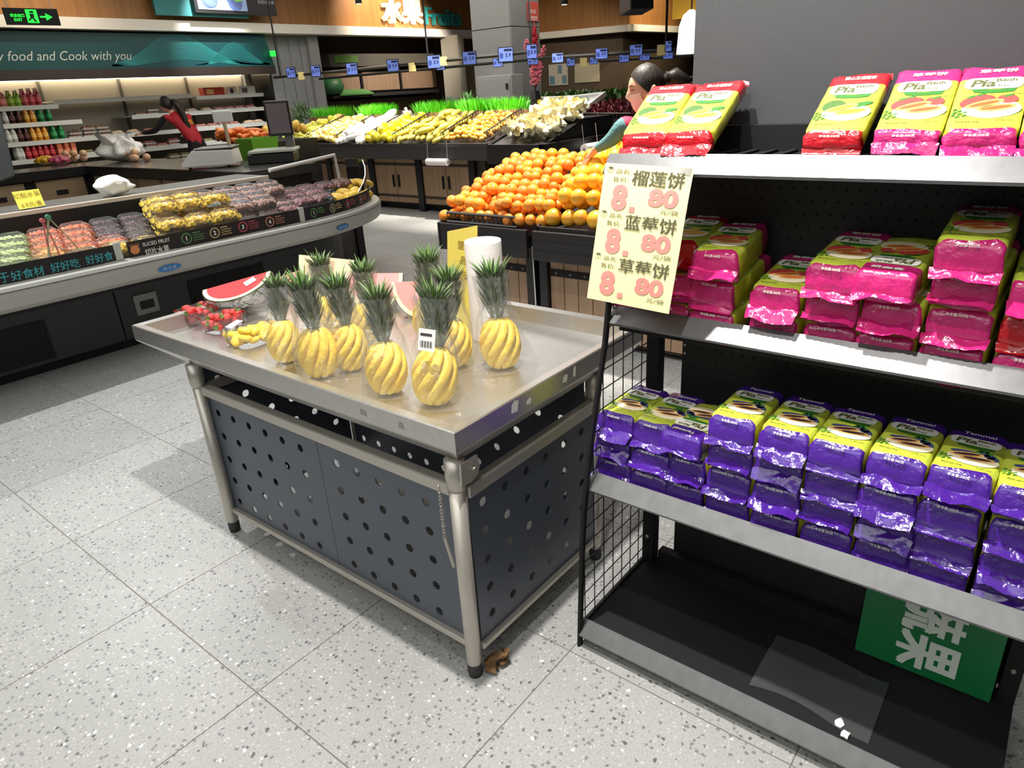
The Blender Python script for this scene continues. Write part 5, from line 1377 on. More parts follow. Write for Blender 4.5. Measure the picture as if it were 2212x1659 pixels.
# packed meat trays on the other shelves
def tray_proto(key, col, col2, lab):
    th = thing('food_tray', lab, 'tray', (0, 0, 0), 0, 'packed trays on the wall chiller')
    part('tray', MB().rings([rect(-.08, .08, -.055, .055, 0), rect(-.095, .095, -.07, .07, .025), rect(-.088, .088, -.063, .063, .025), rect(-.075, .075, -.05, .05, .006)]), [mat('foam_white', (226, 224, 218), .6)], th)
    mb = MB(); rd = random.Random(len(key))
    for i in range(8): mb.ball((-.055+.037*(i % 4), -.022+.044*(i//4), .03+rd.uniform(0, .012)), .03, .028, .022, 7, 5)
    part('food', mb, [mat('food_'+key, col, .3, var=(30, .5, col2), coat=.4)], th, smooth=True, kind='stuff')
    return freeze(th)
TR = {'dark': tray_proto('dark', (86, 50, 36), (150, 110, 84), 'foam tray of dark brown cooked food on the wall chiller'), 'red': tray_proto('red', (150, 60, 60), (200, 140, 130), 'foam tray of red meat on the wall chiller'),
      'pale': tray_proto('pale', (206, 170, 140), (226, 200, 170), 'foam tray of pale food on the wall chiller'), 'olive': tray_proto('olive', (130, 116, 70), (180, 170, 120), 'foam tray of olive coloured vegetables on the wall chiller')}
runs = [(1.12, 8.95, 140, 235, 'dark', 3), (1.12, 8.95, 235, 300, 'pale', 1), (1.12, 8.95, 300, 345, 'red', 1), (.88, 8.9, 245, 380, 'red', 2), (.88, 8.9, 156, 190, 'olive', 1), (1.38, 9.05, 296, 350, 'dark', 2), (1.38, 9.05, 408, 470, 'pale', 1),
        (1.38, 9.05, 470, 560, 'red', 1), (1.12, 8.95, 425, 520, 'red', 1), (1.12, 8.95, 530, 572, 'pale', 1), (.88, 8.9, 430, 490, 'olive', 2), (.64, 8.86, 320, 400, 'olive', 2), (.64, 8.86, 230, 320, 'dark', 1)]
for z, yy, p0, p1, key, lv in runs:
    x0 = aty(p0, 260, yy).x; x1 = aty(p1, 260, yy).x; n = max(1, int((x1-x0)/.2))
    for k in range(n):
        for l_ in range(lv if (k % 3) else max(1, lv-1)): scatter(('tray', key), TR[key], TRS((x0+(x1-x0)*(k+.5)/n+RND.uniform(-.01, .01), yy+.08, z+.001+.052*l_), (0, 0, RND.uniform(-.1, .1))))
for k, (p0, p1, c_, c2) in enumerate(((440, 485, (196, 70, 44), (240, 190, 120)), (492, 512, (226, 214, 200), (60, 50, 50)), (518, 552, (232, 228, 220), (110, 90, 80)))):
    x0 = aty(p0, 202, 9.15).x; x1 = aty(p1, 202, 9.15).x
    th = thing('food_carton', ['red and orange food carton on the top right chiller shelf', 'small white carton with a dark mark on the top right chiller shelf', 'white printed carton nearest the strip curtain on the top chiller shelf'][k], 'carton', ((x0+x1)/2, 9.2, 1.62))
    part('box', MB().box(x0, 9.14, 1.621, x1, 9.3, 1.76), [mat('fcarton%d' % k, c_, .5)], th, bevel=.004)
    part('print', MB().box(x0+.05, 9.137, 1.65, x0+.05+(x1-x0)*.35, 9.141, 1.73), [mat('fprint%d' % k, c2, .5)], th)
# teal banner: board, wave lines, script line
bz0, bz1 = 2.06, 2.55; yB = 8.62
bn = thing('banner', 'dark teal banner with wave lines and white script lettering above the wall chiller', 'banner', (4.5, yB, bz0))
xbr = aty(583, 110, yB).x
part('board', MB().extrude([(1.4, yB, bz0), (xbr+.04, yB, bz0), (xbr-.06, yB, bz1), (1.4, yB, bz1)], (0, .06, 0)), [mat('banner_teal', (10, 62, 66), .45, var=((.5, .5, .5), .9, (12, 80, 84)))], bn)
part('under_lip', MB().box(1.4, yB-.02, bz0-.13, xbr+.04, yB+.1, bz0), [mat('lip_dark', (54, 44, 38), .5)], bn)
WAVE = mat('wave_teal', (40, 140, 138), .5)
def wave(i, n, kind):
    pts = []; t = i/n
    for k in range(41):
        u = k/40
        if kind == 0: x = 4.7+u*2.9; z = bz0+.46*math.exp(-((u-.38-.03*t)/.24)**2)*(1-.82*t)+.02+.05*(1-t)*u*.3
        else: x = 6.05+u*(xbr-6.05); z = bz0+.03+.33*math.exp(-((u-.5)/.25)**2)*(1-.8*t)+.08*(1-t)*(u > .5)*(1-u)
        if bz0 < z < bz1 and x < xbr: pts.append(Vector((x, yB-.002, z)))
    mb = MB(); w_ = .0035
    for a, b in zip(pts[:-1], pts[1:]): mb.quad(a-Vector((0, 0, w_)), b-Vector((0, 0, w_)), b+Vector((0, 0, w_)), a+Vector((0, 0, w_)))
    part('wave_line', mb, [WAVE], bn)
for i in range(14): wave(i, 14, 0)
for i in range(9): wave(i, 9, 1)
a0 = aty(-34, 133, yB-.004); a1 = aty(285, 130, yB-.004)
part('lettering', write(MB(), 'Buy food and Cook with you', ((a0.x+a1.x)/2, yB-.004, bz0+.16), R_, U_, w=a1.x-a0.x, h=.16, shear=.3, bold=-.004), [mat('script_white', (206, 210, 204), .5)], bn)
# little green lamp by the banner end
a = aty(590, 115, 8.5); tag(part('exit_lamp', MB().box(a.x-.05, 8.5, a.z-.05, a.x+.06, 8.53, a.z+.04), [mat('exit_green')], bevel=.005), 'tiny green lit exit lamp at the right end of the teal banner', 'exit sign')

# ================================================================== vegetable island
xV = 5.72; yV0, yV1 = 2.16, 6.75
vi = thing('vegetable_stand', 'black edged vegetable island with pale wood doors', 'stand', (6.4, 4.3, 0))
part('lip', MB().extrude([(xV, yV0, .88), (xV+.03, yV0, .885), (xV+.03, yV0, .70), (xV+.14, yV0, .68), (xV+.1, yV0, .68)], (0, yV1-yV0, 0)), [BLACKP], vi)
part('fascia', MB().box(xV+.02, yV0, .70, xV+.06, yV1, .845), [mat('fascia_charcoal', (66, 62, 62), .5)], vi)
part('slope_board', MB().extrude([(xV+.04, yV0, .80), (xV+.04, yV0, .86), (6.62, yV0, 1.1), (7.4, yV0, 1.1), (7.4, yV0, .8)], (0, yV1-yV0, 0)), [BLACKP], vi)
part('carcass', MB().box(6.03, yV0+.3, .08, 7.3, yV1-.1, .8), [mat('carcass_brown', (70, 58, 48), .7)], vi)
part('plinth', MB().box(6.08, yV0+.3, 0, 7.2, yV1-.2, .08), [CASED], vi)
yp = atx(912, 420, 6.0).y; per = .93
ys = [yp+per*k for k in range(-1, 4)]
for y in ys: part('post', MB().box(5.97, y-.05, 0, 6.03, y+.05, .72), [BLACKP], vi)
for k in range(4):
    ya, yb = ys[k]+.05, ys[k+1]-.05
    for h in range(2):
        y0 = ya+(yb-ya)*h/2+.006; y1 = ya+(yb-ya)*(h+1)/2-.006
        d = part('door', MB().box(6.0, y0, .1, 6.03, y1, .66), [WOODC], vi)
        part('handle', MB().box(5.985, (y1-.06 if h == 0 else y0+.03), .3, 6.0, (y1-.03 if h == 0 else y0+.06), .46), [BLACKM], d)
        for z in (.17, .58): part('strap', MB().box(5.994, y0, z, 6.0, y1, z+.03), [mat('strap_brown', (58, 46, 40), .6)], d)
# end bay, nearest the shelf
ev = thing('vegetable_end_stand', 'black end bay of the vegetable island heaped with pale mushrooms', 'stand', (6.4, 1.75, 0))
ex0 = xV-.02; ey = 1.36; ey1 = 2.14
part('front_board', MB().box(ex0, ey, .66, ex0+.04, ey1, .87), [mat('board_black', (40, 34, 34), .5)], ev)
part('end_board', MB().box(ex0, ey, .66, 7.5, ey+.04, .87), [mat('board_black')], ev)
part('slope', MB().extrude([(ex0+.04, ey+.04, .78), (ex0+.04, ey+.04, .84), (6.62, ey+.04, 1.08), (7.45, ey+.04, 1.08), (7.45, ey+.04, .78)], (0, ey1-ey-.04, 0)), [BLACKP], ev)
part('cabinet', MB().box(6.0, ey+.2, 0, 7.4, ey1-.02, .68), [WOODC], ev)

def slopez(x): return .86+(x-xV-.04)*(1.1-.86)/(6.62-xV-.04)
VEG = {
 'lemon': fruit_proto('lemon', 'yellow green lemon heaped at the far left of the vegetable island', 'lemon', 'lemons on the vegetable island', (.04, .036, .045), (226, 220, 60), (240, 238, 130), stem=False, nu=8, nv=6),
 'mango': fruit_proto('pear', 'pale yellow pear in the second tray of the vegetable island', 'pear', 'pears on the vegetable island', (.05, .045, .06), (236, 200, 90), (244, 226, 150), nu=8, nv=6),
 'radish': fruit_proto('white_radish', 'white radish in the third tray of the vegetable island', 'radish', 'white radishes on the vegetable island', (.05, .05, .12), (246, 242, 236), (252, 250, 246), stem=False, nu=8, nv=6),
 'pepper': fruit_proto('yellow_pepper', 'bright yellow pepper in the fourth tray of the vegetable island', 'pepper', 'yellow peppers on the vegetable island', (.055, .05, .07), (246, 222, 20), (250, 236, 80), nu=8, nv=6),
 'squash': fruit_proto('yellow_squash', 'yellow squash with a pale green side on the vegetable island', 'squash', 'yellow squashes on the vegetable island', (.035, .035, .11), (232, 200, 40), (176, 176, 90), stem=False, nu=8, nv=6, vs=5),
 'potato': fruit_proto('kumquat', 'small orange kumquat in the tray nearest the mushrooms', 'kumquat', 'kumquats on the vegetable island', (.026, .026, .036), (236, 170, 60), (244, 196, 90), stem=False, nu=8, nv=6)}
edge_px = [628, 662, 728, 790, 848, 952, 1046]
def yfront(px): return atx(px, 306, xV+.05).y
order = [('lemon', .075, .09), ('mango', .09, .1), ('radish', .1, .16), ('pepper', .1, .12), ('squash', .085, .2), ('potato', .062, .075)]
for i, (key, dy, dx) in enumerate(order):
    yb, ya = yfront(edge_px[i]), yfront(edge_px[i+1])
    if i == 0: yb += .25
    for layer in range(2):
        x = xV+.08+layer*dx*.3; r = 0
        while x < 6.5:
            y = ya+.05+(r % 2)*dy*.5
            while y < yb-.04:
                z = slopez(x)+.035+layer*dy*.55+RND.uniform(-.01, .015)+.05*math.sin(PI*(y-ya)/(yb-ya))
                if key in ('radish', 'squash'): rot = (RND.uniform(-.25, .25), PI/2-.28+RND.uniform(-.2, .2), RND.uniform(-.5, .5))
                else: rot = (RND.uniform(0, 6), RND.uniform(0, 6), RND.uniform(0, 6))
                if layer == 0 or RND.random() < .55: scatter(('veg', key), VEG[key], TRS((x+RND.uniform(-.012, .012), y+RND.uniform(-.012, .012), z), rot, RND.uniform(.9, 1.12)))
                y += dy
            x += dx; r += 1
# lattice crate sides between the trays
CR = mat('crate_black', (44, 36, 30), .5)
def lattice(a, b, h_, n):
    mb = MB(); a, b = Vector(a), Vector(b); up = Vector((0, 0, h_))
    mb.tube([a+up, b+up], .009, 5); mb.tube([a, b], .009, 5)
    for k in range(n+1):
        p = a.lerp(b, k/n); mb.tube([p, p+up], .004, 4)
        if k < n: mb.tube([p, a.lerp(b, (k+1)/n)+up], .003, 4)
    return mb
labs = ['black lattice crate side between the lemons and the pears', 'brown lattice crate side between the pears and the radishes', 'black lattice crate side between the radishes and the peppers', 'black lattice crate side between the peppers and the squashes', 'black lattice crate side between the squashes and the kumquats', 'black lattice crate side between the kumquats and the mushrooms']
for i in range(6):
    y = yfront(edge_px[i+1]); 
    tag(part('lattice_divider', lattice((xV+.06, y, slopez(xV+.06)+.03), (6.5, y, slopez(6.5)+.05), .1, 14), [CR]), labs[i], 'crate', 'crate sides on the vegetable island')
# boxes of bright grass along the top
GR = mat('grass_green', (120, 226, 40), .5, var=(8, .6, (86, 200, 30))); WICK = mat('wicker', (190, 156, 112), .6, var=((60, 60, 2), .4, (120, 88, 58)))
for k, (p0, p1, lab) in enumerate(((668, 742, 'box of bright green grass at the left end of the vegetable island'), (772, 836, 'box of bright green grass second from the left, standing apart'), (893, 968, 'box of bright green grass in the middle above the yellow peppers'),
                                  (986, 1046, 'box of bright green grass second from the right above the kumquats'), (1048, 1122, 'box of bright green grass at the right end beside the foam trays'))):
    xg = 6.66; yb, ya = atx(p0, 240, xg).y, atx(p1, 238, xg).y
    th = thing('grass_box', lab, 'grass box', (xg+.08, (ya+yb)/2, 1.1), 0, 'grass boxes on the vegetable island')
    bx_ = part('box', MB().box(xg, ya+.02, 1.1, xg+.22, yb-.02, 1.2), [WICK], th)
    for j in range(int((yb-ya)/.035)): part('wicker_stave', MB().box(xg-.008, ya+.03+j*.035, 1.1, xg, ya+.05+j*.035, 1.2), [WICK], bx_)
    mb = MB(); rd = random.Random(k)
    for j in range(560):
        p = Vector((xg+rd.uniform(0, .22), rd.uniform(ya, yb), 1.19)); d = Vector((rd.uniform(-.4, .3), rd.uniform(-.35, .35)+.8*((p.y-(ya+yb)/2)/(yb-ya)), 1))
        leaf(mb, p, d, rd.uniform(.12, .19), .012, .22, 0, 3)
    part('grass', mb, [GR], th, kind='stuff')
# leafy plants and a few odd items among the grass boxes
def bush(name, label, cat, c, rad, n, m_, size=.05):
    mb = MB(); rd = random.Random(n)
    for k in range(n):
        d = Vector((rd.gauss(0, 1), rd.gauss(0, 1), abs(rd.gauss(0, .8))+.1)).normalized(); p = Vector(c)+Vector((d.x*rad[0], d.y*rad[1], d.z*rad[2]))*rd.uniform(.55, 1)
        leaf(mb, p, d+Vector((0, 0, .3)), size*rd.uniform(.8, 1.5), size*.5, .25, 0, 3, .15)
    mb.tube([c, (c[0], c[1], c[2]+rad[2]*.5)], .02, 6)
    return tag(part(name, mb, [m_]), label, cat)
DG = mat('leaf_dark', (60, 104, 48), .5, var=(6, .6, (104, 140, 78))); BGN = mat('leaf_mid', (84, 140, 76), .5, var=(6, .6, (140, 180, 120)))
p = atx(645, 250, 6.7); bush('leafy_bunch', 'dark leafy plant with white flowers at the left end of the vegetable island', 'plant', (6.75, p.y, 1.12), (.2, .28, .3), 220, DG, .06)
p = atx(975, 222, 6.95); bush('leafy_bunch', 'blue green leafy bunch behind the middle grass boxes', 'plant', (6.95, p.y, 1.15), (.2, .3, .22), 220, mat('leaf_blue', (96, 140, 112), .5), .05)
p = atx(1010, 212, 6.95); bush('leafy_bunch', 'light green leafy bunch behind the right grass boxes', 'plant', (6.95, p.y, 1.2), (.2, .25, .22), 220, BGN, .05)
for k, (px, py, nm, lab, c_) in enumerate(((881, 240, 'white_jug', 'small white jug between the grass boxes', (238, 232, 222)), (972, 238, 'red_packet', 'round red packet between two grass boxes', (216, 110, 84)))):
    p = atx(px, py, 6.62); mb = MB().lathe([(.05, 0), (.085, .03), (.09, .08), (.06, .13), (.055, .14)], 14, (6.6, p.y, 1.1))
    if k == 0: mb.tube([(6.6, p.y, 1.23), (6.6, p.y+.02, 1.28)], .02, 6)
    tag(part(nm, mb, [mat(nm+'_m', c_, .4)], smooth=True), lab, ['jug', 'packet'][k])
gn = fruit_proto('ginger', 'pale orange sweet potato between the first two grass boxes', 'sweet potato', 'sweet potatoes on the vegetable island', (.04, .04, .09), (232, 170, 90), (240, 190, 120), stem=False, nu=8, nv=6)
for k in range(9):
    p = atx(732+RND.uniform(-12, 26), 246, 6.6); scatter('ginger', gn, TRS((6.6+RND.uniform(-.05, .1), p.y, 1.14+.06*(k//5)), (PI/2, RND.uniform(-.5, .5), RND.uniform(0, 3))))
# oyster mushrooms on the end bay
MU = mat('mushroom_cap', (246, 238, 204), .55, var=(10, .7, (222, 208, 150)), obj_var=.05)
ms = thing('oyster_mushroom', 'pale frilly oyster mushroom heaped on the end bay', 'mushroom', (0, 0, 0), 0, 'oyster mushrooms on the end bay')
def cap_fn(u, v):
    a = 2*PI*u; r_ = .085*v*(1+.2*math.sin(2*a+1)+.06*math.sin(5*a)); return (r_*math.cos(a), r_*math.sin(a)*.8, .05*v**2.2+.012*math.sin(4*a)*v**2)
part('cap', MB().grid(cap_fn, 24, 5, closed_u=True), [MU], ms, smooth=True); part('stem', MB().tube([(0, 0, -.06), (0, 0, .004)], [.022, .03], 8), [mat('mushroom_stem', (240, 234, 204), .6)], ms, smooth=True); freeze(ms)
for k in range(95):
    t = RND.random()**.9; x = ex0+.1+1.0*t; y = RND.uniform(ey+.09, ey1-.06); z = .90+.25*t+.07*math.sin(PI*(y-ey)/(ey1-ey))+RND.uniform(0, .05)
    scatter('mush', ms, TRS((x, y, z), (RND.uniform(.2, 1.5), RND.uniform(-.7, .7), RND.uniform(0, 6)), RND.uniform(.75, 1.25)))
# foam trays, red leaves and greens behind the mushrooms
for k, (p0, p1, p2, p3, c_, lab) in enumerate((((1128, 215), (1205, 212), (1205, 232), (1128, 232), (232, 218, 80), 'white foam tray of yellow vegetables behind the mushrooms'), ((1208, 212), (1286, 203), (1262, 238), (1190, 240), (150, 176, 166), 'white foam tray of grey green vegetables tilted beside the red leaves'))):
    xq = 7.3; P = [atx(*q, xq) for q in (p3, p2, p1, p0)]; 
    th = thing('foam_tray', lab, 'tray', (xq, P[0].y, P[0].z), 0, 'foam trays on the island')
    PP = [Vector((xq-.15, P[0].y, P[0].z-.02)), Vector((xq-.15, P[1].y, P[1].z-.02)), Vector((xq+.25, P[2].y, P[2].z+.02)), Vector((xq+.25, P[3].y, P[3].z+.02))]
    cen = sum(PP, Vector())/4; inn = [cen+(q-cen)*.84 for q in PP]
    nn = (PP[1]-PP[0]).cross(PP[3]-PP[0]).normalized(); nn = nn if nn.z > 0 else -nn
    part('tray', MB().rings([[q-nn*.06 for q in PP], PP, inn, [q-nn*.035 for q in inn]]), [mat('foam_tray', (240, 240, 236), .6)], th)
    mb = MB(); rd = random.Random(k)
    for j in range(16): u, v = rd.random(), rd.random(); p = inn[0].lerp(inn[1], u).lerp(inn[3].lerp(inn[2], u), v); mb.ball(p-nn*.015, .05, .035, .03, 7, 5)
    part('vegetables', mb, [mat('tray_veg%d' % k, c_, .5)], th, smooth=True, kind='stuff')
xq = 7.35; pa, pb = atx(1256, 240, xq), atx(1372, 240, xq)
th = thing('red_leaf_crate', 'black crate heaped with dark red leaves behind the shelf', 'crate', (xq, (pa.y+pb.y)/2, 1.0))
part('crate', lattice((xq-.1, pa.y, pa.z-.14), (xq-.1, pb.y, pb.z-.14), .12, 16), [CR], th); part('crate_floor', MB().box(xq-.1, pb.y, .98, xq+.5, pa.y, pa.z-.1), [BLACKP], th)
mb = MB(); rd = random.Random(3)
for k in range(700):
    u = rd.random(); p = Vector((xq-.08+.5*rd.random(), pa.y+(pb.y-pa.y)*u, pa.z-.06)); p.z += .1*(p.x-xq+.1)+.12*math.sin(PI*u)**.4*rd.random(); leaf(mb, p, (rd.uniform(-1, .6), rd.uniform(-.8, .8), 1), .06, .04, .4, 0, 3, .1)
part('red_leaves', mb, [mat('leaf_red', (136, 60, 68), .5, var=(8, .7, (96, 36, 46)))], th, kind='stuff')
xq = 8.0; pa, pb = atx(1160, 205, xq), atx(1400, 200, xq)
th = thing('greens_row', 'long heap of dark green leafy vegetables at the back of the island', 'greens', (xq, (pa.y+pb.y)/2, 1.1))
part('bed', MB().box(xq-.1, pb.y, 0, xq+.4, pa.y, 1.1), [BLACKP], th)
mb = MB()
for k in range(1300):
    p = Vector((xq-.1+.5*rd.random(), pa.y+(pb.y-pa.y)*rd.random(), 1.1+.22*rd.random())); leaf(mb, p, (rd.uniform(-1, .5), rd.uniform(-1, 1), .8), .09, .055, .4, 0, 3, .1)
part('greens', mb, [DG], th, kind='stuff')
# pink blossom branch by the column
c = CAM + ray(1156, 196)*9.2
pb_ = thing('blossom_branch', 'pink blossom branch standing in front of the grey column', 'plant', c)
mbs, mbp = MB(), MB(); rd = random.Random(12)
for k in range(9):
    a = rd.uniform(-.5, .5); tip = c + C_R*(a*.42) + Vector((0, 0, .45+.15*rd.random())) + C_F*rd.uniform(-.1, .1)
    mbs.tube([c, c.lerp(tip, .5)+C_R*a*.05, tip], .006, 5)
    for j in range(26):
        p = c.lerp(tip, rd.uniform(.2, 1.02))+Vector((rd.uniform(-.03, .03), rd.uniform(-.03, .03), rd.uniform(-.03, .03))); mbp.ball(p, .02, .02, .016, 5, 4)
part('twigs', mbs, [mat('twig_brown', (80, 50, 44), .7)], pb_); part('blossoms', mbp, [mat('blossom_pink', (216, 96, 122), .6, var=(9, .6, (236, 140, 160)))], pb_, kind='stuff')
tag(part('vase', MB().lathe([(.06, -.25), (.08, -.1), (.05, 0)], 10, c), [BLACKP]), 'black vase holding the pink blossom branch', 'vase')
# roll of bags slung under the lip, and a second roll on the end bay
for k, (xa_, ya_, za_, lab) in enumerate(((5.68, atx(945, 350, 5.68).y, atx(945, 350, 5.68).z, 'white roll of bags slung on cords under the vegetable island lip'), (0, 0, 0, 'white roll of bags hanging on the end bay by the woman'))):
    if k == 0: c0 = Vector((xa_, ya_, za_)); ax = Vector((0, 1, 0)); ln = .34
    else: c0 = aty(1262, 322, 1.28); ax = Vector((1, 0, 0)); ln = .3; c0 = c0+ax*.15
    th = thing('hanging_bag_roll', lab, 'roll', c0, 0, 'hanging bag rolls')
    part('roll', MB().tube([c0-ax*ln/2, c0+ax*ln/2], .042 if k == 0 else .055, 14), [mat('roll_white')], th, smooth=False)
    for sg in (-1, 1): part('cord', MB().tube([c0+ax*sg*ln*.48, c0+ax*sg*ln*.48+Vector((.02*(k == 0), .03*k, .26))], .004, 5), [mat('cord_grey', (170, 166, 160), .6)], th)
    part('core', MB().tube([c0-ax*(ln/2+.004), c0-ax*(ln/2-.01)], .018, 10), [mat('card_core')], th)
# small crate of carrots left of the vegetable island
a = CAM + ray(545, 300)*8.6
th = thing('carrot_stand', 'black bin of orange carrots beyond the scales', 'stand', (a.x, a.y, 0))
part('bin', MB().extrude([(a.x-.3, a.y-.3, .3), (a.x+.75, a.y-.3, .3), (a.x+.75, a.y-.3, 1.0), (a.x-.3, a.y-.3, 1.0)], (0, .8, 0)), [BLACKP], th)
part('plinth', MB().box(a.x-.2, a.y-.2, 0, a.x+.6, a.y+.4, .3), [BLACKP], th)
cr_ = fruit_proto('carrot', 'orange carrot in the black bin beyond the scales', 'carrot', 'carrots in the black bin', (.035, .035, .12), (236, 122, 50), (244, 146, 70), nu=7, nv=6)
for k in range(34): scatter('carrot', cr_, TRS((a.x-.28+.36*RND.random(), a.y-.2+.6*RND.random(), 1.03+.14*RND.random()*(1)), (PI/2+RND.uniform(-.3, .3), 0, RND.uniform(0, 6))))
yo = fruit_proto('yellow_melon', 'yellow vegetable in the black bin beside the carrots', 'vegetable', 'yellow vegetables in the black bin', (.05, .05, .07), (240, 190, 50), (244, 206, 90), nu=7, nv=6)
for k in range(14): scatter('yomel', yo, TRS((a.x+.2+.45*RND.random(), a.y-.2+.6*RND.random(), 1.05+.14*RND.random()), (RND.uniform(0, 6), 0, RND.uniform(0, 6))))
gbk = atz(560, 330, .95)
bk_ = CAM + ray(556, 318)*7.7
tag(part('green_basket', MB().rings([rect(bk_.x-.12, bk_.x+.14, bk_.y-.12, bk_.y+.12, bk_.z-.25), rect(bk_.x-.16, bk_.x+.18, bk_.y-.16, bk_.y+.16, bk_.z+.1), rect(bk_.x-.14, bk_.x+.16, bk_.y-.14, bk_.y+.14, bk_.z+.1), rect(bk_.x-.1, bk_.x+.12, bk_.y-.1, bk_.y+.1, bk_.z-.2)]), [mat('basket_green', (110, 176, 40), .4)]), 'bright green plastic basket in front of the carrot bin', 'basket')
tag(part('basket_stool', MB().box(bk_.x-.15, bk_.y-.15, 0, bk_.x+.15, bk_.y+.15, bk_.z-.25), [BLACKP], bevel=.01), 'black stool under the bright green basket', 'stool')

# ================================================================== orange stand
os_ = thing('orange_stand', 'black bin stand with pale wood boards heaped with oranges', 'stand', (2.9, -.9, 0))
xO = 2.5
for nm, ya, yb in (('left', -.16, -.845), ('right', -.885, -1.95)):
    part('bin_front', MB().box(xO, yb, .535, xO+.025, ya, .70), [mat('bin_black', (36, 33, 34), .5)], os_, bevel=.004)
    for z in (.59, .645): part('plank_groove', MB().box(xO-.001, yb+.01, z, xO+.002, ya-.01, z+.006), [CASED], os_)
    part('bin_floor', MB().extrude([(xO+.02, ya, .6), (xO+.02, ya, .66), (xO+.74, ya, .82), (xO+.74, ya, .6)], (0, yb-ya, 0)), [BLACKP], os_)
part('bin_side', MB().extrude([(xO, -.15, .535), (xO, -.15, .70), (xO+.74, -.15, .86), (xO+.74, -.15, .6)], (0, -.02, 0)), [mat('bin_black')], os_)
part('cabinet_body', MB().box(2.72, -2.4, .03, 3.08, -.5, .6), [mat('carcass_brown')], os_)
yb0 = atx(1142, 600, 2.68).y; yb1 = atx(1186, 600, 2.68).y
part('post', MB().box(2.66, yb0-.055, 0, 2.72, yb0, .56), [BLACKP], os_); part('post', MB().box(2.66, yb1, 0, 2.72, yb1+.055, .56), [BLACKP], os_)
part('white_cord', MB().tube([(2.65, yb0-.06, .58), (2.652, yb0-.066, .3), (2.655, yb0-.07, .02)], .004, 5), [WHITEP], os_)
for y0, y1, n in ((yb0+.002, yb0+.34, 4), (yb1-.9, yb1-.002, 9)):
    for k in range(n):
        a0 = y0+(y1-y0)*k/n; part('board', MB().box(2.69, a0+.003, .06, 2.72, a0+(y1-y0)/n-.003, .55), [WOODC], os_)
    st_ = part('strap', MB().box(2.682, y0, .40, 2.69, y1, .44), [BLACKM], os_)
    for k in range(n): part('bolt', MB().lathe([(.006, 0), (.004, .004)], 8).xf(TRS((2.682, y0+(y1-y0)*(k+.5)/n, .42), (0, -PI/2, 0))), [STEELD], st_)
ORM = fruit_proto('mandarin', 'small orange mandarin heaped on the left of the orange stand', 'mandarin', 'mandarins on the orange stand', (.0375, .0375, .034), (240, 134, 36), (246, 164, 60), nu=14, nv=9, ov=.14, rough=.35)
ORB = fruit_proto('orange', 'large yellow orange heaped on the right of the orange stand', 'orange', 'large oranges on the orange stand', (.047, .047, .046), (244, 164, 36), (250, 196, 60), nu=16, nv=10, ov=.1, rough=.35)
def pile(key, proto, ya, yb, d, x0, x1, zf, layers, topbump, lab_edge=None):
    for l_ in range(layers):
        x = x0+l_*d*.45; r = 0
        while x < x1-l_*d*.2:
            y = ya-d*.5-(r % 2)*d*.5-l_*d*.5
            while y > yb+d*.3:
                t = (x-x0)/(x1-x0); s = (ya-y)/(ya-yb)
                z = zf(x, y)+d*.42+l_*d*.72+RND.uniform(-.010, .016)
                if RND.random() < (.97, .95, .5)[l_]: scatter(key, proto, TRS((x+RND.uniform(-.014, .014), y+RND.uniform(-.014, .014), z), (RND.uniform(-.6, .6), RND.uniform(-.6, .6), RND.uniform(0, 6)), RND.uniform(.86, 1.14)))
                y -= d*1.0
            x += d*.95; r += 1
def zor(x, y):
    t = max(0, min(1, (x-xO)/.72)); e = max(0, min(1, (-.1-y)/.2)); return .67+.29*t**.85*(.62+.38*e)
pile('mandarin', ORM, -.12, -.98, .075, xO+.075, xO+.75, zor, 2, 0)
def zor2(x, y):
    t = max(0, min(1, (x-xO)/.72)); return .675+.25*t+.09*min(1, max(0, (t-.08)*4))
pile('bigorange', ORB, -.93, -1.75, .095, xO+.09, xO+.75, zor2, 2, 0)
ya, yb = atx(966, 478, xO+.03).y, atx(1116, 480, xO+.03).y
tag(part('lattice_divider', lattice((xO+.035, ya, .705), (xO+.035, yb, .705), .055, 15), [CR]), 'low black lattice crate side in front of the mandarins', 'crate', 'crate sides on the orange stand')
th = thing('orange_crate', 'black plastic crate holding the large oranges', 'crate', (xO+.06, -1.3, .70))
part('front_wall', MB().box(xO+.025, -1.95, .66, xO+.04, -.90, .725), [CR], th, bevel=.004); part('side_wall', MB().extrude([(xO+.025, -.905, .66), (xO+.025, -.905, .725), (xO+.3, -.905, .86), (xO+.3, -.905, .7)], (0, -.012, 0)), [CR], th)
mb = MB()
for k in range(24): mb.box(xO+.022, -.94-k*.04, .675, xO+.026, -.925-k*.04, .705)
part('slots', mb, [mat('slot_black')], th, kind='stuff')

# ================================================================== rail of price displays over the vegetables
BLUE = mat('display_blue', (96, 116, 190), .3, emit=((96, 120, 205), .35)); DINK = mat('display_ink', (24, 28, 60), .4)
xD = 6.15
pl_ = [atx(600, 158, xD), atx(1165, 113, xD)]
rl = thing('display_rail', 'black rail hung on rods carrying blue price displays over the vegetables', 'rail', (xD, 3.9, 1.8))
part('rail', MB().tube([(xD+.06, pl_[0].y+.2, 1.8), (xD+.06, 1.75, 1.8)], .018, 8), [BLACKM], rl)
part('rail', MB().tube([(xD+.9, pl_[0].y+.2, 1.76), (xD+.9, 1.75, 1.76)], .018, 8), [BLACKM], rl)
for px in (600, 925, 1148):
    y = atx(px, 130, xD+.06).y; part('rod', MB().tube([(xD+.06, y, 1.8), (xD+.06, y, 4.3)], .012, 6), [BLACKM], rl)
rl2 = thing('display_rail', 'black rail hung on a rod carrying blue displays beyond the column', 'rail', (xD+1.2, 1.0, 1.7))
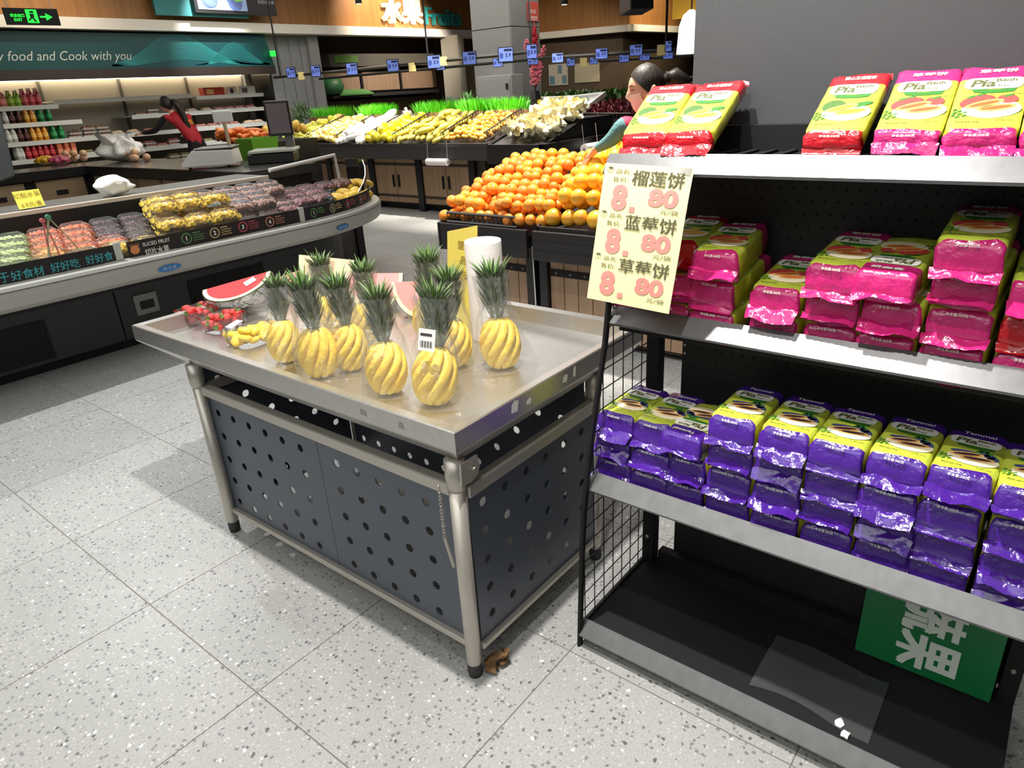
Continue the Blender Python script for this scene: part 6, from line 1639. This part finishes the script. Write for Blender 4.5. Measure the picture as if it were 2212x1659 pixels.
part('rail', MB().tube([(xD+.5, 1.75, 1.74), (xD+.5, -.4, 1.70)], .018, 8), [BLACKM], rl2); part('rail', MB().tube([(xD+1.6, 1.9, 1.70), (xD+1.6, -.3, 1.66)], .016, 8), [BLACKM], rl2)
y = atx(1440, 50, xD+.5).y; part('rod', MB().tube([(xD+.5, y, 1.72), (xD+.5, y, 4.3)], .014, 6), [BLACKM], rl2)
DS = [(619, 638, 146, 168, 0), (672, 692, 142, 165, 0), (748, 772, 137, 161, 0), (836, 861, 129, 154, 0), (923, 952, 120, 147, 0), (943, 961, 139, 151, 1), (999, 1029, 112, 139, 0), (1065, 1086, 126, 144, 1), (1076, 1109, 103, 133, 0), (1137, 1160, 97, 126, 0), (1139, 1163, 126, 139, 1),
      (1192, 1217, 115, 135, 2), (1224, 1242, 125, 142, 3), (1274, 1291, 124, 138, 3), (1286, 1313, 105, 127, 2), (1337, 1359, 115, 134, 3), (1360, 1388, 97, 120, 2), (1381, 1404, 117, 130, 3), (1437, 1451, 89, 111, 2), (1432, 1454, 110, 127, 3)]
planes = [xD, xD+.84, xD+.44, xD+1.54]
for k, (p0, p1, q0, q1, pl) in enumerate(DS):
    xq = planes[pl]; a = atx((p0+p1)/2, (q0+q1)/2, xq); dpt = (a-CAM).dot(C_F)
    n_ = Vector((-.8, -.6, 0)).normalized(); rt = Vector((0, 0, 1)).cross(n_).normalized(); rt = rt if rt.dot(C_R) > 0 else -rt
    wv = .5*(p1-p0)/FPX*dpt*1.03; hv = .5*(q1-q0)/FPX*dpt
    lab = 'blue price display on the %s rail, number %d from the left' % (['near', 'rear', 'near right', 'rear right'][pl], sum(1 for d in DS[:k+1] if d[4] == pl))
    th = thing('price_display', lab, 'price display', a, 0, 'price displays on the hanging rails')
    Fq = lambda x, y, d: a+rt*x+U_*y+n_*d
    part('frame', MB().extrude([Fq(-wv, -hv, 0), Fq(wv, -hv, 0), Fq(wv, hv, 0), Fq(-wv, hv, 0)], -n_*.025), [BLACKP], th)
    part('screen', MB().extrude([Fq(-wv*.88, -hv*.88, .001), Fq(wv*.88, -hv*.88, .001), Fq(wv*.88, hv*.88, .001), Fq(-wv*.88, hv*.88, .001)], n_*.002), [BLUE], th)
    mb = MB(); mb.extrude([Fq(-wv*.2, hv*.45, .0035), Fq(wv*.8, hv*.45, .0035), Fq(wv*.8, hv*.75, .0035), Fq(-wv*.2, hv*.75, .0035)], n_*.001)
    part('print', mb, [DINK], th); part('price_lettering', write(MB(), '5.9', Fq(wv*.3, -hv*.05, .004), rt, U_, h=hv*.5, bold=.02), [DINK], th)
    part('product_patch', ellipse(MB(), Fq(-wv*.55, -hv*.1, .004), rt, U_, wv*.25, hv*.4, 0, 10), [mat('display_dim', (52, 66, 120), .3, emit=((60, 76, 140), .4))], th)
    rx = (xD+.06, xD+.9, xD+.5, xD+1.6)[pl]; rz_ = (1.8, 1.76, 1.72, 1.68)[pl]; part('bracket', MB().tube([Fq(0, 0, -.02), Vector((rx, a.y, rz_))], .01, 5), [BLACKM], th)
for k, (px, py, xq, lab) in enumerate(((655, 166, xD, 'small cream tag hung on the rail near the left displays'), (895, 152, xD+.3, 'small cream tag turned sideways on the rail near the fruit sign'), (962, 133, xD+.2, 'small yellow tag beside the fifth display'), (1263, 130, xD+1.2, 'pale yellow tag on the rear right rail'), (1432, 108, xD+.44, 'cream tag on the rail by the hanging rod'))):
    rx, rz_ = ((xD+.06, 1.8), (xD+.06, 1.8), (xD+.06, 1.8), (xD+1.6, 1.68), (xD+.5, 1.72))[k]; a = atx(px, py, rx); th = part('tag', MB().obox(TRS((rx-.03, a.y, (a.z+rz_)/2), (0, 0, .6)), .01, .09, .1), [mat('tag_cream', (232, 218, 150), .6)]); tag(th, lab, 'tag', 'paper tags on the display rails')
# hanging black speaker, yellow banner and white shade at the board's edge
a = CAM + ray(1374, 8)*7.0
th = thing('hanging_monitor', 'black box monitor hanging above the far shelves', 'monitor', a)
part('box', MB().obox(TRS(a+Vector((0, 0, .05)), (0, .1, .9)), .3, .25, .26), [BLACKP], th, bevel=.01); part('hanger', MB().tube([a+Vector((0, 0, .15)), (a.x, a.y, 4.3)], .012, 6), [BLACKM], th)
a = CAM + ray(1491, 8)*6.0
tag(part('yellow_banner', MB().obox(TRS((a.x, a.y, a.z+.12), (0, 0, .3)), .02, .30, .46), [mat('banner_yellow', (240, 186, 50), .5)]), 'small yellow hanging banner beside the grey board', 'banner')
a = CAM + ray(1490, 116)*6.0
th = thing('lamp_shade', 'white hanging lampshade half hidden by the grey board', 'lamp', a)
part('shade', MB().lathe([(.115, 0), (.115, .01), (.1, .22), (.07, .3), (.02, .34)], 20, a), [mat('shade_glow', (255, 246, 230), .6, emit=((255, 244, 226), .9))], th, smooth=True); part('cord', MB().tube([a+Vector((0, 0, .33)), (a.x, a.y, 4.3)], .006, 5), [BLACKM], th)
# pale wire shelf stand far behind the woman
a = CAM + ray(1460, 160)*9.5
th = thing('wire_stand', 'pale wire stand far behind the woman', 'stand', (a.x, a.y, 0))
for z in (.9, 1.15, 1.38): part('tier', lattice((a.x-.5, a.y+.45, z), (a.x+.1, a.y-.35, z), .07, 8), [mat('wire_pale', (150, 140, 120), .5)], th)
for dx, dy in ((-.5, .45), (.1, -.35)): part('post', MB().tube([(a.x+dx, a.y+dy, 0), (a.x+dx, a.y+dy, 1.5)], .012, 6), [mat('wire_pale')], th)
# ================================================================== people
def skin_body(name, J, edges, mats, parent, root, sub=2, extra=None):
    """one continuous figure grown over a joint skeleton; each bone names its material"""
    names = list(J); idx = {n: i for i, n in enumerate(names)}
    me = bpy.data.meshes.new(name); me.from_pydata([J[n][0] for n in names], [(idx[a], idx[b]) for a, b, m in edges], [])
    o = bpy.data.objects.new(name+'_tmp', me); COL.objects.link(o)
    o.modifiers.new('skin', 'SKIN'); 
    for n in names:
        r = J[n][1]; me.skin_vertices[0].data[idx[n]].radius = (r if isinstance(r, tuple) else (r, r)); me.skin_vertices[0].data[idx[n]].use_root = (n == root)
    o.modifiers['skin'].use_smooth_shade = True; o.modifiers['skin'].branch_smoothing = .4
    s = o.modifiers.new('sub', 'SUBSURF'); s.levels = sub; s.render_levels = sub
    bpy.context.view_layer.update(); dg = bpy.context.evaluated_depsgraph_get()
    out = bpy.data.meshes.new_from_object(o.evaluated_get(dg)); out.name = name
    bpy.data.objects.remove(o); bpy.data.meshes.remove(me)
    segs = [(Vector(J[a][0]), Vector(J[b][0]), m) for a, b, m in edges]
    out.materials.clear()
    for m in mats: out.materials.append(m)
    for p in out.polygons:
        c = p.center; best = (9, 0)
        for a, b, m in segs:
            ab = b-a; t = max(0, min(1, (c-a).dot(ab)/max(ab.length_squared, 1e-9))); d = (c-(a+ab*t)).length
            if d < best[0]: best = (d, m)
        p.material_index = best[1]; p.use_smooth = True
    if extra:           # the modelled head is part of the same body mesh
        vs = [v.co.copy() for v in out.vertices]; fs = [tuple(p.vertices) for p in out.polygons]; ms_ = [p.material_index for p in out.polygons]
        n = len(vs); vs += extra.v; fs += [tuple(i+n for i in f_) for f_ in extra.f]; ms_ += extra.m
        new = bpy.data.meshes.new(name); new.from_pydata([tuple(v) for v in vs], [], fs)
        for m in mats: new.materials.append(m)
        new.polygons.foreach_set('material_index', ms_); new.polygons.foreach_set('use_smooth', [True]*len(fs)); new.update(); out = new
    Mi = INV[parent.name]
    for v in out.vertices: v.co = Mi @ v.co
    return link(name, out, parent)
def head_r(a, ph):
    """head surface in its own frame: x forward, y sideways, z up; a turns from the face, ph runs from crown to neck"""
    x, y, z = math.cos(a)*math.sin(ph)*.098, math.sin(a)*math.sin(ph)*.077, math.cos(ph)*.118
    if z < -.02:
        k = 1-.30*min(1, (-.02-z)/.1)**1.3; y *= k; x = x*(1-.12*min(1, (-.02-z)/.1)) if x > 0 else x*(1-.35*min(1, (-.02-z)/.1))
    if x > 0:
        x += .016*math.exp(-((y/.011)**2+((z+.024)/.017)**2)) + .007*math.exp(-((y/.009)**2+((z+.006)/.02)**2))   # nose
        x -= .006*math.exp(-(((abs(y)-.03)/.014)**2+((z-.008)/.012)**2))                                              # eye sockets
        x += .006*math.exp(-((y/.02)**2+((z+.062)/.008)**2)) + .006*math.exp(-((y/.02)**2+((z+.1)/.012)**2))          # lips, chin
    return Vector((x, y, z))
def head_mesh(M):
    return MB().grid(lambda u, v: M @ head_r(2*PI*u, .02+(PI-.04)*v), 56, 40, closed_u=True)
SKINM = mat('skin', (226, 168, 138), .5, sss=.15); HAIR = mat('hair_black', (34, 26, 23), .55, bump=((40, 40, 4), .5)); BLK = mat('cloth_black', (18, 18, 20), .8); VEST = mat('vest_red', (178, 26, 40), .7, bump=(14, .3)); TEALC = mat('jumper_teal', (78, 122, 126), .8, var=((30, 30, 30), .6, (100, 144, 146)), bump=((10, 60, 60), .5))
PINKV = mat('vest_pink', (196, 28, 74), .7)
def hand(J, E, w, fwd, side, up, m, tag_, curl=.5):
    """palm and five fingers after the wrist joint w"""
    fwd, side, up = Vector(fwd).normalized(), Vector(side).normalized(), Vector(up).normalized(); W0 = Vector(J[w][0])
    J[tag_+'palm'] = (tuple(W0+fwd*.055), (.032, .016)); E.append((w, tag_+'palm', m))
    for k, (off, ln) in enumerate(((-.03, .065), (-.011, .078), (.009, .074), (.028, .058))):
        a = W0+fwd*.085+side*off; b = a+fwd*ln*.5-up*ln*.25*curl; c = b+fwd*ln*.35-up*ln*.45*curl
        for nm, p, r in (('a', a, .0095), ('b', b, .0085), ('c', c, .0072)): J['%s%d%s' % (tag_, k, nm)] = (tuple(p), r)
        E += [(tag_+'palm', '%s%da' % (tag_, k), m), ('%s%da' % (tag_, k), '%s%db' % (tag_, k), m), ('%s%db' % (tag_, k), '%s%dc' % (tag_, k), m)]
    a = W0+fwd*.03-side*.035-up*.008; b = a+fwd*.035-side*.02-up*.012
    J[tag_+'ta'] = (tuple(a), .0105); J[tag_+'tb'] = (tuple(b), .009); E += [(w, tag_+'ta', m), (tag_+'ta', tag_+'tb', m)]

# ---- far woman in a red vest at the wall chiller, leaning towards the shelves, back to us
base = aty(424, 300, 8.15); bx, by = base.x, 8.15
fw = thing('person', 'woman in a red vest with a long dark ponytail reaching into the wall chiller', 'person', (bx, by, 0))
V_ = lambda x, y, z: (bx+x, by+y, z)
J = {'pelvis': (V_(0, 0, .92), (.15, .11)), 'waist': (V_(-.05, .05, 1.06), (.13, .1)), 'chest': (V_(-.14, .12, 1.26), (.16, .105)), 'neckb': (V_(-.2, .18, 1.38), .06), 'neck': (V_(-.22, .2, 1.43), .045), 'head': (V_(-.25, .23, 1.52), (.05, .05)), 'crown': (V_(-.26, .24, 1.56), (.045, .045)),
     'shL': (V_(-.33, .2, 1.34), .055), 'elL': (V_(-.48, .32, 1.14), .05), 'wrL': (V_(-.6, .5, 1.12), .034), 'shR': (V_(.02, .1, 1.33), .055), 'elR': (V_(.12, .22, 1.08), .042), 'wrR': (V_(.08, .42, 1.05), .028),
     'hipL': (V_(-.09, .01, .86), .095), 'knL': (V_(-.1, .03, .48), .062), 'anL': (V_(-.1, -.02, .09), .042), 'toL': (V_(-.11, .14, .035), .035), 'hipR': (V_(.1, 0, .86), .095), 'knR': (V_(.11, .02, .48), .062), 'anR': (V_(.12, -.04, .09), .042), 'toR': (V_(.12, .12, .035), .035)}
E = [('pelvis', 'waist', 1), ('waist', 'chest', 1), ('chest', 'neckb', 1), ('neckb', 'neck', 0), ('neck', 'head', 0), ('head', 'crown', 0), ('chest', 'shL', 1), ('shL', 'elL', 2), ('elL', 'wrL', 2), ('chest', 'shR', 1), ('shR', 'elR', 2), ('elR', 'wrR', 2),
     ('pelvis', 'hipL', 2), ('hipL', 'knL', 2), ('knL', 'anL', 2), ('anL', 'toL', 2), ('pelvis', 'hipR', 2), ('hipR', 'knR', 2), ('knR', 'anR', 2), ('anR', 'toR', 2)]
hand(J, E, 'wrL', (-.4, .9, -.1), (.9, .4, 0), (0, 0, 1), 0, 'L'); hand(J, E, 'wrR', (-.1, 1, -.1), (1, 0, 0), (0, 0, 1), 0, 'R')
hd = Vector(J['head'][0])
Hf = Matrix.Translation(hd) @ Matrix.Rotation(PI/2+.35, 4, 'Z') @ Matrix.Rotation(.35, 4, 'Y')
skin_body('body', J, E, [SKINM, VEST, BLK], fw, 'pelvis', extra=head_mesh(Hf))
def far_hair(u, v):
    a = 2*PI*u; front = .5*(1+math.cos(a)); ph = .01+PI*(.8-.48*front**1.5)*v; p = head_r(a, ph); k = 1.07+.03*(1-front); return Hf @ (p*k)
part('hair', MB().grid(far_hair, 40, 12, closed_u=True), [HAIR], fw, smooth=True)
part('ponytail', MB().tube([hd+Vector((.05, -.085, .05)), hd+Vector((.1, -.14, .0)), hd+Vector((.13, -.17, -.12)), hd+Vector((.16, -.2, -.28)), hd+Vector((.19, -.22, -.44)), hd+Vector((.21, -.22, -.56))], [.03, .055, .055, .048, .036, .012], 8), [HAIR], fw, smooth=True)
mb = MB(); cb = Vector(J['chest'][0]); write(mb, '鲜', cb+Vector((.1, -.145, -.02)), (1, .3, 0), (-.45, 0, 1), h=.09, bold=.02)
part('vest_print', mb, [mat('vest_gold', (226, 150, 40), .6)], fw)

# ---- near woman behind the orange stand: masked, dark hair tied back, teal sleeve reaching left over the fruit
hc = CAM + ray(1396, 192)*3.75            # centre of the head
nw = thing('person', 'masked woman with tied back dark hair reaching over the oranges', 'person', (hc.x+.35, hc.y-.05, 0))
fwd = (-C_R*.93 - C_F*.12); fwd.z = 0; fwd.normalize()          # she looks to the picture's left
sid = Vector((fwd.y, -fwd.x, 0)); sid = sid if sid.dot(CAM-hc) > 0 else -sid     # towards us
UPV = Vector((0, 0, 1))
Q = lambda f_, s_, z: tuple(hc+fwd*f_+sid*s_+UPV*z)
sh0 = CAM + ray(1352, 262)*3.72; wr0 = CAM + ray(1290, 320)*3.86; el0 = sh0.lerp(wr0, .48)+Vector((0, 0, -.03))
Zg = -hc.z
J = {'pelvis': (Q(-.34, -.3, -.60), (.15, .12)), 'waist': (Q(-.27, -.2, -.48), (.13, .11)), 'chest': (Q(-.13, -.07, -.31), (.155, .115)), 'neckb': (Q(-.05, 0, -.18), .062), 'neck': (Q(-.025, 0, -.125), .05), 'jaw': (Q(-.005, 0, -.07), (.045, .045)), 'head': (Q(-.005, 0, .0), (.05, .05)), 'crown': (Q(-.008, 0, .04), (.045, .045)),
     'shN': (tuple(sh0), .055), 'elN': (tuple(el0), .044), 'wrN': (tuple(wr0), .03), 'shF': (Q(-.08, -.2, -.24), .055), 'elF': (Q(-.05, -.3, -.46), .042), 'wrF': (Q(.14, -.3, -.42), .028),
     'hipN': (Q(-.35, -.24, -.68), .095), 'knN': (Q(-.36, -.26, Zg+.5), .062), 'anN': (Q(-.36, -.28, Zg+.09), .042), 'toN': (Q(-.2, -.28, Zg+.035), .035), 'hipF': (Q(-.35, -.42, -.68), .095), 'knF': (Q(-.36, -.44, Zg+.5), .062), 'anF': (Q(-.4, -.46, Zg+.09), .042), 'toF': (Q(-.24, -.46, Zg+.035), .035)}
E = [('pelvis', 'waist', 1), ('waist', 'chest', 1), ('chest', 'neckb', 1), ('neckb', 'neck', 0), ('neck', 'jaw', 0), ('jaw', 'head', 0), ('head', 'crown', 0), ('chest', 'shN', 1), ('shN', 'elN', 2), ('elN', 'wrN', 2), ('chest', 'shF', 1), ('shF', 'elF', 2), ('elF', 'wrF', 2),
     ('pelvis', 'hipN', 3), ('hipN', 'knN', 3), ('knN', 'anN', 3), ('anN', 'toN', 3), ('pelvis', 'hipF', 3), ('hipF', 'knF', 3), ('knF', 'anF', 3), ('anF', 'toF', 3)]
adir = (wr0-el0).normalized()
hand(J, E, 'wrN', adir*.8+Vector((0, 0, -.35)), sid, UPV, 0, 'N', .8); hand(J, E, 'wrF', fwd, sid, UPV, 0, 'F')
Hm = Matrix.Translation(hc) @ Matrix((fwd, sid, UPV)).transposed().to_4x4() @ Matrix.Rotation(.1, 4, 'Y')
skin_body('body', J, E, [SKINM, PINKV, TEALC, BLK], nw, 'pelvis', extra=head_mesh(Hm))
def hair_fn(u, v):
    a = 2*PI*u; front = .5*(1+math.cos(a))      # 1 towards the face, 0 at the nape
    hem = PI*(.76-.47*front**1.5); ph = .01+hem*v
    p = head_r(a, ph); k = 1.055+.008*math.sin(30*a+6*ph)+.02*(1-front)
    return Hm @ Vector((p.x*k-.003, p.y*k, p.z*k+.003))
part('hair', MB().grid(hair_fn, 72, 16, closed_u=True), [HAIR], nw, smooth=True)
part('ponytail', MB().tube([Hm @ Vector(p) for p in ((-.11, 0, .035), (-.16, 0, .04), (-.2, 0, .0), (-.215, 0, -.06), (-.2, 0, -.12))], [.025, .045, .05, .042, .015], 10), [HAIR], nw, smooth=True)
part('hair_tie', MB().tube([Hm @ Vector((-.118, 0, .037)), Hm @ Vector((-.13, 0, .04))], .032, 10), [BLK], nw)
def surf_at(y, z):
    """front surface of the head at a sideways and upward position"""
    best = None
    for i in range(60):
        a = math.asin(max(-1, min(1, y/.09)))*1.0; 
    ph = math.acos(max(-1, min(1, z/.118))); sy = max(.05, math.sin(ph))
    k = 1-.30*min(1, (-.02-z)/.1)**1.3 if z < -.02 else 1
    a = math.asin(max(-.98, min(.98, y/(.077*sy*k)))); return head_r(a, ph)
def mask_fn(u, v):
    y = (u-.5)*2*.066*(1-.25*v); z = -.012-.098*v; p = surf_at(y, z); t = 1-(abs(u-.5)*2)**2
    return Hm @ Vector((max(p.x+.004, .086*t*(.75+.25*math.sin(PI*v))+.03*(1-t)), y*1.06, z-.004*t))
part('face_mask', MB().grid(mask_fn, 22, 10), [mat('mask_white', (236, 226, 214), .7)], nw, smooth=True)
for sg in (-1, 1):
    p1 = Vector((.03, sg*.072, -.03)); p2 = Vector((-.018, sg*.082, -.004))
    part('mask_strap', MB().tube([Hm @ p1, Hm @ ((p1+p2)/2+Vector((0, sg*.006, 0))), Hm @ p2], .002, 5), [mat('mask_white')], nw)
    part('mask_strap', MB().tube([Hm @ Vector((.03, sg*.062, -.09)), Hm @ Vector((0, sg*.074, -.06)), Hm @ Vector((-.018, sg*.08, -.03))], .002, 5), [mat('mask_white')], nw)
    part('ear', MB().ball((0, 0, 0), .018, .009, .031, 10, 8).xf(Hm @ Matrix.Translation((-.014, sg*.08, -.012)) @ Matrix.Rotation(-.2, 4, 'Y')), [SKINM], nw, smooth=True)
    br = [surf_at(sg*y, z)+Vector((.0015, 0, 0)) for y, z in ((.012, .026), (.026, .031), (.042, .026))]
    part('eyebrow', MB().tube([Hm @ q for q in br], .0024, 6), [HAIR], nw)
    el = [surf_at(sg*y, z)+Vector((.001, 0, 0)) for y, z in ((.017, .007), (.03, .0045), (.043, .008))]
    part('eye', MB().tube([Hm @ q for q in el], [.0016, .0026, .0014], 6), [mat('iris_dark', (40, 26, 22), .4)], nw)
